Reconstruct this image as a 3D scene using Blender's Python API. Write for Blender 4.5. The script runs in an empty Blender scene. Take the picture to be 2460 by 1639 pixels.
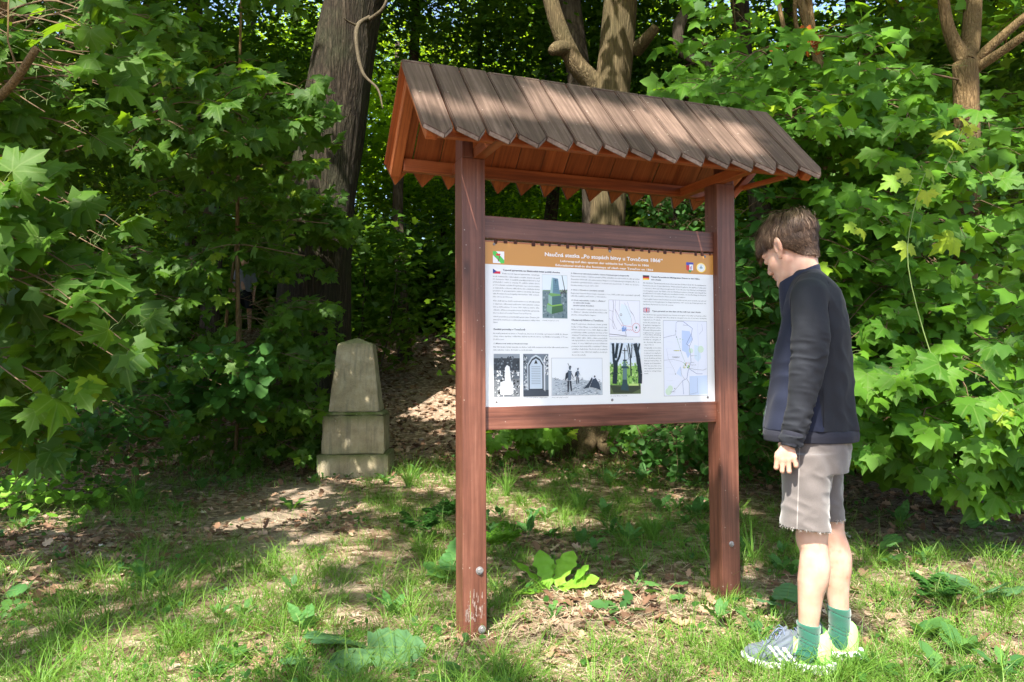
import bpy, bmesh, math
import numpy as np
from mathutils import Matrix, Vector

# ------------------------------------------------------------------ camera, sky, sun, exposure
sc = bpy.context.scene
COL = sc.collection
cam_d = bpy.data.cameras.new("camera")
cam_d.sensor_width = 36.0
cam_d.lens = 36.0 * 1832.0 / 2460.0
cam_d.clip_start = 0.05
cam_d.clip_end = 2000.0
cam = bpy.data.objects.new("camera", cam_d)
COL.objects.link(cam)
_p, _r = 0.0384, -0.0052
_up = Vector((0, -math.sin(_p), math.cos(_p)))
_fw = Vector((0, math.cos(_p), math.sin(_p)))
_x = Vector((1, 0, 0))
_R = _x * math.cos(_r) + _up * math.sin(_r)
_U = -_x * math.sin(_r) + _up * math.cos(_r)
_m = Matrix((_R, _U, -_fw)).transposed().to_4x4()
_m.translation = Vector((0, 0, 1.08))
cam.matrix_world = _m
sc.camera = cam

SUN = Vector((-0.19, -0.571, 0.799)).normalized()      # towards the sun
w = bpy.data.worlds.new("World")
sc.world = w
w.use_nodes = True
wn = w.node_tree
bg = wn.nodes["Background"]
sky = wn.nodes.new("ShaderNodeTexSky")
sky.sky_type = 'NISHITA'
sky.sun_disc = False
sky.sun_elevation = math.asin(SUN.z)
sky.sun_rotation = math.atan2(SUN.x, SUN.y)
sky.air_density = 1.0
sky.dust_density = 1.5
sky.ozone_density = 1.0
wn.links.new(sky.outputs[0], bg.inputs[0])
bg.inputs[1].default_value = 0.145
sun_d = bpy.data.lights.new("sun", 'SUN')
sun_d.energy = 5.0
sun_d.angle = math.radians(0.53)
sun_d.color = (1.0, 0.94, 0.84)
sun = bpy.data.objects.new("sun", sun_d)
COL.objects.link(sun)
sun.rotation_euler = SUN.to_track_quat('Z', 'Y').to_euler()
sun.location = (-4, -12, 17)
vs = sc.view_settings
vs.view_transform = 'Standard'
vs.look = 'None'
vs.gamma = 1.0
vs.exposure = 1.66
vs.use_curve_mapping = False
sc.cycles.max_bounces = 8
sc.cycles.diffuse_bounces = 4
sc.cycles.transmission_bounces = 6
sc.cycles.transparent_max_bounces = 8
sc.cycles.sample_clamp_indirect = 6.0
try:
    sc.cycles.use_denoising = True
except Exception:
    pass

# ------------------------------------------------------------------ helpers
rng = np.random.default_rng(11)
SUNV = np.array(SUN)

def props(o, label=None, cat=None, group=None, kind=None):
    if label: o["label"] = label
    if cat: o["category"] = cat
    if group: o["group"] = group
    if kind: o["kind"] = kind
    return o

def thing(name, label, cat, loc=(0, 0, 0), rz=0.0, group=None):
    o = bpy.data.objects.new(name, None)
    o.empty_display_size = 0.2
    COL.objects.link(o)
    o.location = loc
    o.rotation_euler = (0, 0, rz)
    return props(o, label, cat, group)

def obj(name, me, parent=None, mat=None, M=None, world=False):
    """link one mesh object; world=True: its mesh or M is in world space although it has a parent"""
    o = bpy.data.objects.new(name, me)
    COL.objects.link(o)
    if mat is not None and me is not None and not me.materials:
        me.materials.append(mat)
    if parent is not None:
        o.parent = parent
        if world:
            p = parent
            inv = Matrix.Identity(4)
            while p is not None:
                inv = inv @ p.matrix_basis.inverted()
                p = p.parent
            o.matrix_parent_inverse = inv
    if M is not None:
        o.matrix_basis = M
    return o

def mesh_np(name, V, F, mat=None, smooth=True, uv=None, rnd=None, midx=None):
    """V (n,3); F (m,k) array or list of arrays of differing k"""
    V = np.asarray(V, dtype=np.float32)
    if isinstance(F, np.ndarray):
        F = [F]
    F = [np.asarray(f, dtype=np.int32) for f in F if len(f)]
    me = bpy.data.meshes.new(name)
    me.vertices.add(len(V))
    me.vertices.foreach_set("co", V.ravel())
    loops = np.concatenate([f.ravel() for f in F])
    sizes = np.concatenate([np.full(len(f), f.shape[1], dtype=np.int32) for f in F])
    me.loops.add(len(loops))
    me.loops.foreach_set("vertex_index", loops)
    me.polygons.add(len(sizes))
    starts = np.concatenate([[0], np.cumsum(sizes)[:-1]]).astype(np.int32)
    me.polygons.foreach_set("loop_start", starts)
    if smooth:
        me.polygons.foreach_set("use_smooth", np.ones(len(sizes), dtype=bool))
    if midx is not None:
        me.polygons.foreach_set("material_index", np.asarray(midx, dtype=np.int32))
    if uv is not None:
        u = me.uv_layers.new(name="uv")
        u.data.foreach_set("uv", np.asarray(uv, dtype=np.float32)[loops].ravel())
    if rnd is not None:
        a = me.attributes.new("rnd", 'FLOAT', 'POINT')
        a.data.foreach_set("value", np.asarray(rnd, dtype=np.float32))
    me.update(calc_edges=True)
    if mat is not None:
        for m in (mat if isinstance(mat, (list, tuple)) else [mat]):
            me.materials.append(m)
    return me

def nrm(a):
    a = np.asarray(a, dtype=float)
    return a / np.maximum(np.linalg.norm(a, axis=-1, keepdims=True), 1e-9)

def tube(pts, rad, sides=8, cap=True, noise=None):
    """verts and quads of a tube through pts"""
    P = np.asarray(pts, dtype=float)
    n = len(P)
    R = np.broadcast_to(np.asarray(rad, dtype=float), (n,))
    T = np.gradient(P, axis=0)
    T = nrm(T)
    a = np.array([1.0, 0, 0]) if abs(T[0][0]) < 0.8 else np.array([0, 1.0, 0])
    U = np.zeros_like(P)
    u = nrm(a - T[0] * (a @ T[0]))
    for i in range(n):
        u = u - T[i] * (u @ T[i])
        u = u / max(np.linalg.norm(u), 1e-9)
        U[i] = u
    Wv = np.cross(T, U)
    th = np.linspace(0, 2 * math.pi, sides, endpoint=False)
    rr = R[:, None] * np.ones(sides)[None]
    if noise is not None:
        rr = rr * (1 + noise)
    V = P[:, None] + rr[..., None] * (np.cos(th)[None, :, None] * U[:, None] + np.sin(th)[None, :, None] * Wv[:, None])
    V = V.reshape(-1, 3)
    i = np.arange(n - 1)[:, None] * sides
    j = np.arange(sides)[None]
    j2 = (j + 1) % sides
    F = np.stack([i + j, i + j2, i + sides + j2, i + sides + j], -1).reshape(-1, 4)
    if cap:
        V = np.vstack([V, P[-1:] + T[-1:] * R[-1] * 0.3])
        k = len(V) - 1
        b = (n - 1) * sides
        C = np.array([[b + q, b + (q + 1) % sides, k, k] for q in range(sides)])
        return V, F, C[:, :3]
    return V, F, np.zeros((0, 3), int)

class Acc:
    """collects pieces of mixed tris and quads that become ONE mesh"""
    def __init__(s):
        s.V = []; s.Q = []; s.T = []; s.R = []; s.n = 0
    def add(s, V, Q=None, T=None, r=0.0):
        V = np.asarray(V, dtype=float)
        if Q is not None and len(Q): s.Q.append(np.asarray(Q) + s.n)
        if T is not None and len(T): s.T.append(np.asarray(T) + s.n)
        s.V.append(V); s.n += len(V)
        s.R.append(np.full(len(V), r) if np.isscalar(r) else np.asarray(r))
    def tube(s, pts, rad, sides=5, r=0.0):
        V, Q, T = tube(pts, rad, sides)
        s.add(V, Q, T, r)
    def mesh(s, name, mat, smooth=True):
        F = []
        if s.Q: F.append(np.concatenate(s.Q))
        if s.T: F.append(np.concatenate(s.T))
        return mesh_np(name, np.concatenate(s.V), F, mat, smooth, rnd=np.concatenate(s.R))

def vnoise(P, scale=1.0, seed=0):
    """cheap smooth 3-D value noise in -1..1, vectorised"""
    P = np.asarray(P, dtype=float) * scale + seed * 17.31
    i = np.floor(P).astype(np.int64)
    f = P - i
    f = f * f * (3 - 2 * f)
    out = 0
    for dx in (0, 1):
        for dy in (0, 1):
            for dz in (0, 1):
                h = (i[..., 0] + dx) * 374761393 + (i[..., 1] + dy) * 668265263 + (i[..., 2] + dz) * 2147483647 + seed * 1013
                h = (h ^ (h >> 13)) * 1274126177
                h = (h ^ (h >> 16)) & 0xffff
                wt = (f[..., 0] if dx else 1 - f[..., 0]) * (f[..., 1] if dy else 1 - f[..., 1]) * (f[..., 2] if dz else 1 - f[..., 2])
                out = out + wt * (h / 32767.5 - 1)
    return out

def smooth01(a, b, x):
    t = np.clip((x - a) / (b - a), 0, 1)
    return t * t * (3 - 2 * t)

def zt(x, y):
    """height of the ground"""
    x = np.asarray(x, dtype=float); y = np.asarray(y, dtype=float)
    z = 0.02 * np.clip(y - 2.7, 0, 8)
    z = z + smooth01(9.0 + 0.12 * np.abs(x + 1.2), 16.5, y) * 1.70
    z = z - smooth01(20, 34, y) * 1.2
    z = z + smooth01(2.2, 6.0, x) * smooth01(3.0, 6.5, y) * 0.10
    z = z + smooth01(2.4, 5.0, -x) * smooth01(4.0, 7, y) * 0.08
    P = np.stack([x, y, np.zeros_like(x)], -1)
    nb_ = smooth01(0.3, 1.2, np.hypot(x + 0.1, y - 3.1)) * smooth01(0.25, 0.9, np.hypot(x - 1.1, y - 2.85))
    z = z + 0.022 * vnoise(P, 1.1, 3) * nb_ + 0.006 * vnoise(P, 5.0, 4) * nb_
    z = z + 0.016 * np.exp(-((x - 1.1) ** 2 + (y - 2.85) ** 2) / 0.2)
    return z

# ------------------------------------------------------------------ materials
def new_mat(name):
    m = bpy.data.materials.new(name)
    m.use_nodes = True
    nt = m.node_tree
    return m, nt, nt.nodes["Principled BSDF"]

def N(nt, t, **kw):
    n = nt.nodes.new(t)
    for k, v in kw.items():
        if k.startswith('i_'):
            key = k[2:]
            n.inputs[int(key) if key.isdigit() else key].default_value = v
        else:
            setattr(n, k, v)
    return n

def mathn(nt, op, a, b=None, clamp=False):
    n = nt.nodes.new("ShaderNodeMath"); n.operation = op; n.use_clamp = clamp
    for i, v in enumerate((a, b)):
        if v is None: continue
        if isinstance(v, (int, float)): n.inputs[i].default_value = v
        else: nt.links.new(v, n.inputs[i])
    return n.outputs[0]

def ramp(nt, fac, stops, interp='LINEAR'):
    r = nt.nodes.new("ShaderNodeValToRGB")
    r.color_ramp.interpolation = interp
    e = r.color_ramp.elements
    while len(e) < len(stops): e.new(0.5)
    for k, (p, c) in enumerate(stops):
        e[k].position = p
        e[k].color = (c[0], c[1], c[2], 1) if len(c) == 3 else c
    nt.links.new(fac, r.inputs[0])
    return r.outputs[0]

def mixc(nt, fac, a, b, mode='MIX'):
    n = nt.nodes.new("ShaderNodeMix"); n.data_type = 'RGBA'; n.blend_type = mode
    for s, v in ((n.inputs[0], fac), (n.inputs[6], a), (n.inputs[7], b)):
        if isinstance(v, (int, float)): s.default_value = v
        elif isinstance(v, tuple): s.default_value = (v[0], v[1], v[2], 1)
        else: nt.links.new(v, s)
    return n.outputs[2]

def bump(nt, bs, h, strength, dist=0.01):
    b = N(nt, "ShaderNodeBump")
    b.inputs["Strength"].default_value = strength
    b.inputs["Distance"].default_value = dist
    nt.links.new(h, b.inputs["Height"])
    nt.links.new(b.outputs[0], bs.inputs["Normal"])

def plain(name, col, rough=0.6, spec=0.3, metal=0.0, nscale=0, namt=0.25, bmp=0.0):
    m, nt, bs = new_mat(name)
    bs.inputs["Roughness"].default_value = rough
    bs.inputs["Specular IOR Level"].default_value = spec
    bs.inputs["Metallic"].default_value = metal
    bs.inputs["Base Color"].default_value = (*col, 1)
    if nscale:
        tc = N(nt, "ShaderNodeTexCoord")
        no = N(nt, "ShaderNodeTexNoise", i_Scale=nscale, i_Detail=6.0)
        nt.links.new(tc.outputs["Object"], no.inputs["Vector"])
        c = ramp(nt, no.outputs[0], [(0.25, tuple(v * (1 - namt) for v in col)), (0.75, tuple(min(1, v * (1 + namt)) for v in col))])
        nt.links.new(c, bs.inputs["Base Color"])
        if bmp: bump(nt, bs, no.outputs[0], bmp)
    return m

def wood(name, dark, mid, light, rough=0.5, spec=0.4, grain=1.0, specks=0.0, bstr=0.5, coat=0.0):
    """grain runs along the object's local X"""
    m, nt, bs = new_mat(name)
    tc = N(nt, "ShaderNodeTexCoord")
    oi = N(nt, "ShaderNodeObjectInfo")
    off = N(nt, "ShaderNodeVectorMath", operation='MULTIPLY_ADD')
    cb = N(nt, "ShaderNodeCombineXYZ")
    for k in range(3): nt.links.new(oi.outputs["Random"], cb.inputs[k])
    nt.links.new(cb.outputs[0], off.inputs[0])
    off.inputs[1].default_value = (31.0, 17.0, 9.0)
    nt.links.new(tc.outputs["Object"], off.inputs[2])
    mp = N(nt, "ShaderNodeMapping")
    mp.inputs["Scale"].default_value = (3.0, 90.0, 90.0)
    nt.links.new(off.outputs[0], mp.inputs[0])
    n1 = N(nt, "ShaderNodeTexNoise", i_Scale=1.0, i_Detail=5.0, i_Roughness=0.6)
    nt.links.new(mp.outputs[0], n1.inputs["Vector"])
    mp2 = N(nt, "ShaderNodeMapping")
    mp2.inputs["Scale"].default_value = (1.2, 22.0, 22.0)
    nt.links.new(off.outputs[0], mp2.inputs[0])
    n2 = N(nt, "ShaderNodeTexNoise", i_Scale=1.0, i_Detail=3.0, i_Distortion=0.6)
    nt.links.new(mp2.outputs[0], n2.inputs["Vector"])
    g = mathn(nt, 'ADD', mathn(nt, 'MULTIPLY', n1.outputs[0], 0.6), mathn(nt, 'MULTIPLY', n2.outputs[0], 0.4))
    c = ramp(nt, g, [(0.36, dark), (0.5, mid), (0.66, light)])
    n3 = N(nt, "ShaderNodeTexNoise", i_Scale=9.0, i_Detail=6.0, i_Roughness=0.65)
    nt.links.new(off.outputs[0], n3.inputs["Vector"])
    c = mixc(nt, ramp(nt, n3.outputs[0], [(0.35, (0, 0, 0)), (0.75, (0.55,) * 3)]), c, tuple(v * 0.55 for v in mid))
    kv = N(nt, "ShaderNodeMapping"); kv.inputs["Scale"].default_value = (3.2, 8.5, 8.5)
    nt.links.new(off.outputs[0], kv.inputs[0])
    kn = N(nt, "ShaderNodeTexVoronoi", i_Scale=1.0); nt.links.new(kv.outputs[0], kn.inputs["Vector"])
    c = mixc(nt, ramp(nt, kn.outputs["Distance"], [(0.05, (0.75,) * 3), (0.13, (0.25,) * 3), (0.17, (0, 0, 0))]), c, tuple(v * 0.45 for v in dark))
    if specks:
        vo = N(nt, "ShaderNodeTexVoronoi", i_Scale=34.0)
        nt.links.new(off.outputs[0], vo.inputs["Vector"])
        sp = ramp(nt, vo.outputs["Distance"], [(0.05, (specks,) * 3), (0.11, (0, 0, 0))])
        n4 = N(nt, "ShaderNodeTexNoise", i_Scale=14.0)
        nt.links.new(off.outputs[0], n4.inputs["Vector"])
        sp = mixc(nt, 1.0, sp, ramp(nt, n4.outputs[0], [(0.5, (0, 0, 0)), (0.6, (1, 1, 1))]), 'MULTIPLY')
        c = mixc(nt, sp, c, (0.42, 0.36, 0.30))
    v = mixc(nt, 1.0, c, ramp(nt, oi.outputs["Random"], [(0, (0.78,) * 3), (1, (1.18,) * 3)]), 'MULTIPLY')
    nt.links.new(v, bs.inputs["Base Color"])
    bs.inputs["Roughness"].default_value = rough
    bs.inputs["Specular IOR Level"].default_value = spec
    bs.inputs["Coat Weight"].default_value = coat
    bs.inputs["Coat Roughness"].default_value = 0.35
    bump(nt, bs, g, bstr, 0.004)
    return m

def leaf_mat(name, c_lo, c_hi, trans, per_object=False, tr=0.42, rough=0.56, vein=False, yellow=None):
    m, nt, bs = new_mat(name)
    if per_object:
        oi = N(nt, "ShaderNodeObjectInfo"); fac = oi.outputs["Random"]
    else:
        at = N(nt, "ShaderNodeAttribute", attribute_name="rnd"); fac = at.outputs["Fac"]
    stops = [(0.0, c_lo), (0.93, c_hi)]
    if yellow: stops[-1] = (0.975, c_hi); stops.append((0.995, yellow))
    col = ramp(nt, fac, stops)
    tcol = ramp(nt, fac, [(0.0, tuple(v * 0.75 for v in trans)), (1.0, trans)])
    if vein:
        uvn = N(nt, "ShaderNodeUVMap", uv_map="uv")
        sx = N(nt, "ShaderNodeSeparateXYZ")
        nt.links.new(uvn.outputs[0], sx.inputs[0])
        x, y = sx.outputs[0], sx.outputs[1]
        ang = mathn(nt, 'ARCTAN2', x, y)
        q = mathn(nt, 'DIVIDE', ang, 0.82)
        fr = mathn(nt, 'ABSOLUTE', mathn(nt, 'SUBTRACT', q, mathn(nt, 'ROUND', q)))
        rr = mathn(nt, 'SQRT', mathn(nt, 'ADD', mathn(nt, 'MULTIPLY', x, x), mathn(nt, 'MULTIPLY', y, y)))
        d = mathn(nt, 'MULTIPLY', mathn(nt, 'MULTIPLY', fr, rr), 0.82)
        vm = ramp(nt, d, [(0.010, (1, 1, 1)), (0.022, (0, 0, 0))])
        no = N(nt, "ShaderNodeTexNoise", i_Scale=7.0, i_Detail=4.0)
        nt.links.new(uvn.outputs[0], no.inputs["Vector"])
        col = mixc(nt, mathn(nt, 'MULTIPLY', no.outputs[0], 0.5), col, mixc(nt, 1.0, col, (0.55, 0.6, 0.5), 'MULTIPLY'))
        col = mixc(nt, mathn(nt, 'MULTIPLY', vm, 0.45), col, (0.16, 0.24, 0.06))
        bump(nt, bs, no.outputs[0], 0.25, 0.004)
    nt.links.new(col, bs.inputs["Base Color"])
    bs.inputs["Roughness"].default_value = rough
    bs.inputs["Specular IOR Level"].default_value = 0.22
    tb = N(nt, "ShaderNodeBsdfTranslucent")
    nt.links.new(tcol, tb.inputs[0])
    mx = N(nt, "ShaderNodeMixShader")
    mx.inputs[0].default_value = tr
    nt.links.new(bs.outputs[0], mx.inputs[1])
    nt.links.new(tb.outputs[0], mx.inputs[2])
    nt.links.new(mx.outputs[0], nt.nodes["Material Output"].inputs[0])
    return m

def bark(name, dark, mid, light, sz=1.0, bstr=1.0, stretch=0.18, moss=None):
    m, nt, bs = new_mat(name)
    tc = N(nt, "ShaderNodeTexCoord")
    mp = N(nt, "ShaderNodeMapping")
    mp.inputs["Scale"].default_value = (sz, sz, sz * stretch)
    nt.links.new(tc.outputs["Object"], mp.inputs[0])
    nd = N(nt, "ShaderNodeTexNoise", i_Scale=4.0, i_Detail=3.0)
    nt.links.new(mp.outputs[0], nd.inputs["Vector"])
    ad = N(nt, "ShaderNodeVectorMath", operation='MULTIPLY_ADD')
    nt.links.new(nd.outputs["Color"], ad.inputs[0]); ad.inputs[1].default_value = (0.22,) * 3
    nt.links.new(mp.outputs[0], ad.inputs[2])
    rg = N(nt, "ShaderNodeTexNoise", i_Scale=13.0, i_Detail=3.0, i_Roughness=0.55)
    nt.links.new(ad.outputs[0], rg.inputs["Vector"])
    ridge = mathn(nt, 'MULTIPLY', mathn(nt, 'ABSOLUTE', mathn(nt, 'SUBTRACT', rg.outputs[0], 0.5)), 5.0, True)
    vo = N(nt, "ShaderNodeTexVoronoi", i_Scale=22.0, feature='DISTANCE_TO_EDGE')
    nt.links.new(ad.outputs[0], vo.inputs["Vector"])
    no = N(nt, "ShaderNodeTexNoise", i_Scale=30.0, i_Detail=7.0, i_Roughness=0.72)
    nt.links.new(mp.outputs[0], no.inputs["Vector"])
    h = mathn(nt, 'ADD', mathn(nt, 'MULTIPLY', ridge, 0.38), mathn(nt, 'MULTIPLY', no.outputs[0], 0.55))
    h = mathn(nt, 'ADD', h, mathn(nt, 'MULTIPLY', mathn(nt, 'MINIMUM', mathn(nt, 'MULTIPLY', vo.outputs["Distance"], 4.0), 1.0), 0.10))
    c = ramp(nt, h, [(0.22, dark), (0.5, mid), (0.95, light)])
    n2 = N(nt, "ShaderNodeTexNoise", i_Scale=2.2, i_Detail=3.0)
    nt.links.new(tc.outputs["Object"], n2.inputs["Vector"])
    c = mixc(nt, ramp(nt, n2.outputs[0], [(0.4, (0, 0, 0)), (0.7, (0.6,) * 3)]), c, moss or tuple(v * 0.6 for v in mid))
    nt.links.new(c, bs.inputs["Base Color"])
    bs.inputs["Roughness"].default_value = 0.85
    bs.inputs["Specular IOR Level"].default_value = 0.2
    bump(nt, bs, h, bstr, 0.03)
    return m

M = {}
M['post'] = wood('stained_post_wood', (0.085, 0.028, 0.016), (0.150, 0.053, 0.032), (0.22, 0.090, 0.058), rough=0.46, spec=0.5, specks=0.75, bstr=0.45)
M['rail'] = wood('stained_rail_wood', (0.075, 0.024, 0.015), (0.155, 0.056, 0.035), (0.23, 0.096, 0.064), rough=0.44, spec=0.55, specks=0.6, bstr=0.45)
M['under'] = wood('bright_stained_wood', (0.17, 0.045, 0.013), (0.32, 0.085, 0.022), (0.42, 0.13, 0.04), rough=0.5, spec=0.35, bstr=0.2)
M['shingle'] = wood('weathered_roof_wood', (0.062, 0.039, 0.029), (0.115, 0.074, 0.056), (0.195, 0.133, 0.104), rough=0.8, spec=0.22, specks=0.9, bstr=0.6)
M['oldend'] = wood('bleached_board_end', (0.16, 0.12, 0.10), (0.27, 0.21, 0.18), (0.38, 0.31, 0.27), rough=0.8, bstr=0.8)
M['steel'] = plain('galvanised_steel', (0.30, 0.29, 0.29), 0.62, 0.5, 0.7, 120, 0.45)
M['iron'] = plain('dark_iron', (0.03, 0.028, 0.03), 0.5, 0.4, 0.6)
M['panel'] = plain('printed_panel_white', (0.80, 0.82, 0.84), 0.32, 0.5)
# ------------------------------------------------------------------ ground
def axis_pts():
    xs = np.concatenate([np.arange(-5, 5, 0.07), np.arange(5, 16, 0.35), np.arange(16, 60, 2.5), np.geomspace(60, 900, 14)])
    neg = -np.concatenate([np.arange(5, 16, 0.35), np.arange(16, 60, 2.5), np.geomspace(60, 900, 14)])[::-1]
    return np.concatenate([neg, xs])
gx = axis_pts()
gy = np.concatenate([-np.geomspace(900, 8, 16), np.arange(-7, 1.6, 0.5), np.arange(1.8, 9, 0.07), np.arange(9, 20, 0.2), np.arange(20, 60, 2), np.geomspace(60, 900, 14)])
GX, GY = np.meshgrid(gx, gy)
GZ = zt(GX, GY)
Vg = np.stack([GX, GY, GZ], -1).reshape(-1, 3)
nx, ny = len(gx), len(gy)
ii = (np.arange(ny - 1)[:, None] * nx + np.arange(nx - 1)[None]).reshape(-1)
Fg = np.stack([ii, ii + 1, ii + nx + 1, ii + nx], -1)

def soil_mat():
    m, nt, bs = new_mat('woodland_soil')
    tc = N(nt, "ShaderNodeTexCoord")
    pos = tc.outputs["Object"]
    vo = N(nt, "ShaderNodeTexVoronoi", i_Scale=24.0); nt.links.new(pos, vo.inputs["Vector"])
    n1 = N(nt, "ShaderNodeTexNoise", i_Scale=60.0, i_Detail=8.0, i_Roughness=0.7); nt.links.new(pos, n1.inputs["Vector"])
    n2 = N(nt, "ShaderNodeTexNoise", i_Scale=1.3, i_Detail=4.0); nt.links.new(pos, n2.inputs["Vector"])
    sx = N(nt, "ShaderNodeSeparateColor"); nt.links.new(vo.outputs["Color"], sx.inputs[0])
    lit = ramp(nt, sx.outputs[0], [(0.0, (0.09, 0.056, 0.035)), (0.45, (0.20, 0.132, 0.086)), (0.8, (0.32, 0.225, 0.16)), (1.0, (0.44, 0.34, 0.26))])
    soil = ramp(nt, n1.outputs[0], [(0.3, (0.18, 0.135, 0.098)), (0.7, (0.38, 0.305, 0.235))])
    at = N(nt, "ShaderNodeAttribute", attribute_name="rnd")
    k = mathn(nt, 'ADD', at.outputs["Fac"], mathn(nt, 'MULTIPLY', mathn(nt, 'SUBTRACT', n2.outputs[0], 0.5), 1.2), True)
    c = mixc(nt, k, soil, lit)
    nt.links.new(c, bs.inputs["Base Color"])
    bs.inputs["Roughness"].default_value = 0.95
    bs.inputs["Specular IOR Level"].default_value = 0.1
    h = mathn(nt, 'ADD', mathn(nt, 'MULTIPLY', n1.outputs[0], 0.7), mathn(nt, 'MULTIPLY', vo.outputs["Distance"], 0.6))
    bump(nt, bs, h, 0.9, 0.02)
    return m
M['soil'] = soil_mat()

BARE = [(-1.8, 5.4, 0.42), (-1.75, 6.5, 0.38), (-1.4, 4.6, 0.32), (-0.85, 3.95, 0.28), (-1.45, 6.0, 0.32), (-1.5, 11, 1.2), (-1.3, 13, 1.1), (-1.3, 15.5, 1.6), (-1.35, 9.0, 0.9)]
def barefac(x, y):
    f = np.zeros_like(np.asarray(x, dtype=float))
    for bx, by, r in BARE:
        f = np.maximum(f, np.exp(-(((x - bx) / r) ** 2 + ((y - by) / (r * 1.15)) ** 2) ** 1.5))
    return f
rnd_g = 1.0 - barefac(Vg[:, 0], Vg[:, 1]) * (0.95 - 0.6 * smooth01(7.5, 9.0, Vg[:, 1]))
gme = mesh_np('ground', Vg, Fg, M['soil'], True, rnd=rnd_g)
ground = obj('ground', gme)
props(ground, kind='structure')

# ------------------------------------------------------------------ notice board (local frame: x along the board, y away from the camera side)
BL, BY = (-0.2012, 3.0824), 0.3771
board = thing('notice_board', 'roofed brown timber information board with printed trail panel on two posts', 'notice board', (BL[0], BL[1], 0), BY)
PW, PD, GAP = 0.1008, 0.0957, 1.1503
XR = PW + GAP
REC = 0.0327

def box_me(name, L, W, T, bev=0.004, mat=None):
    bm = bmesh.new()
    bmesh.ops.create_cube(bm, size=1.0)
    for v in bm.verts: v.co = Vector((v.co.x * L, v.co.y * W, v.co.z * T))
    if bev: bmesh.ops.bevel(bm, geom=list(bm.edges), offset=bev, segments=2, affect='EDGES', profile=0.6)
    me = bpy.data.meshes.new(name); bm.to_mesh(me); bm.free()
    if mat: me.materials.append(mat)
    return me

def beam(name, a, b, W, T, mat, parent, up=(0, 0, 1), bev=0.004):
    """box from a to b: local X along it, T measured along 'up', W across"""
    a = Vector(a); b = Vector(b)
    d = (b - a); L = d.length; x = d.normalized()
    z = Vector(up); z = (z - x * z.dot(x)).normalized(); y = z.cross(x)
    Mx = Matrix((x, y, z)).transposed().to_4x4(); Mx.translation = (a + b) / 2
    return obj(name, box_me(name, L, W, T, bev, mat), parent, M=Mx)

yc = PD / 2
def bolt(parent_post, x, z, r=0.011):
    bm = bmesh.new()
    bmesh.ops.create_cone(bm, cap_ends=True, segments=20, radius1=r * 1.45, radius2=r * 1.45, depth=0.003)
    g = bmesh.ops.create_cone(bm, cap_ends=True, segments=6, radius1=r, radius2=r * 0.9, depth=0.008)
    for v in g['verts']: v.co.z += 0.0055
    bmesh.ops.bevel(bm, geom=[e for e in bm.edges], offset=0.0006, segments=1, affect='EDGES')
    me = bpy.data.meshes.new('bolt'); bm.to_mesh(me); bm.free(); me.materials.append(M['steel'])
    Mw = Matrix.Translation((x, -0.0015, z)) @ Matrix.Rotation(math.pi / 2, 4, 'X')
    # child of the post: express in the post's frame
    return obj('bolt', me, parent_post, M=parent_post.matrix_basis.inverted() @ Mw)

post_z1 = 1.952
postL = beam('post', (PW / 2, yc, -0.25), (PW / 2, yc, post_z1), PD, PW, M['post'], board, up=(1, 0, 0))
postR = beam('post', (XR + PW / 2, yc, -0.25), (XR + PW / 2, yc, post_z1), PD, PW, M['post'], board, up=(1, 0, 0))
bolt(postL, 0.0704, 0.2737); bolt(postL, 0.080, 0.039); bolt(postR, 1.3029, 0.2719, 0.009)
# worn pale scrape near the foot of the near post: flaked stain, thin raised scab
wm = plain('flaked_stain', (0.26, 0.19, 0.16), 0.85, 0.2, nscale=90, namt=0.45)
acc = Acc()
for k in range(120):
    cx = 0.010 + rng.random() * 0.080; cz = 0.070 + abs(rng.normal()) * 0.050
    if cz > 0.20 or cz < 0.03 or rng.random() < 0.35 + abs(cx - 0.03) * 4: continue
    w_, h_ = 0.0008 + rng.random() * 0.0022, 0.004 + rng.random() * 0.020
    acc.add([(cx - w_, -0.0006, cz), (cx + w_ * 0.6, -0.0006, cz - h_ * 0.3), (cx + w_, -0.0006, cz + h_), (cx - w_ * 0.4, -0.0006, cz + h_ * 0.8)], Q=[(0, 1, 2, 3)])
pl_ = obj('worn_patch', acc.mesh('worn_patch', wm, False), postL, M=postL.matrix_basis.inverted())
# steel ground anchors on the inner faces
beam('ground_anchor', (PW + 0.0045, yc - 0.005, -0.2), (PW + 0.0045, yc - 0.005, 0.335), 0.05, 0.007, M['iron'], board, up=(1, 0, 0), bev=0.001)
beam('ground_anchor', (XR + PW + 0.0045, yc, -0.2), (XR + PW + 0.0045, yc, 0.335), 0.05, 0.007, M['iron'], board, up=(1, 0, 0), bev=0.001)
# rails
rt = 0.045
beam('rail', (PW - 0.001, REC - 0.002 + rt / 2, 1.6777), (XR + 0.001, REC - 0.002 + rt / 2, 1.6777), rt, 0.095, M['rail'], board)
beam('rail', (PW - 0.001, REC - 0.006 + rt / 2, 0.8818), (XR + 0.001, REC - 0.006 + rt / 2, 0.8818), rt, 0.095, M['rail'], board)
# cross arms over the posts, laid front to back
for x0 in (0.076, XR + 0.026):
    beam('cross_arm', (x0, yc - 0.298, 1.975), (x0, yc + 0.298, 1.975), 0.048, 0.045, M['under'], board)
beam('post_tongue', (0.026, yc, 1.953), (0.026, yc, 2.07), 0.09, 0.049, M['post'], board, up=(1, 0, 0))
beam('post_tongue', (XR + 0.076, yc, 1.953), (XR + 0.076, yc, 2.07), 0.09, 0.049, M['post'], board, up=(1, 0, 0))
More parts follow.
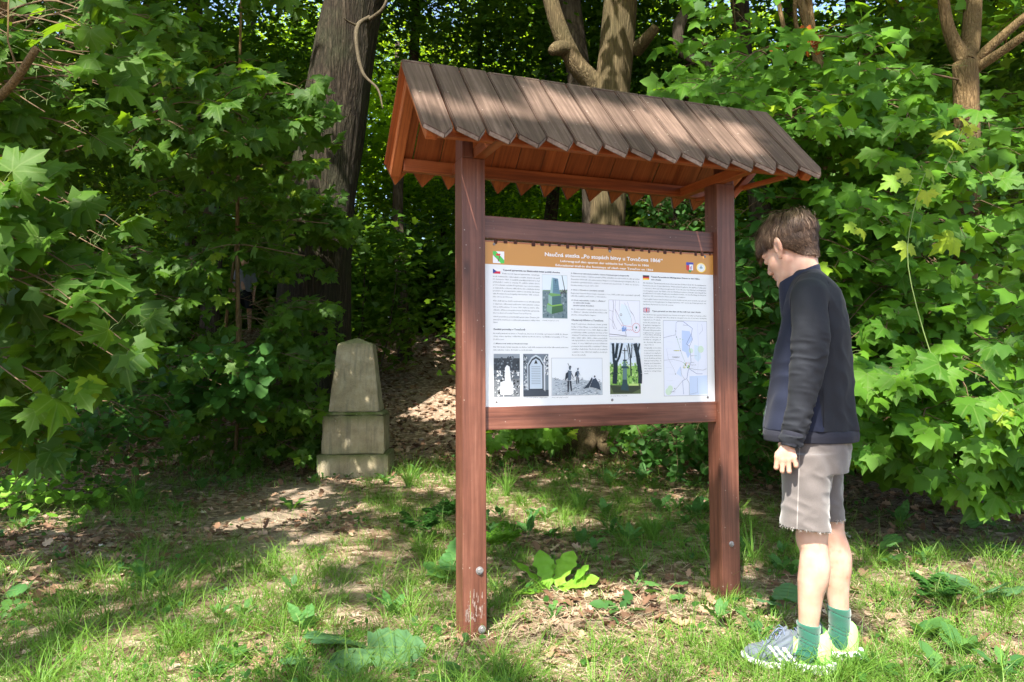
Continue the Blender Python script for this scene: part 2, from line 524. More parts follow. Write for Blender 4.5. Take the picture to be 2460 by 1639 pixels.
# roof
rx0, rx1, RZ, EF, EZ = -0.2419, 1.5982, 2.3429, 0.3942, 1.9281
nb = 15; bw = (rx1 - rx0) / nb
slope = math.atan2(RZ - EZ, EF)
TH = 0.022
SL = math.hypot(EF, RZ - EZ)
def shingle_me(front, seed):
    r_ = np.random.default_rng(seed)
    L = SL; wd = bw - 0.0075 - r_.random() * 0.002
    tip = 0.5 + (0.12 if front else 0.0) + r_.normal() * 0.03
    c = (0.062 if front else 0.088) + r_.normal() * 0.004
    # outline in (x = down the slope, y = along the ridge)
    out = [(0, 0), (L - c, 0), (L, wd * (tip if front else 0.5)), (L - c + r_.normal() * 0.004, wd), (0, wd)]
    bm = bmesh.new()
    lo = [bm.verts.new((x, y, -TH)) for x, y in out]; hi = [bm.verts.new((x, y, 0)) for x, y in out]
    bm.faces.new(lo[::-1]); bm.faces.new(hi)
    for k in range(5):
        k2 = (k + 1) % 5
        bm.faces.new((lo[k], lo[k2], hi[k2], hi[k]))
    bm.normal_update()
    ends = [f for f in bm.faces if f.normal.x > 0.3]
    for f in ends: f.material_index = 2
    for f in bm.faces:
        if f.normal.z < -0.5: f.material_index = 1
    bmesh.ops.bevel(bm, geom=[e for e in bm.edges], offset=0.0035, segments=2, affect='EDGES')
    g = bmesh.ops.create_cube(bm, size=1.0)          # shiplap lip under the neighbour
    for v in g['verts']: v.co = Vector((0.01 + (v.co.x + 0.5) * (L - c - 0.02), wd - 0.004 + (v.co.y + 0.5) * 0.011, -TH + 0.001 + (v.co.z + 0.5) * 0.006))
    for f in bm.faces:
        if all(v in g['verts'] for v in f.verts): f.material_index = 1
    me = bpy.data.meshes.new('roof_board'); bm.to_mesh(me); bm.free()
    for mm in (M['shingle'], M['under'], M['oldend']): me.materials.append(mm)
    return me
vF = [shingle_me(True, k) for k in range(5)]
vB = [shingle_me(False, 20 + k) for k in range(3)]
r5 = np.random.default_rng(5)
for k in range(nb):
    x0 = rx0 + k * bw + 0.002
    # front slope: local x runs down towards the camera side
    d = Vector((0, -math.cos(slope), -math.sin(slope))); yy = Vector((1, 0, 0)); nn = d.cross(yy)
    Mx = Matrix((d, yy, nn)).transposed().to_4x4()
    Mx.translation = Vector((x0, yc, RZ)) + nn * float(r5.normal() * 0.0015)
    Mx = Mx @ Matrix.Rotation(float(r5.normal() * 0.004), 4, 'Z') @ Matrix.Rotation(float(r5.normal() * 0.006), 4, 'X')
    o = obj('roof_board', vF[k % 5], board, M=Mx)
    d = Vector((0, math.cos(slope), -math.sin(slope))); yy = Vector((-1, 0, 0)); nn = d.cross(yy)
    Mx = Matrix((d, yy, nn)).transposed().to_4x4()
    Mx.translation = Vector((x0 + bw - 0.004, yc, RZ)) - nn * 0.0005
    Mx = Mx @ Matrix.Rotation(float(r5.normal() * 0.004), 4, 'Z')
    obj('roof_board', vB[k % 3], board, M=Mx)
# rafters, purlins
nF = Vector((0, -math.sin(slope), math.cos(slope))); nB = Vector((0, math.sin(slope), math.cos(slope)))
def slope_pt(front, s, off):
    y = yc + (-1 if front else 1) * math.cos(slope) * s
    z = RZ - math.sin(slope) * s
    n_ = nF if front else nB
    return Vector((0, y, z)) - n_ * off
for x in (rx0 + 0.045, rx1 - 0.045):
    for fr in (True, False):
        a = slope_pt(fr, 0.035, TH + 0.026); b = slope_pt(fr, SL - 0.075, TH + 0.026)
        a.x = b.x = x
        beam('rafter', a, b, 0.045, 0.05, M['under'], board, up=(nF if fr else nB))
for fr in (True, False):
    c = slope_pt(fr, SL - 0.098, TH + 0.006)
    yy_ = yc + (-0.268 if fr else 0.268)
    beam('purlin', (rx0 + 0.072, yy_, 1.981), (rx1 - 0.072, yy_, 1.981), 0.036, 0.056, M['under'], board)
a = slope_pt(True, 0.09, TH + 0.02)
beam('ridge_beam', (rx0 + 0.072, yc, a.z - 0.035), (rx1 - 0.072, yc, a.z - 0.035), 0.05, 0.06, M['under'], board)
beam('brace', (XR + PW + 0.002, yc - 0.02, 1.90), (XR + PW + 0.13, yc - 0.02, 2.03), 0.035, 0.03, M['under'], board)
beam('brace', (XR + PW + 0.002, yc + 0.25, 1.94), (XR + PW + 0.13, yc - 0.25, 1.955), 0.03, 0.02, M['under'], board)

# ---- printed panel
panel = obj('panel', box_me('panel', 1.247 - 0.1015, 0.006, 1.622 - 0.9295, 0.001, M['panel']), board,
            M=Matrix.Translation(((0.1015 + 1.2505) / 2, REC + 0.003, (1.622 + 0.9295) / 2)))
PINV = panel.matrix_basis.inverted()
m, nt, bs = new_mat('printing_ink')
at = N(nt, "ShaderNodeAttribute", attribute_name="ink")
nt.links.new(at.outputs["Color"], bs.inputs["Base Color"])
bs.inputs["Roughness"].default_value = 0.35
M['ink'] = m

def srgb(r, g, b):
    f = lambda v: (v / 255 / 12.92) if v / 255 <= 0.04045 else ((v / 255 + 0.055) / 1.055) ** 2.4
    return (f(r), f(g), f(b))

class Print:
    """flat coloured polygons in a rectangle of the panel; u,v run 0..1 from its lower left corner"""
    def __init__(s, name, x0, z1, x1, z0, base=0.0006):
        s.name, s.x0, s.z0, s.w, s.h = name, x0, z0, x1 - x0, z1 - z0
        s.V = []; s.F = []; s.C = []; s.d = base
    def poly(s, pts, col):
        n = len(s.V)
        for u, v in pts: s.V.append((s.x0 + u * s.w, REC - s.d, s.z0 + v * s.h))
        s.F.append(tuple(range(n, n + len(pts)))); s.C.append(col)
        s.d += 0.000008
    def rect(s, u0, v0, u1, v1, col): s.poly([(u0, v0), (u1, v0), (u1, v1), (u0, v1)], col)
    def line(s, pts, wd, col):
        for (a, b), (c, d) in zip(pts[:-1], pts[1:]):
            dx, dz = (c - a) * s.w, (d - b) * s.h; L = math.hypot(dx, dz) or 1
            ox, oz = -dz / L * wd / 2 / s.w, dx / L * wd / 2 / s.h
            s.poly([(a - ox, b - oz), (c - ox, d - oz), (c + ox, d + oz), (a + ox, b + oz)], col)
    def ell(s, u, v, ru, rv, col, n=18):
        s.poly([(u + ru * math.cos(t), v + rv * math.sin(t)) for t in np.linspace(0, 2 * math.pi, n, endpoint=False)], col)
    def spray(s, n, u0, v0, u1, v1, sz, cols, seed=0):
        r_ = np.random.default_rng(seed)
        for k in range(n):
            u = u0 + r_.random() * (u1 - u0); v = v0 + r_.random() * (v1 - v0)
            a = r_.random() * 6.28; q = sz * (0.4 + r_.random())
            asp = s.w / s.h
            pts = [(min(max(u + q * math.cos(a + t) / asp ** .5 * (1 if i % 2 else .5), 0.001), .999), min(max(v + q * math.sin(a + t) * asp ** .5, 0.001), .999)) for i, t in enumerate((0, 1.6, 3.1, 4.7))]
            s.poly(pts, cols[int(r_.integers(len(cols)))])
    def done(s):
        me = bpy.data.meshes.new(s.name)
        me.from_pydata(s.V, [], s.F)
        ca = me.color_attributes.new("ink", 'FLOAT_COLOR', 'CORNER')
        k = 0
        data = []
        for f, c in zip(s.F, s.C):
            data += [(*c, 1.0)] * len(f)
        ca.data.foreach_set("color", np.asarray(data, dtype=np.float32).ravel())
        me.materials.append(M['ink'])
        return obj(s.name, me, panel, M=PINV)

WHITE = srgb(238, 240, 244)
hd = Print('header_band', 0.1025, 1.6215, 1.2495, 1.5228, 0.0004)
hd.rect(0, 0, 1, 1, srgb(198, 140, 66)); hd.rect(0, 0.93, 1, 1, srgb(160, 92, 45)); hd.done()
g1, g2, g3 = srgb(60, 70, 75), srgb(150, 160, 168), srgb(25, 30, 34)
p = Print('trail_logo', 0.1453, 1.5779, 0.196, 1.5279)
p.rect(0, 0, 1, 1, WHITE)
p.poly([(0, 1), (0, .72), (.7, 0), (1, 0), (1, .28), (.28, 1)], srgb(80, 200, 80))
p.line([(0, .70), (.55, .17)], 0.0012, srgb(220, 50, 50))
p.poly([(.3, .82), (.68, .80), (.60, .60), (.28, .66)], srgb(215, 45, 45)); p.line([(.62, .62), (.45, .15)], 0.0035, srgb(120, 60, 50)); p.done()
p = Print('czech_flag', 0.145, 1.5044, 0.1783, 1.4838)
p.rect(0, .5, 1, 1, WHITE); p.rect(0, 0, 1, .5, srgb(205, 20, 60)); p.poly([(0, 0), (.5, .5), (0, 1)], srgb(25, 50, 140)); p.done()
p = Print('german_flag', 0.8664, 1.5063, 0.8996, 1.486)
p.rect(0, .66, 1, 1, srgb(20, 18, 20)); p.rect(0, .33, 1, .66, srgb(200, 25, 35)); p.rect(0, 0, 1, .33, srgb(245, 200, 30)); p.done()
p = Print('british_flag', 0.8664, 1.3598, 0.9003, 1.3381)
p.rect(0, 0, 1, 1, srgb(30, 35, 120))
p.line([(0, 0), (1, 1)], 0.004, WHITE); p.line([(0, 1), (1, 0)], 0.004, WHITE)
p.line([(0, 0), (1, 1)], 0.0014, srgb(200, 20, 60)); p.line([(0, 1), (1, 0)], 0.0014, srgb(200, 20, 60))
p.rect(.38, 0, .62, 1, WHITE); p.rect(0, .34, 1, .66, WHITE); p.rect(.43, 0, .57, 1, srgb(200, 20, 60)); p.rect(0, .42, 1, .58, srgb(200, 20, 60)); p.done()
p = Print('town_crest', 1.0991, 1.5764, 1.1384, 1.5279)
p.poly([(0, 1), (0, .3), (.5, 0), (1, .3), (1, 1)], srgb(200, 40, 50)); p.poly([(0, 1), (0, .72), (1, .72), (1, 1)], srgb(60, 70, 170))
p.poly([(.2, .25), (.5, .0), (.85, .25)], srgb(40, 150, 70)); p.rect(.45, .25, .95, .8, WHITE); p.rect(.55, .3, .65, .6, srgb(190, 40, 50)); p.rect(.72, .3, .8, .7, srgb(70, 80, 170)); p.done()
p = Print('round_emblem', 1.1544, 1.5773, 1.2083, 1.5309)
p.ell(.5, .5, .5, .5, srgb(245, 205, 50), 32); p.ell(.5, .5, .42, .42, WHITE, 32); p.ell(.5, .5, .36, .36, srgb(245, 205, 50), 32); p.ell(.5, .5, .33, .33, srgb(225, 235, 240), 32)
p.rect(.36, .42, .64, .56, srgb(120, 150, 160)); p.poly([(.4, .62), (.6, .62), (.5, .74)], srgb(70, 120, 110)); p.done()

# photograph of the stone pyramid
p = Print('monument_print', 0.3688, 1.4904, 0.4886, 1.301)
p.rect(0, 0, 1, 1, srgb(205, 212, 215)); p.rect(.015, .01, .985, .985, srgb(222, 232, 240)); p.rect(.015, .01, .985, .62, srgb(105, 125, 132))
p.spray(130, .03, .02, .97, .58, .03, [srgb(70, 95, 105), srgb(120, 140, 148), srgb(150, 165, 170), srgb(55, 80, 88)], 1)
p.poly([(.02, .62), (.98, .60), (.98, .66), (.02, .64)], srgb(120, 150, 120)); p.spray(40, .7, .56, .98, .66, .02, [srgb(50, 50, 55), srgb(90, 80, 80)], 2)
p.line([(.78, .99), (.86, .75), (.93, .55)], 0.003, srgb(70, 80, 85))
p.poly([(.30, .56), (.38, .93), (.62, .91), (.70, .54)], srgb(95, 130, 150)); p.poly([(.30, .56), (.38, .93), (.43, .92), (.40, .54)], srgb(150, 185, 185))
p.poly([(.24, .54), (.38, .50), (.74, .53), (.70, .56), (.30, .58)], srgb(110, 160, 90))
p.poly([(.24, .54), (.24, .33), (.38, .28), (.38, .50)], srgb(140, 175, 165)); p.poly([(.38, .50), (.38, .28), (.74, .31), (.74, .53)], srgb(70, 105, 110))
p.poly([(.18, .32), (.38, .27), (.80, .31), (.74, .34), (.38, .30), (.24, .35)], srgb(125, 175, 70))
p.poly([(.18, .32), (.16, .17), (.36, .10), (.38, .27)], srgb(125, 165, 140)); p.poly([(.38, .27), (.36, .10), (.82, .17), (.80, .31)], srgb(60, 100, 60))
for v in (.75, .71, .67, .63): p.line([(.46, v), (.62, v - .005)], 0.0009, srgb(50, 80, 100))
for v in (.47, .43, .39, .35): p.line([(.43, v - .02), (.70, v)], 0.0008, srgb(45, 75, 85))
p.line([(.53, .80), (.53, .90)], 0.002, srgb(40, 60, 80)); p.line([(.48, .865), (.58, .862)], 0.002, srgb(40, 60, 80)); p.done()
# two old photographs
p = Print('old_photograph', 0.1469, 1.1487, 0.2639, 0.9693)
p.rect(0, 0, 1, 1, srgb(95, 105, 115)); p.rect(0, .9, 1, 1, srgb(140, 150, 160)); p.rect(0, .62, 1, .9, srgb(45, 55, 66)); p.rect(0, 0, 1, .42, srgb(120, 125, 130))
p.spray(60, 0.02, .6, .98, .95, .03, [srgb(30, 40, 50), srgb(80, 92, 105), srgb(120, 132, 142)], 3)
p.spray(190, .02, .02, .98, .6, .028, [srgb(40, 45, 50), srgb(225, 228, 230), srgb(150, 155, 160), srgb(20, 24, 28), srgb(240, 242, 244)], 4)
p.poly([(.42, .3), (.42, .68), (.5, .74), (.6, .70), (.66, .3)], srgb(238, 240, 243)); p.poly([(.25, .06), (.25, .34), (.45, .38), (.72, .34), (.74, .08), (.6, .05)], srgb(232, 235, 238))
p.line([(.34, .2), (.42, .09)], 0.0022, g3); p.line([(.5, .18), (.44, .08)], 0.002, g3); p.done()
p = Print('old_photograph', 0.2789, 1.1491, 0.3958, 0.969)
p.rect(0, 0, 1, 1, srgb(110, 122, 135)); p.spray(90, .02, .02, .2, .98, .025, [srgb(200, 205, 210), srgb(40, 48, 56)], 5); p.spray(60, .82, .5, .98, .98, .025, [srgb(215, 220, 224), srgb(50, 58, 66)], 6)
p.poly([(.16, .12), (.16, .75), (.32, .92), (.5, .98), (.68, .92), (.84, .75), (.84, .12)], srgb(190, 200, 210))
p.poly([(.2, .14), (.2, .74), (.34, .88), (.5, .94), (.66, .88), (.8, .74), (.8, .14)], srgb(45, 55, 68)); p.poly([(.25, .18), (.25, .72), (.36, .84), (.5, .89), (.64, .84), (.75, .72), (.75, .18)], srgb(190, 204, 218))
p.rect(0, 0, 1, .15, srgb(60, 70, 82)); p.poly([(.43, .77), (.57, .77), (.5, .87)], g3)
for k in range(11): p.line([(.32, .70 - k * .04), (.68, .70 - k * .04)], 0.0016, srgb(110, 124, 140))
p.line([(.85, .12), (.85, .9)], 0.002, WHITE); p.done()
# engraving with plain sketched figures
p = Print('engraving', 0.4102, 1.1319, 0.6553, 0.9703)
p.rect(0, 0, 1, 1, srgb(90, 95, 105)); p.rect(.004, .006, .996, .994, srgb(226, 231, 238)); p.poly([(.01, .01), (.99, .01), (.99, .34), (.6, .42), (.3, .38), (.01, .48)], srgb(178, 188, 198))
r_ = np.random.default_rng(9)
for k in range(330):
    u = r_.random() * .95 + .02; v = r_.random() ** 1.3 * .44 + .02
    p.line([(u, v), (min(u + .015 + r_.random() * .03, .99), v + (r_.random() - .35) * .05)], 0.0007 + r_.random() * .0009, [srgb(50, 62, 78), srgb(95, 108, 124), srgb(235, 238, 242), srgb(130, 142, 156)][int(r_.integers(4))])
def fig(u, v, s, lean=0):
    dk, md = srgb(38, 48, 62), srgb(90, 104, 122)
    p.poly([(u - .035 * s, v + .30 * s), (u + .03 * s, v + .32 * s), (u + .045 * s + lean, v + .56 * s), (u - .03 * s + lean, v + .58 * s)], md)
    p.poly([(u - .04 * s, v + .3 * s), (u - .005 * s, v + .3 * s), (u - .015 * s, v), (u - .04 * s, v)], dk); p.poly([(u, v + .3 * s), (u + .035 * s, v + .3 * s), (u + .05 * s, v + .03 * s), (u + .025 * s, v + .03 * s)], dk)
    p.ell(u + .01 * s + lean, v + .63 * s, .02 * s, .042 * s, md, 10); p.poly([(u - .02 * s + lean, v + .66 * s), (u + .045 * s + lean, v + .66 * s), (u + .02 * s + lean, v + .71 * s)], dk)
    p.poly([(u - .09 * s, v + .3 * s), (u - .02 * s, v + .4 * s), (u - .02 * s, v + .55 * s), (u - .07 * s, v + .5 * s)], dk)
    p.line([(u + .04 * s, v + .5 * s), (u + .08 * s, v + .38 * s)], 0.003 * s, dk)
fig(.34, .09, 1.0); fig(.5, .30, .62); p.line([(.36, .72), (.31, .86)], 0.0022, srgb(40, 50, 60))
p.poly([(.62, .18), (.72, .34), (.78, .48), (.8, .44), (.72, .2)], srgb(55, 66, 80)); p.poly([(.74, .22), (.8, .42), (.86, .46), (.93, .3), (.96, .12), (.88, .18)], srgb(60, 72, 88)); p.ell(.84, .5, .015, .03, srgb(45, 55, 68), 10); p.done()
# sketch map
p = Print('sketch_map', 0.6906, 1.39, 0.8491, 1.2264)
p.rect(0, 0, 1, 1, srgb(120, 122, 130)); p.rect(.006, .006, .994, .994, srgb(232, 233, 243)); p.poly([(.3, .5), (.5, .3), (.7, .35), (.72, .6), (.6, .85), (.4, .9)], srgb(222, 232, 240))
gl = srgb(120, 120, 130)
for L in ([(.15, .99), (.14, .6), (.1, .3), (.2, .2)], [(.22, .99), (.2, .75), (.25, .5), (.4, .3), (.45, .2)], [(.35, .99), (.33, .7)], [(.5, .93), (.62, .7), (.72, .5), (.74, .3)], [(.01, .5), (.12, .42), (.25, .2)], [(.01, .72), (.15, .68)]): p.line(L, .0009, gl)
for q in np.linspace(0, 1, 26):
    p.ell(.13 + .03 * math.sin(q * 9), .97 - q * .75, .008, .008, srgb(90, 60, 90), 6); p.ell(.6 + q * .25, .95 - q * .55 - .05 * math.sin(q * 6), .007, .008, srgb(60, 60, 80), 6); p.ell(.2 + q * .25, .75 - q * .42, .007, .008, srgb(110, 70, 90), 6)
p.line([(.38, .32), (.75, .27)], .0011, srgb(200, 80, 90)); p.line([(.01, .07), (.3, .05), (.55, .02)], .002, srgb(50, 50, 60)); p.line([(.3, .17), (.5, .2), (.55, .02)], .0013, srgb(80, 70, 80))
p.spray(40, .42, .16, .56, .28, .02, [srgb(110, 150, 210), srgb(150, 180, 225)], 8)
for q in np.linspace(0, 1, 14): p.ell(.5 + q * .25, .19 + .015 * math.sin(q * 20), .008, .008, srgb(190, 70, 80), 6)
p.line([(.87 + .12 * math.cos(t), .25 + .13 * math.sin(t)) for t in np.linspace(0, 2 * math.pi, 33)], .0015, srgb(200, 60, 70)); p.ell(.87, .26, .025, .035, srgb(30, 110, 100), 8); p.ell(.84, .18, .012, .012, g3, 8)
p.ell(.38, .6, .035, .035, srgb(60, 60, 70), 8); p.ell(.38, .6, .025, .025, srgb(232, 233, 243), 8); p.done()
# photograph of the cross
p = Print('cross_print', 0.6929, 1.1999, 0.8491, 0.9723)
p.rect(0, 0, 1, 1, srgb(215, 228, 240)); p.rect(0, .16, 1, .55, srgb(140, 185, 95)); p.rect(0, 0, 1, .18, srgb(95, 110, 75))
p.spray(220, .0, .18, 1, .62, .03, [srgb(110, 165, 70), srgb(160, 205, 110), srgb(80, 130, 60), srgb(195, 220, 150), srgb(60, 95, 55)], 10)
tk = srgb(35, 48, 58)
for L, w_ in (([(.1, .99), (.12, .7), (.15, .5)], .012), ([(.25, .99), (.18, .7)], .013), ([(.4, .99), (.3, .72), (.2, .6)], .01), ([(.18, .66), (.17, .4), (.14, .2)], .022), ([(.82, .99), (.92, .7), (.98, .4), (.97, .2)], .02), ([(.97, .99), (.9, .8)], .008), ([(.6, .99), (.66, .75), (.68, .35)], .006), ([(.72, .99), (.7, .7)], .004), ([(.55, .95), (.62, .7)], .003)): p.line(L, w_, tk)
r_ = np.random.default_rng(12)
for k in range(40):
    u = r_.random(); v = .62 + r_.random() * .36; a = r_.random() * 3; p.line([(u, v), (min(max(u + .1 * math.cos(a), 0), 1), min(v + .08 * math.sin(a), 1))], .0009, srgb(80, 95, 110))
p.poly([(0, .17), (.5, .14), (.95, .2), (.99, .1), (.7, .02), (.1, .03)], srgb(60, 70, 55)); p.rect(.6, .16, .92, .20, srgb(190, 215, 130))
pc, pd_ = srgb(95, 125, 130), srgb(50, 75, 82)
p.poly([(.33, .08), (.6, .06), (.58, .16), (.36, .16)], pd_); p.poly([(.37, .16), (.57, .16), (.54, .28), (.40, .28)], pd_); p.poly([(.40, .28), (.54, .28), (.54, .5), (.41, .5)], pc); p.poly([(.35, .5), (.59, .5), (.57, .54), (.38, .54)], pd_)
p.poly([(.41, .54), (.53, .54), (.5, .64), (.44, .64)], pc); p.rect(.42, .64, .54, .67, pd_); p.line([(.475, .66), (.475, .9)], .0035, g3); p.line([(.40, .85), (.56, .85)], .003, g3); p.done()
# area map
p = Print('area_map', 0.9704, 1.3044, 1.2085, 0.9588)
p.rect(0, 0, 1, 1, srgb(130, 132, 140)); p.rect(.005, .004, .995, .996, srgb(226, 230, 244)); lk = srgb(186, 204, 238)
p.poly([(.42, .87), (.60, .86), (.66, .75), (.56, .68), (.6, .55), (.55, .5), (.5, .58), (.42, .6)], lk); p.poly([(.58, .26), (.99, .27), (.99, .02), (.58, .01)], srgb(196, 212, 240)); p.poly([(.7, .68), (.82, .66), (.85, .5), (.78, .45), (.7, .5)], srgb(208, 224, 240))
p.poly([(.28, .3), (.38, .4), (.4, .25)], srgb(205, 218, 242))
gr_ = srgb(150, 170, 150)
for c_ in ((.85, .62, .07), (.62, .6, .05), (.1, .06, .07), (.14, .1, .06)): p.ell(c_[0], c_[1], c_[2], c_[2] * .7, srgb(205, 226, 205), 9)
bk, bl = srgb(90, 95, 110), srgb(60, 80, 150)
for L, w_, c_ in (([(.0, .77), (.28, .81), (.29, .97), (.33, .99), (.45, .99), (.66, .9)], .0012, bk), ([(.45, .99), (.66, .9), (.64, .83), (.52, .69), (.59, .66), (.66, .75), (.63, .83)], .0016, bl), ([(.58, .67), (.61, .56), (.62, .45), (.59, .4), (.55, .33), (.52, .23)], .0018, bl), ([(.29, .8), (.33, .72), (.4, .57), (.48, .45), (.53, .38)], .001, srgb(90, 140, 90)), ([(.0, .47), (.2, .485), (.38, .46), (.5, .42)], .0008, bk), ([(.55, .37), (.7, .35), (.9, .34), (.98, .36)], .0011, bk), ([(.57, .36), (.75, .29), (.88, .29)], .0014, bl), ([(.52, .23), (.42, .2), (.44, .02)], .0014, bl), ([(.52, .22), (.57, .17), (.57, .01)], .0014, bk), ([(.42, .2), (.25, .08), (.14, .04)], .0009, bk), ([(.76, .24), (.76, .04), (.58, .02)], .0007, bk), ([(.07, .62), (.1, .5), (.22, .36), (.26, .3)], .0006, bk), ([(.78, .97), (.8, .6), (.77, .3)], .0006, srgb(170, 175, 195)), ([(.88, .96), (.9, .88), (.82, .82)], .0007, bk), ([(.38, .38), (.4, .28), (.47, .22)], .001, bk)): p.line(L, w_, c_)
p.spray(26, .44, .36, .58, .46, .012, [srgb(225, 205, 110), srgb(130, 190, 120), srgb(210, 130, 90), srgb(90, 140, 100)], 14); p.spray(8, .3, .7, .44, .76, .008, [srgb(100, 170, 80), srgb(150, 200, 100)], 15); p.rect(.24, .595, .36, .606, srgb(225, 225, 120))
for u, v in ((.28, .86), (.29, .78), (.26, .29), (.24, .10), (.38, .6)): p.ell(u, v, .009, .006, g3, 8)
for k in range(9): p.line([(.04 + .03 * (k % 3), .12 + k * .085), (.18 + .03 * (k % 3), .12 + k * .085)], .0004, srgb(180, 184, 205)); p.line([(.62, .5 - k * .02), (.72, .5 - k * .02)], .0003, srgb(180, 184, 205))
p.done()
# screws
for x, z in ((0.1508, 1.6067), (0.6982, 1.6062), (1.2034, 1.6076), (0.158, 0.95), (0.703, 0.9471), (1.2074, 0.9501)):
    bm = bmesh.new(); bmesh.ops.create_uvsphere(bm, u_segments=14, v_segments=8, radius=0.0062)
    for v in bm.verts: v.co.z *= 0.45
    me = bpy.data.meshes.new('screw'); bm.to_mesh(me); bm.free(); me.materials.append(M['steel'])
    obj('screw', me, panel, M=PINV @ Matrix.Translation((x, REC - 0.001, z)) @ Matrix.Rotation(math.pi / 2, 4, 'X'))
# row of small dark tabs under the top rail
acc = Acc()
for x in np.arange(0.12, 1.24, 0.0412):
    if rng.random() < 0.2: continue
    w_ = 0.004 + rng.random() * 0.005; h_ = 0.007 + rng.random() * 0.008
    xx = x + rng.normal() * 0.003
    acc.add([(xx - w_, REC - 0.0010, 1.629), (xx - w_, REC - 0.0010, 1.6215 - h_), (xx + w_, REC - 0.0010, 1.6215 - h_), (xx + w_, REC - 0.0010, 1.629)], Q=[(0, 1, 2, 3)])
obj('edge_tabs', acc.mesh('edge_tabs', plain('dark_tab', (0.06, 0.02, 0.012), 0.7), False), panel, M=PINV)["kind"] = "stuff"

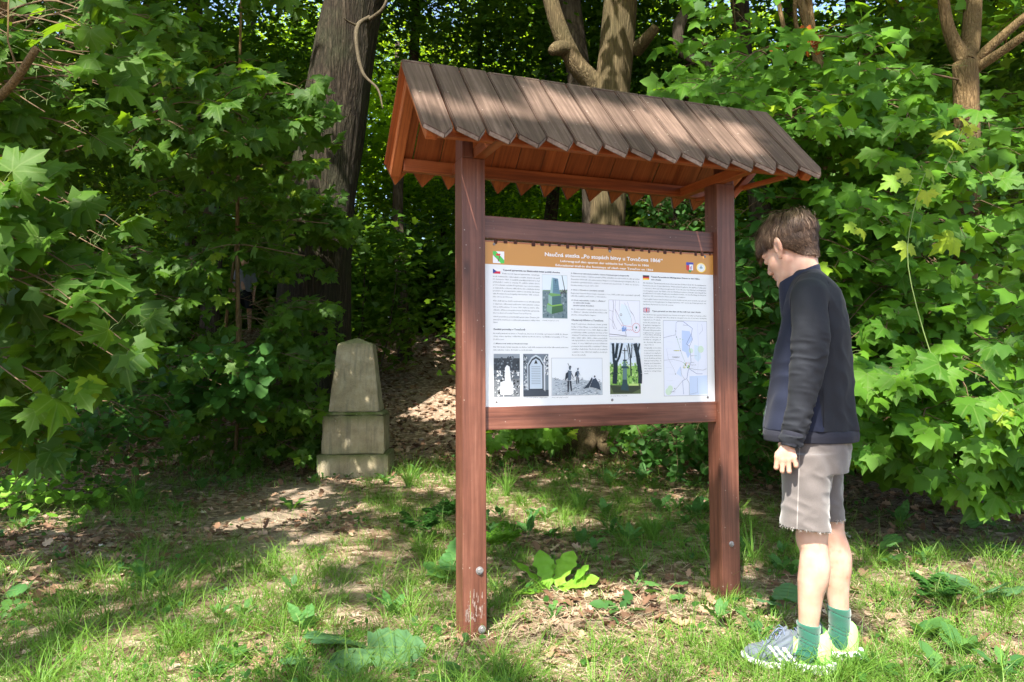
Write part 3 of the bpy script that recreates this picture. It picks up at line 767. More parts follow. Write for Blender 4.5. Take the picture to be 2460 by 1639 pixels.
def text_mesh(s, bold=0.0, shear=0.0, res=2):
    c = bpy.data.curves.new('t', 'FONT'); c.body = s; c.size = 1.0; c.resolution_u = res; c.offset = bold; c.shear = shear
    c.fill_mode = 'FRONT'
    o = bpy.data.objects.new('t', c); COL.objects.link(o)
    dg = bpy.context.evaluated_depsgraph_get()
    me = bpy.data.meshes.new_from_object(o.evaluated_get(dg))
    V = np.array([v.co[:] for v in me.vertices]); F = [tuple(q.vertices) for q in me.polygons]
    bpy.data.objects.remove(o); bpy.data.curves.remove(c); bpy.data.meshes.remove(me)
    return V, F
INKD = plain('black_ink', srgb(52, 58, 72), 0.5); INKW = plain('white_ink', (0.85, 0.85, 0.85), 0.4)
PANEL_TEXT = [
('h', 0.3824, 1.5693, 0.9712, 'Naučná stezka „Po stopách bitvy u Tovačova 1866“'),
('h2', 0.4557, 1.5471, 0.8985, 'Lehrweg-auf den spuren der schlacht bei Tovačov in 1866'),
('h2', 0.4328, 1.5282, 0.9209, 'Educational trail-in the footsteps of clash near Tovačov on 1866'),
('b', 0.1894, 1.4975, 0.4534, 'Typová pyramida na Skašovské hrázi poblíž Annína'),
('t', 0.1872, 1.483, 0.3568, 'Pískovcová typová pyramida označuje'),
('t', 0.1455, 1.4699, 0.3575, 'hrob neznámého rakouského vojáka, který zde padl'),
('t', 0.1455, 1.458, 0.3574, '15. července 1866. S největší pravděpodobností to byl'),
('t', 0.1454, 1.4462, 0.3573, 'příslušník 1. nebo 2. setniny 71. pěšího pluku, která'),
('t', 0.1454, 1.4341, 0.3572, 'pod vedením setníka Degehatta v prostoru mlýna'),
('t', 0.1453, 1.4216, 0.3571, 'z mlýnského náhonu několik hodin odrážely útoky'),
('t', 0.1453, 1.4097, 0.3571, 'pruského 4. granátnického pluku a umožnily tak ústup'),
('t', 0.1452, 1.3976, 0.3551, 'týlu Rothkirchovy brigády rakouského VIII. armád-'),
('t', 0.1451, 1.3847, 0.2326, 'ního sboru do Přerova.'),
('t', 0.1461, 1.3677, 0.3567, 'Původně byl na dobře zachovalém nová dřevěná kříž'),
('t', 0.1461, 1.3549, 0.3567, 's nápisem, věnovaný jednomu rakouskému vojínu,'),
('t', 0.146, 1.3423, 0.3566, 'zde pohřbenému. V roce 1901 byla na místo dře-'),
('t', 0.146, 1.3294, 0.3565, 'věného kříže nová pískovcová čtyřboká pyramida,'),
('t', 0.1459, 1.3171, 0.3195, 'kterou zhotovil sochař Franz Pour z Přerova.'),
('t', 0.1458, 1.3016, 0.3563, 'Okolí pomníku je pravidelně upravováno členy z pří-'),
('t', 0.1458, 1.2888, 0.3562, 'znivců Komitétu pro udržování památek z války roku'),
('t', 0.1457, 1.2774, 0.1669, '1866.'),
('b', 0.1455, 1.2483, 0.2893, 'Zaniklé pomníky v Tovačově'),
('t', 0.1461, 1.2317, 0.4887, 'Kromě památek na bitvu u Tovačova, které se dochovaly v prostoru bojiště do dnešní'),
('t', 0.1461, 1.2197, 0.4886, 'doby, máme zprávy o několika dalších hrobech, které v průběhu let zanikly. V Tova-'),
('t', 0.146, 1.2069, 0.1937, 'čově to jsou:'),
('i', 0.147, 1.1894, 0.301, '1. Mramorová stéla na Hradecké hrázi'),
('t', 0.1459, 1.175, 0.4898, 'Na Hradecké hrázi nazvala na skalce stála bílá mramorová stéla věnovaná jednomu'),
('t', 0.1458, 1.1629, 0.3227, 'rakouskému vojínu. Bohužel se nedochovala.'),
('i', 0.5061, 1.4977, 0.7944, '2. Pískovcový náhrobek pruského majora Frankenberga-Ludwigsdorffa'),
('t', 0.5059, 1.4848, 0.848, 'Pískovcová deska s reliéfem pruské přilby umístěná do zdi kostela sv. Jiljí upomíná'),
('t', 0.5058, 1.4718, 0.8478, 'Zesnulém hřbitově odsouzen majora Eugena von Frankenberg-Ludwigsdorff z 2. sl.'),
('t', 0.5057, 1.459, 0.8477, 'slezského granátnického pluku č. 3, který zde zemřel 22. 7. 1866 na choleru.'),
('t', 0.5056, 1.4456, 0.6419, 'Hrobka stávala v letech 1871–1977.'),
('i', 0.5054, 1.4255, 0.6676, '3. Hrob u Vítovsku a u panských rybníků'),
('t', 0.5053, 1.4111, 0.8501, 'Regionální historik Karel Seiger popisuje v roce 1935 padlé také u panských rybníků'),
('t', 0.5052, 1.399, 0.6802, 'několik vojáků a zničeného u Vítovského.'),
('i', 0.5068, 1.3804, 0.6763, '4. Hrob rakouského vojáka v „Žabínci“'),
('i', 0.5156, 1.3697, 0.5989, 'na zámecké louky.'),
('i', 0.5155, 1.3577, 0.6163, '(dnešní rybník Kolečko)'),
('t', 0.5064, 1.3413, 0.6796, 'Hrob rakouského vojáka na zámecké louce'),
('t', 0.5063, 1.3294, 0.6813, 'v „Žabínci“ (dnešní rybník Kolečko) stál'),
('t', 0.5062, 1.3169, 0.6258, 'zhruba u hrany Karla Seigera.'),
('b', 0.5071, 1.2933, 0.6624, 'Cholerový hřbitov u Tovačova'),
('t', 0.5069, 1.2769, 0.6807, 'Mezi Tovačovem, Annínem a Ivani, poblíž'),
('t', 0.5068, 1.2645, 0.6806, 'louky u řeky Hlavy, se nachází cholerový'),
('t', 0.5067, 1.2523, 0.6816, 'hřbitov založený v roce 1831. Byly na něm'),
('t', 0.5073, 1.2403, 0.6814, 'pohřbívány oběti epidemií cholery z řad'),
('t', 0.5072, 1.2285, 0.6813, 'obyvatel Tovačova a okolních obcí v letech'),
('t', 0.5071, 1.2162, 0.6812, '1831, 1849, 1851, 1855 a 1866 a zemřelých'),
('t', 0.5072, 1.2057, 0.6814, 'zde byl pohřben i na cholera zemřelí pruští'),
('t', 0.5071, 1.193, 0.6813, 'vojáci. V roce 1883 byl na konci hřbitova'),
('t', 0.507, 1.1805, 0.6811, 'postaven kamenný kříž s reliéfem P. Marie'),
('t', 0.5077, 1.1681, 0.6818, 'a květy s kalichem. Na hrobech pruských'),
('t', 0.5076, 1.1555, 0.6809, 'vojáků z roku 1866 byl vztyčen menší pí-'),
('t', 0.5074, 1.1428, 0.5752, 'skovcový pomník.'),
('b2', 0.9095, 1.4981, 1.1716, 'Typen-Pyramide im Mühlgraben Damm in der Nähe'),
('b2', 0.9094, 1.4853, 0.9613, 'von Annín'),
('t', 0.8671, 1.4693, 1.2076, 'Als Sandstein Typen-Pyramide bezeichnet und das Soldaten-Grab für die unbekannten'),
('t', 0.8669, 1.4571, 1.2074, 'Pyramiden die am 15. Juli 1866 fielen. Wahrscheinlich gehörte der gefallene Soldat dem'),
('t', 0.8667, 1.4451, 1.2072, '1. oder der 2. Reihe des Infanterieregiment Nr. 71 an, die unter der Führung von Hauptmann'),
('t', 0.8666, 1.4333, 1.207, 'von Degehatt unter der Mühle und der Mühlbach mehrere Stunden dem Angriff des'),
('t', 0.8664, 1.4225, 1.2068, 'preußischen 4. Grenadier-Regiments standhalten wollten, um den Rückzug der hinteren'),
('t', 0.8663, 1.4103, 1.0923, 'Brigade der VIII. österreichischen Armee nach Přerov ermöglichen.'),
('t', 0.8661, 1.396, 1.2071, 'Ursprünglich bestand das Denkmal aus einem Holzkreuz mit einer Inschrift, das sich auf'),
('t', 0.8659, 1.3845, 1.2069, 'österreichischen Kriegskomitee. Im August-September 1901 wurde das Holzkreuz durch eine'),
('t', 0.8658, 1.3722, 1.0272, 'Sandstein Pyramide im Viereck ersetzt.'),
('b2', 0.9128, 1.3424, 1.1751, 'Type pyramid on the dam of the mill run near Annín'),
('t', 0.8651, 1.3258, 1.2079, 'The sandstone type pyramid indicates the location of the grave of an unknown Austrian soldier'),
('t', 0.865, 1.3142, 1.2077, 'who died here on 15th July 1866. Most likely he belonged to the 1st or 2nd series of Infantry'),
('t', 0.8656, 1.3024, 0.9578, 'regiment no. 71 which,'),
('t', 0.8654, 1.29, 0.9576, 'led by the audacious cap-'),
('t', 0.8653, 1.278, 0.9574, 'Degehatt, managed to'),
('t', 0.8651, 1.2665, 0.9572, 'fight off attacks of the'),
('t', 0.8657, 1.2554, 0.9571, 'Prussian 4th grenadier'),
('t', 0.8656, 1.2436, 0.9569, 'regiment for several'),
('t', 0.8663, 1.2349, 0.9571, 'hours thus allowing'),
('t', 0.8662, 1.2237, 0.9569, 'retreat of the rear of'),
('t', 0.8669, 1.2127, 0.9568, 'Rothkirch´s brigade of'),
('t', 0.8667, 1.201, 0.9575, 'the Austrian 8th army'),
('t', 0.8674, 1.1893, 0.9195, 'corps to Přerov.'),
('t', 0.8681, 1.1757, 0.958, 'Originally a wooden'),
('t', 0.8679, 1.1634, 0.9578, 'cross could be found he-'),
('t', 0.8678, 1.1522, 0.9581, 're placed on a well-pre-'),
('t', 0.8676, 1.1407, 0.9579, 'served grave dedicated'),
('t', 0.8683, 1.1292, 0.9577, 'to an Austrian private'),
('t', 0.8682, 1.1176, 0.958, 'that was buried there. In'),
('t', 0.868, 1.1059, 0.9578, 'August and September'),
('t', 0.8678, 1.0943, 0.9581, '1901 the wooden cross'),
('t', 0.8685, 1.0828, 0.9583, 'was replaced by a new'),
('t', 0.8684, 1.0713, 0.9582, 'sandstone tetragonal py-'),
('t', 0.8682, 1.0602, 0.8897, 'ramid.'),
('c', 0.3692, 1.2902, 0.4467, 'Pomník na Skašovské hrázi'),
('c', 0.2807, 0.9624, 0.3908, 'Detail stély uložené v kapli hrázi'),
('c', 0.41, 0.9611, 0.4879, 'Ústup rakouských vojáků'),
('c', 0.6931, 1.2151, 0.8129, 'Plánek rybníku Kolečko u bitvy Kolečka'),
('c', 0.6943, 0.9631, 0.7781, 'Cholerový hřbitov u Tovačova'),
('m', 1.0161, 1.133, 1.0542, 'TOVAČOV'),
('c', 1.0749, 1.2823, 1.1014, 'Annín'),
('c', 1.0027, 0.9774, 1.0287, 'Lobodice'),
('c', 1.1175, 1.1418, 1.1492, 'Skašov hrob'),
('c', 1.117, 1.1099, 1.1328, 'Hrad'),
('c', 1.1168, 1.0993, 1.1453, 'Zámek stéla'),
('c', 1.0219, 1.1643, 1.053, 'Viklice'),
]

ST = {'h': (0.0165, 0.022, 0, 3), 'h2': (0.0092, 0.022, 0, 2), 'b': (0.0068, 0.022, 0, 2), 'b2': (0.0062, 0.022, 0, 2), 'i': (0.0055, 0.018, 0.25, 1), 't': (0.0055, 0.0, 0, 1), 'c': (0.0036, 0.0, 0.2, 1), 'm': (0.0062, 0.02, 0, 1)}
block, last = None, None
def flush():
    global block
    if block:
        V, F, st = block
        me = bpy.data.meshes.new('text_block'); me.from_pydata(V, [], F); me.materials.append(INKW if st in ('h', 'h2') else INKD)
        obj('text_block', me, panel, M=PINV)
    block = None
for st, x0, z, x1, s in PANEL_TEXT:
    cap, bd, sh, res = ST[st]
    V, F = text_mesh(s, bd, sh, res)
    if len(V) == 0: continue
    wdt = V[:, 0].max() - V[:, 0].min()
    X = (V[:, 0] - V[:, 0].min()) / wdt * (x1 - x0) + x0
    Zc = V[:, 1] / 0.72 * cap + z
    grp = 'h' if st in ('h', 'h2') else st
    if block is None or grp != last or len(block[1]) > 3500:
        flush(); block = ([], [], st)
    n0 = len(block[0]); yy = REC - (0.0010 if grp == 'h' else 0.0026 if st in ('m',) or (st == 'c' and x0 > 0.97) else 0.0007)
    block[0].extend([(float(a), yy, float(b)) for a, b in zip(X, Zc)])
    block[1].extend([tuple(i + n0 for i in f) for f in F])
    last = grp
flush()
# ------------------------------------------------------------------ figures: implicit surfaces meshed with surface nets
class Sdf:
    def __init__(s, lo, hi, h):
        s.lo = np.array(lo, float); s.h = h
        s.n = np.ceil((np.array(hi) - s.lo) / h).astype(int) + 1
        s.F = np.full(s.n, 0.05, dtype=np.float32)
    def sub(s, lo, hi):
        a = np.maximum(np.floor((np.array(lo) - s.lo) / s.h).astype(int), 0)
        b = np.minimum(np.ceil((np.array(hi) - s.lo) / s.h).astype(int) + 1, s.n)
        if np.any(b <= a): return None, None
        sl = tuple(slice(a[i], b[i]) for i in range(3))
        g = [s.lo[i] + np.arange(a[i], b[i]) * s.h for i in range(3)]
        X, Y, Z = np.meshgrid(*g, indexing='ij', sparse=True)
        return sl, (X, Y, Z)
    def put(s, f, lo, hi, k=0.01, op='+'):
        m = k + 0.012
        sl, g = s.sub(np.array(lo) - m, np.array(hi) + m)
        if sl is None: return
        d = f(*g); A = s.F[sl]
        if op == '+':
            h = np.clip(0.5 + 0.5 * (A - d) / k, 0, 1)
            s.F[sl] = A * (1 - h) + d * h - k * h * (1 - h)
        elif op == '-':
            h = np.clip(0.5 - 0.5 * (A + d) / k, 0, 1)
            s.F[sl] = A * (1 - h) - d * h + k * h * (1 - h)
        else:
            s.F[sl] = np.maximum(A, d)
    def cap(s, a, b, ra, rb=None, k=0.01, op='+', xf=None):
        a = np.array(a, float); b = np.array(b, float); rb = ra if rb is None else rb
        if xf is not None: a = xf(a); b = xf(b)
        ab = b - a; L2 = ab @ ab
        def f(X, Y, Z):
            px, py_, pz = X - a[0], Y - a[1], Z - a[2]
            t = np.clip((px * ab[0] + py_ * ab[1] + pz * ab[2]) / L2, 0, 1)
            return np.sqrt((px - t * ab[0]) ** 2 + (py_ - t * ab[1]) ** 2 + (pz - t * ab[2]) ** 2) - (ra + (rb - ra) * t)
        r = max(ra, rb)
        s.put(f, np.minimum(a, b) - r, np.maximum(a, b) + r, k, op)
    def chain(s, pts, k=0.01, op='+', disp=None):
        P = [np.array(p[:3], float) for p in pts]; R = [p[3] for p in pts]
        A = np.array(P); m = max(R)
        def f(X, Y, Z):
            best = None
            for a, b, ra, rb in zip(P[:-1], P[1:], R[:-1], R[1:]):
                ab = b - a; L2 = ab @ ab
                px, py_, pz = X - a[0], Y - a[1], Z - a[2]
                t = np.clip((px * ab[0] + py_ * ab[1] + pz * ab[2]) / L2, 0, 1)
                d = np.sqrt((px - t * ab[0]) ** 2 + (py_ - t * ab[1]) ** 2 + (pz - t * ab[2]) ** 2) - (ra + (rb - ra) * t)
                best = d if best is None else np.minimum(best, d)
            return best if disp is None else best + disp(X, Y, Z)
        s.put(f, A.min(0) - m, A.max(0) + m, k, op)
    def ell(s, c, r, k=0.01, op='+', xf=None, R=None):
        c = np.array(c, float); r = np.array(r, float)
        if xf is not None: c = xf(c)
        Rm = np.eye(3) if R is None else R          # columns: local axes in grid space
        def f(X, Y, Z):
            p = [X - c[0], Y - c[1], Z - c[2]]
            q = [p[0] * Rm[0, i] + p[1] * Rm[1, i] + p[2] * Rm[2, i] for i in range(3)]
            k0 = np.sqrt(sum((q[i] / r[i]) ** 2 for i in range(3)))
            k1 = np.sqrt(sum((q[i] / r[i] ** 2) ** 2 for i in range(3))) + 1e-9
            return k0 * (k0 - 1) / k1
        m = r.max()
        s.put(f, c - m, c + m, k, op)
    def table(s, rows, k=0.01, op='+', p=2.4, dc=0.0, disp=None, ycen=None):
        """rows: z, x0, x1, half depth (ascending z)"""
        T = np.array(sorted(rows), float)
        lo = (T[:, 1].min(), dc - T[:, 3].max() - 0.03, T[0, 0]); hi = (T[:, 2].max(), dc + T[:, 3].max() + 0.03, T[-1, 0])
        def f(X, Y, Z):
            z = np.clip(Z, T[0, 0], T[-1, 0])
            x0 = np.interp(z, T[:, 0], T[:, 1]); x1 = np.interp(z, T[:, 0], T[:, 2]); hd = np.interp(z, T[:, 0], T[:, 3])
            yc_ = dc if ycen is None else np.interp(z, T[:, 0], ycen)
            cx, rx = (x0 + x1) / 2, (x1 - x0) / 2
            q = (np.abs((X - cx) / rx) ** p + np.abs((Y - yc_) / hd) ** p) ** (1 / p)
            d = (q - 1) * np.minimum(rx, hd) * 0.85
            if disp is not None: d = d + disp(X, Y, Z)
            return np.maximum(d, np.maximum(Z - T[-1, 0], T[0, 0] - Z))
        s.put(f, lo, hi, k, op)
    def mesh(s):
        F = s.F; ng = F < 0
        c = sum(ng[a:F.shape[0] - 1 + a, b:F.shape[1] - 1 + b, d:F.shape[2] - 1 + d].astype(np.int8) for a in (0, 1) for b in (0, 1) for d in (0, 1))
        act = (c > 0) & (c < 8)
        I = np.argwhere(act)
        idx = np.full(act.shape, -1, dtype=np.int64); idx[act] = np.arange(len(I))
        P = np.zeros((len(I), 3)); W = np.zeros(len(I))
        cor = [(0, 0, 0), (1, 0, 0), (0, 1, 0), (1, 1, 0), (0, 0, 1), (1, 0, 1), (0, 1, 1), (1, 1, 1)]
        val = [F[I[:, 0] + a, I[:, 1] + b, I[:, 2] + d] for a, b, d in cor]
        for i in range(8):
            for j in range(i + 1, 8):
                df = [cor[j][q] - cor[i][q] for q in range(3)]
                if sum(abs(v) for v in df) != 1: continue
                a, b = val[i], val[j]
                m = (a < 0) != (b < 0)
                t = np.where(m, a / np.where(m, a - b, 1), 0)
                P[m] += (np.array(cor[i]) + t[:, None] * np.array(df))[m]; W[m] += 1
        P = P / W[:, None] + I
        V = s.lo + P * s.h
        Q = []
        for ax in range(3):
            b_, c_ = (ax + 1) % 3, (ax + 2) % 3
            sl0 = [slice(None)] * 3; sl1 = [slice(None)] * 3
            sl0[ax] = slice(0, F.shape[ax] - 1); sl1[ax] = slice(1, F.shape[ax])
            s0, s1 = ng[tuple(sl0)], ng[tuple(sl1)]
            ch = s0 != s1
            ch = ch.copy()
            e = [slice(None)] * 3; e[b_] = 0; ch[tuple(e)] = False; e = [slice(None)] * 3; e[c_] = 0; ch[tuple(e)] = False
            e = [slice(None)] * 3; e[b_] = -1; ch[tuple(e)] = False; e = [slice(None)] * 3; e[c_] = -1; ch[tuple(e)] = False
            E = np.argwhere(ch)
            def at_(db, dc_):
                q = E.copy(); q[:, b_] -= db; q[:, c_] -= dc_
                return idx[q[:, 0], q[:, 1], q[:, 2]]
            f = np.stack([at_(1, 1), at_(0, 1), at_(0, 0), at_(1, 0)], -1)
            fl = ~s0[E[:, 0], E[:, 1], E[:, 2]]
            f[fl] = f[fl][:, ::-1]
            Q.append(f)
        Q = np.concatenate(Q)
        return V, Q[(Q >= 0).all(1)]

def curve_pts0(ctrl, n):
    C = np.asarray(ctrl, float); t = np.linspace(0, len(C) - 1, n)
    return np.stack([np.interp(t, np.arange(len(C)), C[:, k]) for k in range(3)], -1)

def relax(V, Q, n=2, lam=0.5):
    for _ in range(n):
        S = np.zeros_like(V); C = np.zeros(len(V))
        for i in range(4):
            a, b = Q[:, i], Q[:, (i + 1) % 4]
            for k in range(3):
                S[:, k] += np.bincount(a, V[b, k], len(V)) + np.bincount(b, V[a, k], len(V))
            C += np.bincount(a, minlength=len(V)) + np.bincount(b, minlength=len(V))
        V = V + lam * (S / C[:, None] - V)
    return V

def main_piece(V, Q):
    lab = np.arange(len(V))
    for _ in range(400):
        m = lab[Q].min(1); new = lab.copy()
        for k in range(4): np.minimum.at(new, Q[:, k], m)
        new = new[new]
        if (new == lab).all(): break
        lab = new
    u, c = np.unique(lab, return_counts=True)
    good = np.isin(lab, u[c == c.max()])
    Q = Q[good[Q[:, 0]]]; idx = np.cumsum(good) - 1
    return V[good], idx[Q]

def sdf_obj(name, S, mat, parent, relaxn=1, matfn=None):
    V, Q = main_piece(*S.mesh())
    V = relax(V, Q, relaxn)
    mi = None
    if matfn is not None:
        mi = matfn(V[Q].mean(1))
    return obj(name, mesh_np(name, V, Q, mat, True, midx=mi), parent), V, Q

def skin_mat():
    m, nt, bs = new_mat('skin')
    tc = N(nt, "ShaderNodeTexCoord")
    n1 = N(nt, "ShaderNodeTexNoise", i_Scale=14.0, i_Detail=4.0); nt.links.new(tc.outputs["Object"], n1.inputs["Vector"])
    n2 = N(nt, "ShaderNodeTexNoise", i_Scale=160.0, i_Detail=3.0); nt.links.new(tc.outputs["Object"], n2.inputs["Vector"])
    c = ramp(nt, n1.outputs[0], [(0.3, (0.46, 0.24, 0.165)), (0.7, (0.58, 0.375, 0.285))])
    # grazes on the far shin
    sx = N(nt, "ShaderNodeSeparateXYZ"); nt.links.new(tc.outputs["Object"], sx.inputs[0])
    zz = mathn(nt, 'MULTIPLY', mathn(nt, 'GREATER_THAN', sx.outputs[1], 0.02), mathn(nt, 'LESS_THAN', mathn(nt, 'ABSOLUTE', mathn(nt, 'SUBTRACT', sx.outputs[2], 0.36)), 0.07))
    n3 = N(nt, "ShaderNodeTexNoise", i_Scale=38.0, i_Detail=2.0); nt.links.new(tc.outputs["Object"], n3.inputs["Vector"])
    g = mathn(nt, 'MULTIPLY', zz, ramp(nt, n3.outputs[0], [(0.62, (0, 0, 0)), (0.74, (0.3,) * 3)]))
    c = mixc(nt, g, c, (0.28, 0.09, 0.05))
    nt.links.new(c, bs.inputs["Base Color"])
    bs.inputs["Roughness"].default_value = 0.52
    bs.inputs["Specular IOR Level"].default_value = 0.35
    bs.inputs["Subsurface Weight"].default_value = 0.22
    bs.inputs["Subsurface Radius"].default_value = (0.9, 0.32, 0.16)
    bs.inputs["Subsurface Scale"].default_value = 0.012
    bump(nt, bs, n2.outputs[0], 0.08, 0.001)
    return m
def cloth_mat(name, col, scale=300.0, rough=0.85, amt=0.2, sheen=0.3, melange=0.0, stripe=None):
    m, nt, bs = new_mat(name)
    tc = N(nt, "ShaderNodeTexCoord")
    n1 = N(nt, "ShaderNodeTexNoise", i_Scale=scale, i_Detail=2.0); nt.links.new(tc.outputs["Object"], n1.inputs["Vector"])
    n2 = N(nt, "ShaderNodeTexNoise", i_Scale=9.0, i_Detail=4.0); nt.links.new(tc.outputs["Object"], n2.inputs["Vector"])
    a = mathn(nt, 'ADD', mathn(nt, 'MULTIPLY', n1.outputs[0], 0.5 + melange), mathn(nt, 'MULTIPLY', n2.outputs[0], 0.5))
    c = ramp(nt, a, [(0.3, tuple(v * (1 - amt) for v in col)), (0.8, tuple(v * (1 + amt) for v in col))])
    if stripe:
        sx = N(nt, "ShaderNodeSeparateXYZ"); nt.links.new(tc.outputs["Object"], sx.inputs[0])
        ctr = mathn(nt, 'ADD', mathn(nt, 'MULTIPLY', sx.outputs[2], stripe[1]), stripe[0])
        d = mathn(nt, 'ABSOLUTE', mathn(nt, 'SUBTRACT', sx.outputs[0], ctr))
        ms = mathn(nt, 'MULTIPLY', mathn(nt, 'LESS_THAN', d, 0.0016), mathn(nt, 'LESS_THAN', sx.outputs[1], 0.0))
        c = mixc(nt, mathn(nt, 'MULTIPLY', ms, 0.28), c, (0.62, 0.58, 0.55))
    nt.links.new(c, bs.inputs["Base Color"])
    bs.inputs["Roughness"].default_value = rough
    bs.inputs["Sheen Weight"].default_value = sheen
    bs.inputs["Specular IOR Level"].default_value = 0.2
    bump(nt, bs, a, 0.25, 0.002)
    return m
M['skin'] = skin_mat()
M['jblack'] = cloth_mat('black_softshell', (0.018, 0.020, 0.026), sheen=0.03, rough=0.85)
M['jblue'] = cloth_mat('navy_softshell', (0.016, 0.020, 0.040), sheen=0.03, rough=0.85)
M['jhem'] = cloth_mat('dark_rib', (0.022, 0.023, 0.034), sheen=0.04)
M['short'] = cloth_mat('grey_sweat_cloth', (0.128, 0.112, 0.106), 420.0, 0.95, 0.16, 0.4, 0.2, stripe=(-0.062, 0.05))
M['thread'] = plain('frayed_thread', (0.62, 0.58, 0.55), 0.9)
M['sock'] = cloth_mat('green_sock_knit', (0.018, 0.105, 0.068), 500.0, 0.95, 0.25, 0.5)
M['shoe'] = cloth_mat('grey_blue_mesh', (0.105, 0.125, 0.155), 700.0, 0.7, 0.3, 0.2)
M['neon'] = plain('neon_green_heel', (0.40, 0.85, 0.20), 0.5, 0.4, nscale=30, namt=0.1)
M['white'] = plain('white_rubber', (0.78, 0.79, 0.78), 0.5, 0.4, nscale=25, namt=0.07)
M['lace'] = plain('shoe_lace', (0.13, 0.16, 0.24), 0.8)

AZB = 0.3665
BO = (1.071, 2.79)
zb = float(zt(*BO)) - 0.004
boy = thing('person', 'boy in dark zip jacket, grey cut-off shorts and green socks reading the board', 'person', (BO[0], BO[1], 0.0), -AZB)

# head frame
yaw, pit = math.radians(34), math.radians(25)
HC = np.array([-0.045, 0.0, 1.500])
fwd0 = np.array([-math.cos(yaw), math.sin(yaw), 0]); sid = np.array([-math.sin(yaw), -math.cos(yaw), 0])   # sid: towards his left, the camera side
fwd = fwd0 * math.cos(pit) + np.array([0, 0, -1]) * math.sin(pit)
uph = fwd0 * math.sin(pit) + np.array([0, 0, 1]) * math.cos(pit)
HR = np.stack([fwd, sid, uph], 1)            # columns
hx = lambda p: HC + HR @ np.asarray(p, float)
def head(S, grow=0.0):
    e = lambda c, r, k=0.012, op='+': S.ell(c, r, k, op, hx, HR)
    e((-0.018, 0, 0.045), (0.094, 0.073, 0.083))
    e((0.035, 0, 0.030), (0.054, 0.060, 0.066), 0.02)
    e((0.040, 0, -0.035), (0.050, 0.050, 0.066), 0.02)
    for sg in (-1, 1):
        S.cap((0.004, sg * 0.040, -0.040), (0.062, sg * 0.016, -0.092), 0.018, 0.017, 0.030, xf=hx)
        e((0.045, sg * 0.036, -0.028), (0.033, 0.027, 0.030), 0.015)
        e((0.078, sg * 0.028, 0.023), (0.014, 0.024, 0.009), 0.012)
        e((0.102, sg * 0.031, 0.002), (0.015, 0.015, 0.010), 0.010, '-')
        e((0.080, sg * 0.031, 0.001), (0.0138, 0.0145, 0.0125), 0.004)
        e((0.099, sg * 0.011, -0.036), (0.010, 0.0075, 0.008), 0.006)
    S.cap((0.086, 0, 0.012), (0.107, 0, -0.026), 0.008, 0.0105, 0.014, xf=hx)
    e((0.080, 0, -0.095), (0.019, 0.021, 0.018), 0.015)
    e((0.091, 0, -0.056), (0.012, 0.021, 0.0065), 0.006)
    e((0.088, 0, -0.067), (0.012, 0.018, 0.0070), 0.005)
    e((0.099, 0, -0.0612), (0.012, 0.020, 0.0018), 0.002, '-')
    # ears: tilted disc with a hollow
    for sg in (-1, 1):
        ca, sa = math.cos(0.42), math.sin(0.42)
        f_, s_, u_ = HR[:, 0], HR[:, 1] * sg, HR[:, 2]
        ax0 = f_ * ca - s_ * sa        # the ear's length towards its front edge
        ax1 = s_ * ca + f_ * sa
        lean = 0.18
        ax2 = u_ * math.cos(lean) - ax0 * math.sin(lean); ax0 = ax0 * math.cos(lean) + u_ * math.sin(lean)
        Re = np.stack([ax0, ax1, ax2], 1)
        c0 = hx((-0.010, sg * 0.081, 0.000))
        def q(v): return c0 + Re @ np.array(v)
        S.ell(q((0, 0, 0.004)), (0.0250, 0.0070, 0.0370), 0.006, '+', None, Re)
        S.ell(q((0.004, 0.000, -0.031)), (0.012, 0.006, 0.012), 0.006, '+', None, Re)
        S.ell(q((0.003, 0.0075, 0.002)), (0.010, 0.0052, 0.019), 0.003, '-', None, Re)
        S.cap(q((0.010, 0.001, 0.026)), q((-0.015, 0.002, 0.020)), 0.0042, 0.0042, 0.004)
        S.cap(q((-0.015, 0.002, 0.020)), q((-0.015, 0.002, -0.010)), 0.0042, 0.0038, 0.004)
        S.cap(q((0.012, 0.002, -0.002)), q((0.011, 0.003, -0.010)), 0.0045, 0.004, 0.003)

def hand(S, wr, d0, sg):
    """loosely closed fist; wr: wrist; the back of the hand faces outwards (sg=-1 camera side)"""
    mcp = [(-0.094, 0.764), (-0.077, 0.757), (-0.059, 0.757), (-0.042, 0.765)]
    pip = [(-0.099, 0.727), (-0.080, 0.716), (-0.058, 0.716), (-0.036, 0.735)]
    for i, ((a, z), (a2, z2)) in enumerate(zip(mcp, pip)):
        y = d0 + sg * 0.008
        S.cap(wr, (a, y, z), 0.017, 0.0115, 0.010)
        S.cap((a, y + sg * 0.002, z), (a2, y + sg * 0.001, z2), 0.0098 if i < 3 else 0.0085, 0.0082 if i < 3 else 0.0072, 0.003)
        S.cap((a2, y + sg * 0.001, z2), (a2 + 0.002, y - sg * 0.020, z2 - 0.004), 0.0082 if i < 3 else 0.0072, 0.0074 if i < 3 else 0.0065, 0.0025)
        S.cap((a2 + 0.002, y - sg * 0.020, z2 - 0.004), (a2 + 0.003, y - sg * 0.030, z2 + 0.014), 0.0072 if i < 3 else 0.0062, 0.0062, 0.0025)
    S.cap((wr[0] - 0.012, wr[1] - sg * 0.008, wr[2] - 0.012), (-0.094, d0 - sg * 0.020, 0.770), 0.012, 0.0105, 0.008)
    S.cap((-0.094, d0 - sg * 0.020, 0.770), (-0.092, d0 - sg * 0.032, 0.742), 0.0098, 0.0085, 0.004)
    S.cap((-0.092, d0 - sg * 0.032, 0.742), (-0.078, d0 - sg * 0.034, 0.730), 0.0085, 0.0072, 0.003)

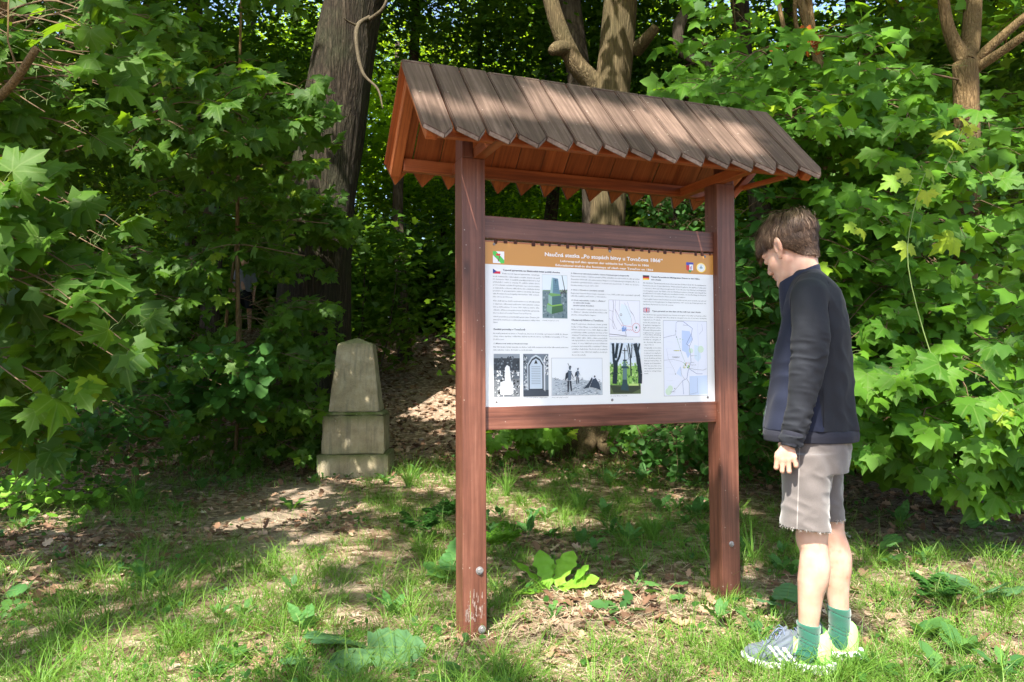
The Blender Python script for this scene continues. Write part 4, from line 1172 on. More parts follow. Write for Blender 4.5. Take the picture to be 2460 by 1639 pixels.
B = Sdf((-0.24, -0.27, -0.0), (0.20, 0.27, 1.67), 0.0036)
head(B)
B.cap((0.012, 0, 1.30), (-0.004, 0, 1.49), 0.062, 0.051, 0.02)
B.cap((0.03, 0, 0.86), (0.035, 0, 1.27), 0.085, 0.09, 0.02)
for sg in (-1, 1):
    d = sg * 0.195
    B.cap((0.03, 0, 1.30), (0.022, sg * 0.155, 1.325), 0.055, 0.042, 0.02)
    B.cap((0.022, sg * 0.160, 1.325), (0.022, d, 1.10), 0.042, 0.035, 0.02)
    B.cap((0.022, d, 1.10), (-0.055, sg * 0.200, 0.825), 0.035, 0.0215, 0.015)
    hand(B, (-0.060, sg * 0.200, 0.808), sg * 0.200, sg)
    hipx = 0.022 if sg < 0 else 0.045
    kx = 0.018 if sg < 0 else 0.073
    B.cap((hipx, sg * 0.075, 0.82), (kx, sg * 0.080, 0.50), 0.062, 0.0465, 0.015)
L = [(0.018, 0.50, 0.0475), (0.018, 0.43, 0.0455), (0.015, 0.37, 0.0490), (0.008, 0.32, 0.0480), (0.000, 0.24, 0.0400), (-0.005, 0.17, 0.0345), (-0.004, 0.11, 0.0330), (-0.004, 0.06, 0.030)]
Rr = [(0.073, 0.50, 0.0475), (0.084, 0.43, 0.0455), (0.092, 0.37, 0.0490), (0.093, 0.32, 0.0475), (0.096, 0.24, 0.0390), (0.100, 0.17, 0.0340), (0.101, 0.11, 0.0325), (0.100, 0.06, 0.030)]
for sg, T_ in ((-1, L), (1, Rr)):
    B.chain([(x, sg * 0.08, z, r) for x, z, r in T_], 0.012)
    S_x = T_[-1][0]
    B.cap((S_x + 0.02, sg * 0.08, 0.045), (S_x - 0.13, sg * 0.082, 0.034), 0.026, 0.018, 0.02)
B.ell((-0.020, -0.08, 0.470), (0.020, 0.030, 0.034), 0.03); B.ell((0.034, 0.08, 0.470), (0.020, 0.030, 0.034), 0.03)
B.ell((0.034, -0.084, 0.365), (0.028, 0.036, 0.070), 0.03); B.ell((0.112, 0.084, 0.365), (0.028, 0.036, 0.070), 0.03)
body, bV, bQ = sdf_obj('body', B, M['skin'], boy, 1)
# eyes and mouth details
for sg in (-1, 1):
    bm = bmesh.new(); bmesh.ops.create_uvsphere(bm, u_segments=16, v_segments=10, radius=0.0122)
    me = bpy.data.meshes.new('eye'); bm.to_mesh(me); bm.free(); me.materials.append(plain('eye_white', (0.7, 0.68, 0.66), 0.2))
    e_ = obj('eye', me, boy, M=Matrix.Translation(Vector(hx((0.0805, sg * 0.031, 0.001)))))
    bm = bmesh.new(); bmesh.ops.create_uvsphere(bm, u_segments=12, v_segments=8, radius=0.0058)
    me = bpy.data.meshes.new('iris'); bm.to_mesh(me); bm.free(); me.materials.append(plain('iris_brown', (0.06, 0.03, 0.015), 0.1))
    obj('iris', me, e_, M=Matrix.Translation(Vector(hx((0.0885, sg * 0.031, 0.000)) - hx((0.0805, sg * 0.031, 0.001)))))

# ---- jacket
def bnoise(X, Y, Z, A, B_, C_, seed):
    X, Y, Z = np.broadcast_arrays(X, Y, Z)
    P = np.stack([A[0] * X + A[1] * Y + A[2] * Z, B_[0] * X + B_[1] * Y + B_[2] * Z, C_[0] * X + C_[1] * Y + C_[2] * Z], -1)
    return vnoise(P, 1.0, seed)
def folds(X, Y, Z):
    v = bnoise(X, Y, Z, (16, 10, 3.0), (10, 16, 2), (3, 3, 5), 43)
    u = bnoise(X, Y, Z, (10, 8, 14), (14, 10, -10), (6, 8, 4), 44)
    return 0.0075 * v * smooth01(1.30, 1.0, Z) + 0.0045 * (np.abs(u) - 0.25) * 1.2
def sleeve(X, Y, Z):
    lo = smooth01(1.00, 0.88, Z); el = np.exp(-((Z - 1.10) / 0.09) ** 2)
    n1 = bnoise(X, Y, Z, (9, 6, 52), (16, 10, -14), (8, 14, 6), 41)      # creases running round the arm, slanting
    n2 = bnoise(X, Y, Z, (30, 4, 20), (8, 12, 6), (6, 20, 3), 42)
    cr = 1 - np.abs(n1) * 2.2
    return -0.0068 * cr * lo - 0.0040 * (1 - np.abs(n1) * 2) * el + 0.0035 * n2 + 0.0025 * lo
J = Sdf((-0.20, -0.29, 0.76), (0.22, 0.29, 1.48), 0.0038)
J.table([(0.846, -0.149, 0.172, 0.164), (0.915, -0.136, 0.164, 0.160), (1.06, -0.115, 0.160, 0.163), (1.20, -0.088, 0.154, 0.170), (1.30, -0.070, 0.143, 0.168), (1.345, -0.062, 0.128, 0.145), (1.376, -0.054, 0.108, 0.112), (1.405, -0.045, 0.082, 0.072), (1.425, -0.038, 0.062, 0.056)], 0.01, p=2.3, disp=folds)
for sg in (-1, 1):
    J.cap((0.030, sg * 0.10, 1.352), (0.018, sg * 0.158, 1.318), 0.055, 0.060, 0.03)
    pts = [(0.018, 0.165, 1.318, 0.060), (0.018, 0.186, 1.25, 0.060), (0.020, 0.197, 1.18, 0.0615), (0.014, 0.202, 1.12, 0.0590), (0.002, 0.205, 1.04, 0.0540), (-0.010, 0.204, 0.97, 0.0475), (-0.024, 0.203, 0.91, 0.0440), (-0.036, 0.202, 0.86, 0.0410), (-0.047, 0.200, 0.825, 0.0390)]
    J.chain([(a, sg * b, c, r) for a, b, c, r in pts], 0.007, disp=sleeve)
# open sleeve end
for sg in (-1, 1):
    J.cap((-0.053, sg * 0.200, 0.79), (-0.050, sg * 0.2, 0.822), 0.033, 0.031, 0.003, '-')
def jm(c):
    x, y, z = c[:, 0], c[:, 1], c[:, 2]
    arm = np.abs(y) > 0.175 - 0.02 * (z > 1.3)
    armx = np.interp(z, [0.82, 0.97, 1.12, 1.25, 1.33], [-0.07, -0.055, -0.045, -0.042, -0.04])
    blue = ((x < armx + 0.01) | ((z < 0.975) & (x < 0.056 - (z - 0.85) * 0.1))) & ~arm & (z < 1.36)
    return blue.astype(int)
jacket, jV, jQ = sdf_obj('jacket', J, [M['jblack'], M['jblue']], boy, 1, jm)
# stitched seams: raglan line and side seam, fine raised cords lying on the cloth
def on_cloth(p):
    d2 = ((jV - np.array(p)) ** 2).sum(1); return jV[d2.argmin()]
sm_ = plain('seam_thread', (0.010, 0.010, 0.014), 0.9)
for line in ([(-0.055, -0.20, 1.20), (-0.05, -0.19, 1.28), (-0.035, -0.16, 1.345), (-0.010, -0.11, 1.385), (0.02, -0.07, 1.41)],
             [(0.085, -0.19, 1.21), (0.085, -0.17, 1.29), (0.07, -0.13, 1.35), (0.055, -0.09, 1.395), (0.045, -0.07, 1.41)],
             [(0.060, -0.165, 1.00), (0.057, -0.165, 0.93), (0.055, -0.16, 0.86)]):
    c_ = np.array([on_cloth(q) for q in curve_pts0(line, 16)]); c_ = np.array([c_[max(i - 1, 0):i + 2].mean(0) for i in range(len(c_))])
    a_ = Acc(); a_.tube(c_ + [0, -0.0004, 0], 0.0014, 5); obj('seam', a_.mesh('seam', sm_), jacket)
# cuffs
for sg in (-1, 1):
    C_ = Sdf((-0.12, sg * 0.2 - 0.06, 0.77), (0.02, sg * 0.2 + 0.06, 0.87), 0.003)
    C_.cap((-0.040, sg * 0.201, 0.842), (-0.057, sg * 0.200, 0.806), 0.0405, 0.0350, 0.004)
    C_.cap((-0.064, sg * 0.200, 0.780), (-0.055, sg * 0.200, 0.812), 0.0300, 0.0295, 0.003, '-')
    C_.put(lambda X, Y, Z: (0.0 + (0.802 - Z) - (X + 0.055) * 0.42) + 0 * Y, (-0.13, sg * 0.2 - 0.07, 0.76), (0.03, sg * 0.2 + 0.07, 0.88), 0.003, 'max')
    sdf_obj('cuff', C_, M['jhem'], jacket, 1)
# hem band
Hm = Sdf((-0.20, -0.21, 0.79), (0.22, 0.21, 0.87), 0.0035)
Hm.table([(0.806, -0.150, 0.173, 0.160), (0.83, -0.153, 0.176, 0.164), (0.848, -0.150, 0.173, 0.161)], 0.003, p=2.3, disp=lambda X, Y, Z: 0.0016 * np.sin(70 * X + 50 * Y))
sdf_obj('hem_band', Hm, M['jhem'], jacket, 1)
# stand collar
Cc = Sdf((-0.12, -0.10, 1.24), (0.11, 0.10, 1.47), 0.003)
Cc.table([(1.26, -0.078, 0.085, 0.082), (1.33, -0.083, 0.080, 0.076), (1.38, -0.084, 0.070, 0.068), (1.45, -0.078, 0.056, 0.064)], 0.004, p=2.1)
Cc.table([(1.25, -0.062, 0.066, 0.066), (1.33, -0.070, 0.068, 0.066), (1.38, -0.074, 0.060, 0.060), (1.465, -0.068, 0.046, 0.056)], 0.003, '-', p=2.1)
Cc.put(lambda X, Y, Z: (Z - (1.421 + X * 0.46)) * 0.9 + 0 * Y, (-0.13, -0.11, 1.23), (0.12, 0.11, 1.48), 0.003, 'max')
_, cV, _ = sdf_obj('collar', Cc, M['jblue'], jacket, 1)
# zip
acc = Acc()
allv = np.vstack([jV, cV]); allv = allv[np.abs(allv[:, 1]) < 0.008]
zb_ = np.arange(0.80, 1.40, 0.01); xb_ = np.array([allv[np.abs(allv[:, 2] - q) < 0.008][:, 0].min() if (np.abs(allv[:, 2] - q) < 0.008).any() else -0.085 for q in zb_])
zx = lambda z: np.interp(z, zb_, xb_)
for z in np.arange(0.812, 1.383, 0.0036):
    x = float(zx(z)); wv = 0.0022
    acc.add([(x - 0.0025, -wv, z), (x - 0.0025, wv, z), (x - 0.0025, wv, z + 0.0021), (x - 0.0025, -wv, z + 0.0021), (x + 0.003, -wv, z), (x + 0.003, wv, z), (x + 0.003, wv, z + 0.0021), (x + 0.003, -wv, z + 0.0021)],
            Q=[(3, 2, 1, 0), (0, 1, 5, 4), (2, 3, 7, 6), (0, 4, 7, 3), (1, 2, 6, 5)])
obj('zip', acc.mesh('zip', plain('zip_teeth', (0.10, 0.11, 0.14), 0.35, 0.6, 0.6), False), jacket)

# ---- shorts
Sh = Sdf((-0.14, -0.20, 0.45), (0.20, 0.21, 0.87), 0.0036)
def sf(X, Y, Z):
    v = bnoise(X, Y, Z, (18, 10, 7.0), (8, 14, 5), (4, 4, 6), 45); u = bnoise(X, Y, Z, (12, 8, 26), (18, 10, -16), (6, 8, 4), 46)
    return 0.0065 * v + 0.0045 * (np.abs(u) - 0.25)
Sh.table([(0.70, -0.080, 0.140, 0.150), (0.78, -0.082, 0.150, 0.152), (0.86, -0.085, 0.152, 0.150)], 0.02, disp=sf)
Sh.table([(0.465, -0.100, 0.077, 0.082), (0.52, -0.098, 0.073, 0.080), (0.615, -0.090, 0.070, 0.079), (0.70, -0.085, 0.083, 0.080), (0.77, -0.080, 0.098, 0.080)], 0.012, dc=-0.088, disp=sf)
Sh.table([(0.49, -0.010, 0.128, 0.080), (0.53, -0.012, 0.127, 0.079), (0.61, -0.022, 0.125, 0.080), (0.70, -0.03, 0.128, 0.081), (0.77, -0.04, 0.138, 0.082)], 0.012, dc=0.085, disp=sf)
# ragged hems, leaning down to the back on the near leg
Sh.put(lambda X, Y, Z: np.where(Y < 0, 0.507 - (X + 0.0) * 0.10 + 0.0012 * np.sin(130 * X + 90 * Y), 0.512 + 0.0012 * np.sin(110 * X)) - Z, (-0.14, -0.20, 0.44), (0.2, 0.21, 0.60), 0.003, 'max')
Sh.table([(0.44, -0.086, 0.062, 0.068), (0.53, -0.082, 0.058, 0.066)], 0.003, '-', dc=-0.088)
Sh.table([(0.44, 0.004, 0.114, 0.066), (0.535, 0.004, 0.112, 0.064)], 0.003, '-', dc=0.085)
shorts, sV, sQ = sdf_obj('shorts', Sh, M['short'], boy, 1)
low = sV[(sV[:, 2] < 0.522)]
acc = Acc(); r_ = np.random.default_rng(3)
for k in range(700):
    p_ = low[r_.integers(len(low))].copy()
    if p_[1] < 0 and p_[2] > 0.513 - p_[0] * 0.1: continue
    L_ = 0.003 + r_.random() ** 2 * 0.009
    q_ = p_ + np.array([r_.normal() * 0.5, r_.normal() * 0.5, -1.0]) * L_
    acc.tube([p_, (p_ + q_) / 2 + r_.normal(size=3) * 0.001, q_], [0.0006, 0.0005, 0.0003], 3)
obj('frayed_hem', acc.mesh('frayed_hem', M['thread']), shorts)["kind"] = "stuff"

# ---- socks
for sg, T_, top in ((-1, L, 0.172), (1, Rr, 0.194)):
    Sk = Sdf((T_[-1][0] - 0.10, sg * 0.08 - 0.06, 0.03), (T_[-1][0] + 0.08, sg * 0.08 + 0.06, 0.22), 0.003)
    xa = T_[5][0]
    for (x0, z0, r0), (x1, z1, r1) in zip(T_[4:-1], T_[5:]):
        Sk.cap((x0, sg * 0.08, z0), (x1, sg * 0.08, z1), r0 + 0.0042, r1 + 0.0055, 0.005)
    Sk.cap((xa, sg * 0.08, 0.07), (xa - 0.09, sg * 0.08, 0.05), 0.034, 0.026, 0.02)
    Sk.put(lambda X, Y, Z, xa=xa, top=top: (Z - (top - (X - xa) * 0.13)) + 0.0 * Y, (-0.2, -0.2, 0.1), (0.3, 0.3, 0.3), 0.003, 'max')
    for z in (0.105, 0.118, top - 0.022):
        Sk.put(lambda X, Y, Z, z=z: np.abs(Z - z + (X - xa) * 0.25 + 0.003 * np.sin(60 * X)) - 0.0006 + 0 * Y + np.maximum(0, 0.0325 - np.sqrt((X - xa) ** 2 + (Y - sg * 0.08) ** 2)) * 3, (xa - 0.05, sg * 0.08 - 0.05, z - 0.02), (xa + 0.05, sg * 0.08 + 0.05, z + 0.02), 0.004, '-')
    sdf_obj('sock', Sk, M['sock'], boy, 1)

# ---- shoes: shoe frame f (0 heel .. 0.285 toe), s sideways, z
def shoe(hx0, d0, yaw_, z0, tag):
    S = Sdf((-0.03, -0.065, -0.005), (0.31, 0.065, 0.175), 0.0032)
    Wf = [-0.01, 0.0, 0.012, 0.04, 0.10, 0.15, 0.205, 0.245, 0.268, 0.282, 0.29]
    Ww = [0.004, 0.018, 0.029, 0.034, 0.035, 0.041, 0.048, 0.044, 0.033, 0.016, 0.004]
    Hf = [-0.01, 0.0, 0.014, 0.030, 0.050, 0.080, 0.108, 0.128, 0.142, 0.158, 0.19, 0.23, 0.27, 0.29]
    Hh = [0.09, 0.118, 0.132, 0.124, 0.092, 0.080, 0.100, 0.128, 0.138, 0.120, 0.092, 0.070, 0.058, 0.040]
    def up(X, Y, Z):
        w_ = np.interp(X, Wf, Ww) * (1 - 0.22 * smooth01(0.03, 0.13, Z) * smooth01(0.2, 0.1, X)); h_ = np.interp(X, Hf, Hh)
        q = (np.abs(Y / w_) ** 2.6 + (np.maximum(Z - 0.018, 0) / (h_ - 0.018)) ** 2.8) ** (1 / 2.7)
        d = (q - 1) * np.minimum(w_, 0.03) * 0.9
        e = 0.0014 * np.sin(260 * (X * 0.7 + Z)) * smooth01(0.11, 0.14, X) * smooth01(0.24, 0.2, X)
        return np.maximum(np.maximum(d + e, 0.012 - Z), np.maximum(-0.006 - X, X - 0.288))
    S.put(up, (-0.02, -0.06, 0), (0.30, 0.06, 0.16), 0.004)
    # opening
    S.cap((0.068, 0, 0.075), (0.072, 0, 0.20), 0.030, 0.034, 0.004, '-')
    def sole(X, Y, Z):
        w_ = np.interp(X, [-0.024, -0.012, 0.01, 0.05, 0.11, 0.16, 0.21, 0.25, 0.275, 0.290, 0.298], [0.004, 0.024, 0.036, 0.041, 0.037, 0.043, 0.051, 0.047, 0.036, 0.018, 0.004])
        top = np.interp(X, [-0.02, 0.03, 0.12, 0.2, 0.29], [0.036, 0.030, 0.026, 0.022, 0.030])
        bot = np.interp(X, [-0.02, 0.0, 0.2, 0.29], [0.008, 0.0, 0.0, 0.016])
        return np.maximum(np.maximum(np.abs(Y) - w_, np.maximum(Z - top, bot - Z)), np.maximum(-0.022 - X, X - 0.296)) - 0.001
    S2 = Sdf((-0.03, -0.065, -0.005), (0.31, 0.065, 0.05), 0.0032)
    S2.put(sole, (-0.03, -0.06, -0.005), (0.31, 0.06, 0.05), 0.003)
    V, Q = S.mesh(); V = relax(V, Q, 2)
    c = V[Q].mean(1)
    mi = np.zeros(len(c), int)
    mi[(c[:, 0] < 0.075 + (0.12 - c[:, 2]) * 0.25) | ((c[:, 2] > 0.082 - (c[:, 0] - 0.075) * 0.5) & (c[:, 0] < 0.115))] = 1
    for k in range(3):
        x0_ = 0.108 + k * 0.024
        xx_ = c[:, 0] + (c[:, 2] - 0.03) * -0.85
        mi[(np.abs(xx_ - x0_) < 0.0058) & (c[:, 2] < 0.076) & (c[:, 2] > 0.028) & (np.abs(c[:, 1]) > 0.022)] = 2
    mi[(c[:, 0] > 0.272) & (c[:, 2] < 0.035)] = 2
    cs, sn = math.cos(yaw_), math.sin(yaw_)
    def tr(V):
        f, s, z = V[:, 0], V[:, 1], V[:, 2]
        return np.stack([hx0 - (f * cs - s * sn), d0 + (f * sn + s * cs), z + z0], -1)
    # f runs along -x: mirror, so flip the winding
    so = obj('shoe', mesh_np('shoe', tr(V), Q[:, ::-1], [M['shoe'], M['neon'], M['white']], True, midx=mi), boy)
    V2, Q2 = S2.mesh(); V2 = relax(V2, Q2, 1)
    obj('sole', mesh_np('sole', tr(V2), Q2[:, ::-1], M['white'], True), so)
    A_ = Acc()
    for k in range(6):
        f0 = 0.148 + k * 0.014; zt_ = np.interp(f0, Hf, Hh) + 0.002
        A_.tube(tr(np.array([(f0 - 0.004, -0.026, zt_ - 0.016), (f0, -0.013, zt_ - 0.001), (f0 + 0.004, 0.0, zt_ + 0.002), (f0 + 0.008, 0.013, zt_ - 0.001), (f0 + 0.004, 0.026, zt_ - 0.016)])), 0.0022, 5)
    for sg in (-1, 1):
        A_.tube(tr(np.array([(0.150, sg * 0.004, 0.130), (0.165, sg * 0.018, 0.137), (0.185, sg * 0.030, 0.118), (0.172, sg * 0.032, 0.098), (0.155, sg * 0.012, 0.125)])), 0.002, 5)
        A_.tube(tr(np.array([(0.152, sg * 0.004, 0.132), (0.176, sg * 0.016, 0.122), (0.2, sg * 0.034, 0.086), (0.206, sg * 0.042, 0.062)])), 0.002, 5)
    obj('laces', A_.mesh('laces', M['lace']), so)
    return so
shoe(0.060, -0.082, math.radians(3), 0.010, 0)
shoe(0.156, 0.082, math.radians(-4), 0.014, 1)

# ---- hair: short cropped back and sides, long fringe
def hair_lim(f, u, s=0.0):
    """lower limit of the hair (u) for a position f on the head"""
    return np.interp(f, [-0.13, -0.095, -0.075, -0.045, -0.018, 0.0, 0.018, 0.04, 0.07, 0.2], [-0.062, -0.070, -0.066, -0.042, 0.000, 0.036, 0.030, 0.040, 0.066, 0.074])
Hc = Sdf((-0.21, -0.13, 1.40), (0.11, 0.13, 1.70), 0.003)
Hc.ell((-0.020, 0, 0.050), (0.103, 0.081, 0.092), 0.004, '+', hx, HR)
Hc.ell((0.022, 0, 0.062), (0.075, 0.068, 0.062), 0.02, '+', hx, HR)
Hc.cap((0.004, 0, 1.44), (-0.006, 0, 1.53), 0.056, 0.058, 0.02)
def hcut(X, Y, Z):
    px, py_, pz = X - HC[0], Y - HC[1], Z - HC[2]
    f = px * fwd[0] + py_ * fwd[1] + pz * fwd[2]; u = px * uph[0] + py_ * uph[1] + pz * uph[2]
    return (hair_lim(f, u) + 0.004 * np.sin(160 * f) - u) * 0.8
Hc.put(hcut, (-0.21, -0.13, 1.40), (0.11, 0.13, 1.70), 0.003, 'max')
def hair_mat():
    m, nt, bs = new_mat('brown_hair')
    at = N(nt, "ShaderNodeAttribute", attribute_name="rnd")
    c = ramp(nt, at.outputs["Fac"], [(0.0, (0.030, 0.016, 0.010)), (0.55, (0.100, 0.060, 0.037)), (0.85, (0.21, 0.132, 0.084)), (1.0, (0.36, 0.25, 0.17))])
    nt.links.new(c, bs.inputs["Base Color"])
    bs.inputs["Roughness"].default_value = 0.5
    bs.inputs["Specular IOR Level"].default_value = 0.35
    bs.inputs["Anisotropic"].default_value = 0.5
    return m
M['hair'] = hair_mat()
hair, hV, hQ = sdf_obj('hair', Hc, M['hair'], boy, 1)
def strands(n, seed):
    r_ = np.random.default_rng(seed)
    c = np.array([-0.020, 0, 0.050]); R_ = np.array([0.101, 0.079, 0.090])
    d = nrm(r_.normal(size=(n, 3)) * [1, 1, 1]); d[:, 2] = np.abs(d[:, 2]) * 1.0 - 0.55 * r_.random(n) * (d[:, 0] < 0.1)
    d = nrm(d)
    p = c + d * R_
    ok = p[:, 2] > hair_lim(p[:, 0], p[:, 2]) + 0.006
    p, d = p[ok], d[ok]; n = len(p)
    whorl = np.array([-0.065, 0.015, 0.125])
    cl0 = vnoise(p, 38.0, 12)
    top = smooth01(0.035 + 0.012 * cl0, 0.085, p[:, 2])                      # long hair on the top
    front = smooth01(-0.02, 0.06, p[:, 0]) * top
    Ln = 0.016 + 0.044 * top * (1 + 0.45 * cl0) + 0.012 * front + r_.normal(size=n) * 0.006
    Ln = np.clip(Ln, 0.01, None)
    clump = vnoise(p, 55.0, 2); cl2 = vnoise(p, 90.0, 5)
    flow = nrm(p - whorl + r_.normal(size=(n, 3)) * 0.016 + np.stack([clump * 0.045, cl2 * 0.055, 0 * cl2], -1))
    flow[:, 2] -= 0.55 + 0.5 * (1 - top)
    flow[:, 0] += 0.9 * front + 0.45 * top * (p[:, 0] > -0.06)
    steps = 7
    P = np.zeros((n, steps, 3)); P[:, 0] = p; Nn = np.zeros_like(P)
    lift = 0.003 + 0.009 * top * (0.4 + r_.random(n)) + 0.009 * clump * top + 0.008 * cl2 * top + 0.014 * (r_.random(n) < 0.03) * top
    g_loc = HR.T @ np.array([0, 0, -1.0])
    for k in range(1, steps):
        q = (P[:, k - 1] - c) / R_; nn = nrm(q / R_)
        Nn[:, k - 1] = nn
        t = flow - nn * (flow * nn).sum(1)[:, None]
        t = nrm(t)
        free = (P[:, k - 1, 0] > 0.055)[:, None]
        t = np.where(free, nrm(t * 0.7 + g_loc * 0.12 + np.array([0.75, 0, 0.12])), t)
        nx_ = P[:, k - 1] + t * (Ln / (steps - 1))[:, None]
        rad = 1 + (lift * math.sin(math.pi * k / steps * 0.8) / 0.09)[:, None]
        q2 = (nx_ - c) / R_; ln = np.linalg.norm(q2, axis=1)[:, None]
        proj = c + q2 / ln * R_ * np.where(free, np.maximum(ln, rad), rad)
        P[:, k] = proj
    Nn[:, -1] = Nn[:, -2]
    T_ = np.gradient(P, axis=1); S_ = nrm(np.cross(T_, Nn))
    wv = (0.0011 * (0.6 + r_.random(n)))[:, None] * np.linspace(1, 0.15, steps)[None] ** 0.6
    A_ = P - S_ * wv[..., None]; B_ = P + S_ * wv[..., None]
    V = np.stack([A_, B_], 2).reshape(-1, 3)
    V = HC + V @ HR.T
    i = np.arange(n)[:, None] * (steps * 2) + np.arange(steps - 1)[None] * 2
    Q = np.stack([i, i + 1, i + 3, i + 2], -1).reshape(-1, 4)
    streak = vnoise(p, 80.0, 9) * 0.38 + vnoise(p, 30.0, 6) * 0.30
    rr = np.clip(0.50 + streak + r_.normal(size=n) * 0.16, 0, 1)
    rr = np.repeat(rr, steps * 2)
    return V, Q, rr
def short_strands(n, seed):
    """short hair rooted on the cap itself: sides, back and nape"""
    r_ = np.random.default_rng(seed)
    fn = np.cross(hV[hQ[:, 2]] - hV[hQ[:, 0]], hV[hQ[:, 3]] - hV[hQ[:, 1]]); c_ = hV[hQ].mean(1); fn = nrm(fn)
    loc = (c_ - HC) @ HR
    okf = (loc[:, 2] < 0.085) & (loc[:, 0] < 0.05) & (loc[:, 2] > hair_lim(loc[:, 0], 0) + 0.002)
    ids = np.flatnonzero(okf)[r_.integers(okf.sum(), size=n)]
    p = c_[ids] + r_.normal(size=(n, 3)) * 0.0012; nn = fn[ids]; lc = loc[ids]
    down = HR @ np.array([-0.25, 0, -1.0]); t = down + r_.normal(size=(n, 3)) * 0.22 + np.stack([vnoise(lc, 60.0, 3), vnoise(lc, 60.0, 4), 0 * ids], -1) * 0.5
    t = nrm(t - nn * (t * nn).sum(1)[:, None])
    L_ = (0.009 + 0.012 * smooth01(-0.03, 0.06, lc[:, 2])) * (0.7 + 0.6 * r_.random(n))
    st = 3; P = np.stack([p - nn * 0.001 + t * (L_ * k / (st - 1))[:, None] + nn * (0.0034 * math.sin(k / (st - 1) * 2.0) * (0.5 + r_.random(n)))[:, None] for k in range(st)], 1)
    S_ = nrm(np.cross(t, nn)); wv = 0.0008 * np.array([1, .8, .15])
    V = np.stack([P - S_[:, None] * wv[None, :, None], P + S_[:, None] * wv[None, :, None]], 2).reshape(-1, 3)
    i = np.arange(n)[:, None] * (st * 2) + np.arange(st - 1)[None] * 2
    Q = np.stack([i, i + 1, i + 3, i + 2], -1).reshape(-1, 4)
    rr = np.clip(0.42 + vnoise(lc, 80.0, 2) * 0.2 + r_.normal(size=n) * 0.2, 0, 1)
    return V, Q, np.repeat(rr, st * 2)
V_, Q_, R_ = strands(15000, 4)
V3_, Q3_, R3_ = short_strands(16000, 5)
Q_ = np.concatenate([Q_, Q3_ + len(V_)]); V_ = np.concatenate([V_, V3_]); R_ = np.concatenate([R_, R3_])
hs = obj('strands', mesh_np('strands', V_, Q_, M['hair'], True, rnd=R_), hair)
hs["kind"] = "stuff"
# eyebrows
acc = Acc(); r_ = np.random.default_rng(8)
for sg in (-1, 1):
    for k in range(60):
        t = r_.random(); a_ = np.array([0.091 - t * 0.012, sg * (0.014 + t * 0.030), 0.024 + 0.005 * math.sin(t * 3) + r_.normal() * 0.0015])
        acc.tube([hx(a_), hx(a_ + np.array([-0.001, sg * 0.006, 0.002]))], [0.0006, 0.0002], 3, r=0.1)
obj('eyebrows', acc.mesh('eyebrows', M['hair']), boy)["kind"] = "stuff"
boy.location.z = 0.015

# ---- the dim figure far behind
D = Sdf((-0.36, -0.30, 0.0), (0.36, 0.30, 1.80), 0.012)
D.ell((0, 0, 1.62), (0.085, 0.10, 0.12), 0.02); D.cap((0, 0, 1.42), (0, 0, 1.55), 0.055, 0.05, 0.03)
D.cap((0, 0, 1.0), (0, 0, 1.30), 0.13, 0.12, 0.03); 
for sg in (-1, 1):
    D.cap((sg * 0.05, 0, 1.36), (sg * 0.17, 0, 1.36), 0.06, 0.05, 0.03); D.cap((sg * 0.18, 0, 1.36), (sg * 0.225, 0, 1.08), 0.045, 0.038, 0.02); D.cap((sg * 0.225, 0, 1.08), (sg * 0.215, -0.06, 0.82), 0.037, 0.026, 0.02)
    D.cap((sg * 0.215, -0.065, 0.80), (sg * 0.21, -0.08, 0.70), 0.03, 0.018, 0.02)
    D.cap((sg * 0.09, 0, 0.9), (sg * 0.10, sg * 0.05, 0.48), 0.085, 0.05, 0.03); D.cap((sg * 0.10, sg * 0.05, 0.48), (sg * 0.10, sg * 0.10, 0.08), 0.05, 0.034, 0.02); D.cap((sg * 0.10, sg * 0.10 + 0.02, 0.04), (sg * 0.105, sg * 0.10 - 0.15, 0.03), 0.036, 0.03, 0.03)
walk = thing('person', 'dim figure in pale top and black shorts standing far back among the trees', 'person', (-5.98, 17.0, float(zt(-5.98, 17.0)) - 0.01), 0.15)
sdf_obj('body', D, M['skin'], walk, 1)
D2 = Sdf((-0.30, -0.30, 0.8), (0.30, 0.30, 1.50), 0.012)
D2.table([(0.92, -0.175, 0.175, 0.13), (1.1, -0.165, 0.165, 0.125), (1.3, -0.19, 0.19, 0.125), (1.38, -0.17, 0.17, 0.11), (1.44, -0.08, 0.08, 0.08)], 0.02, disp=lambda X, Y, Z: 0.006 * np.sin(30 * X + 14 * Z))
for sg in (-1, 1): D2.cap((sg * 0.15, 0, 1.37), (sg * 0.215, 0, 1.17), 0.07, 0.062, 0.02)
sdf_obj('shirt', D2, cloth_mat('pale_shirt', (0.22, 0.23, 0.28)), walk, 1)
D3 = Sdf((-0.25, -0.25, 0.5), (0.25, 0.25, 0.99), 0.012)
D3.table([(0.78, -0.175, 0.175, 0.13), (0.97, -0.165, 0.165, 0.125)], 0.02)
for sg in (-1, 1): D3.table([(0.56, sg * 0.095 - 0.085, sg * 0.095 + 0.085, 0.10), (0.85, sg * 0.085 - 0.09, sg * 0.085 + 0.09, 0.12)], 0.02)
sdf_obj('shorts', D3, M['jblack'], walk, 1)
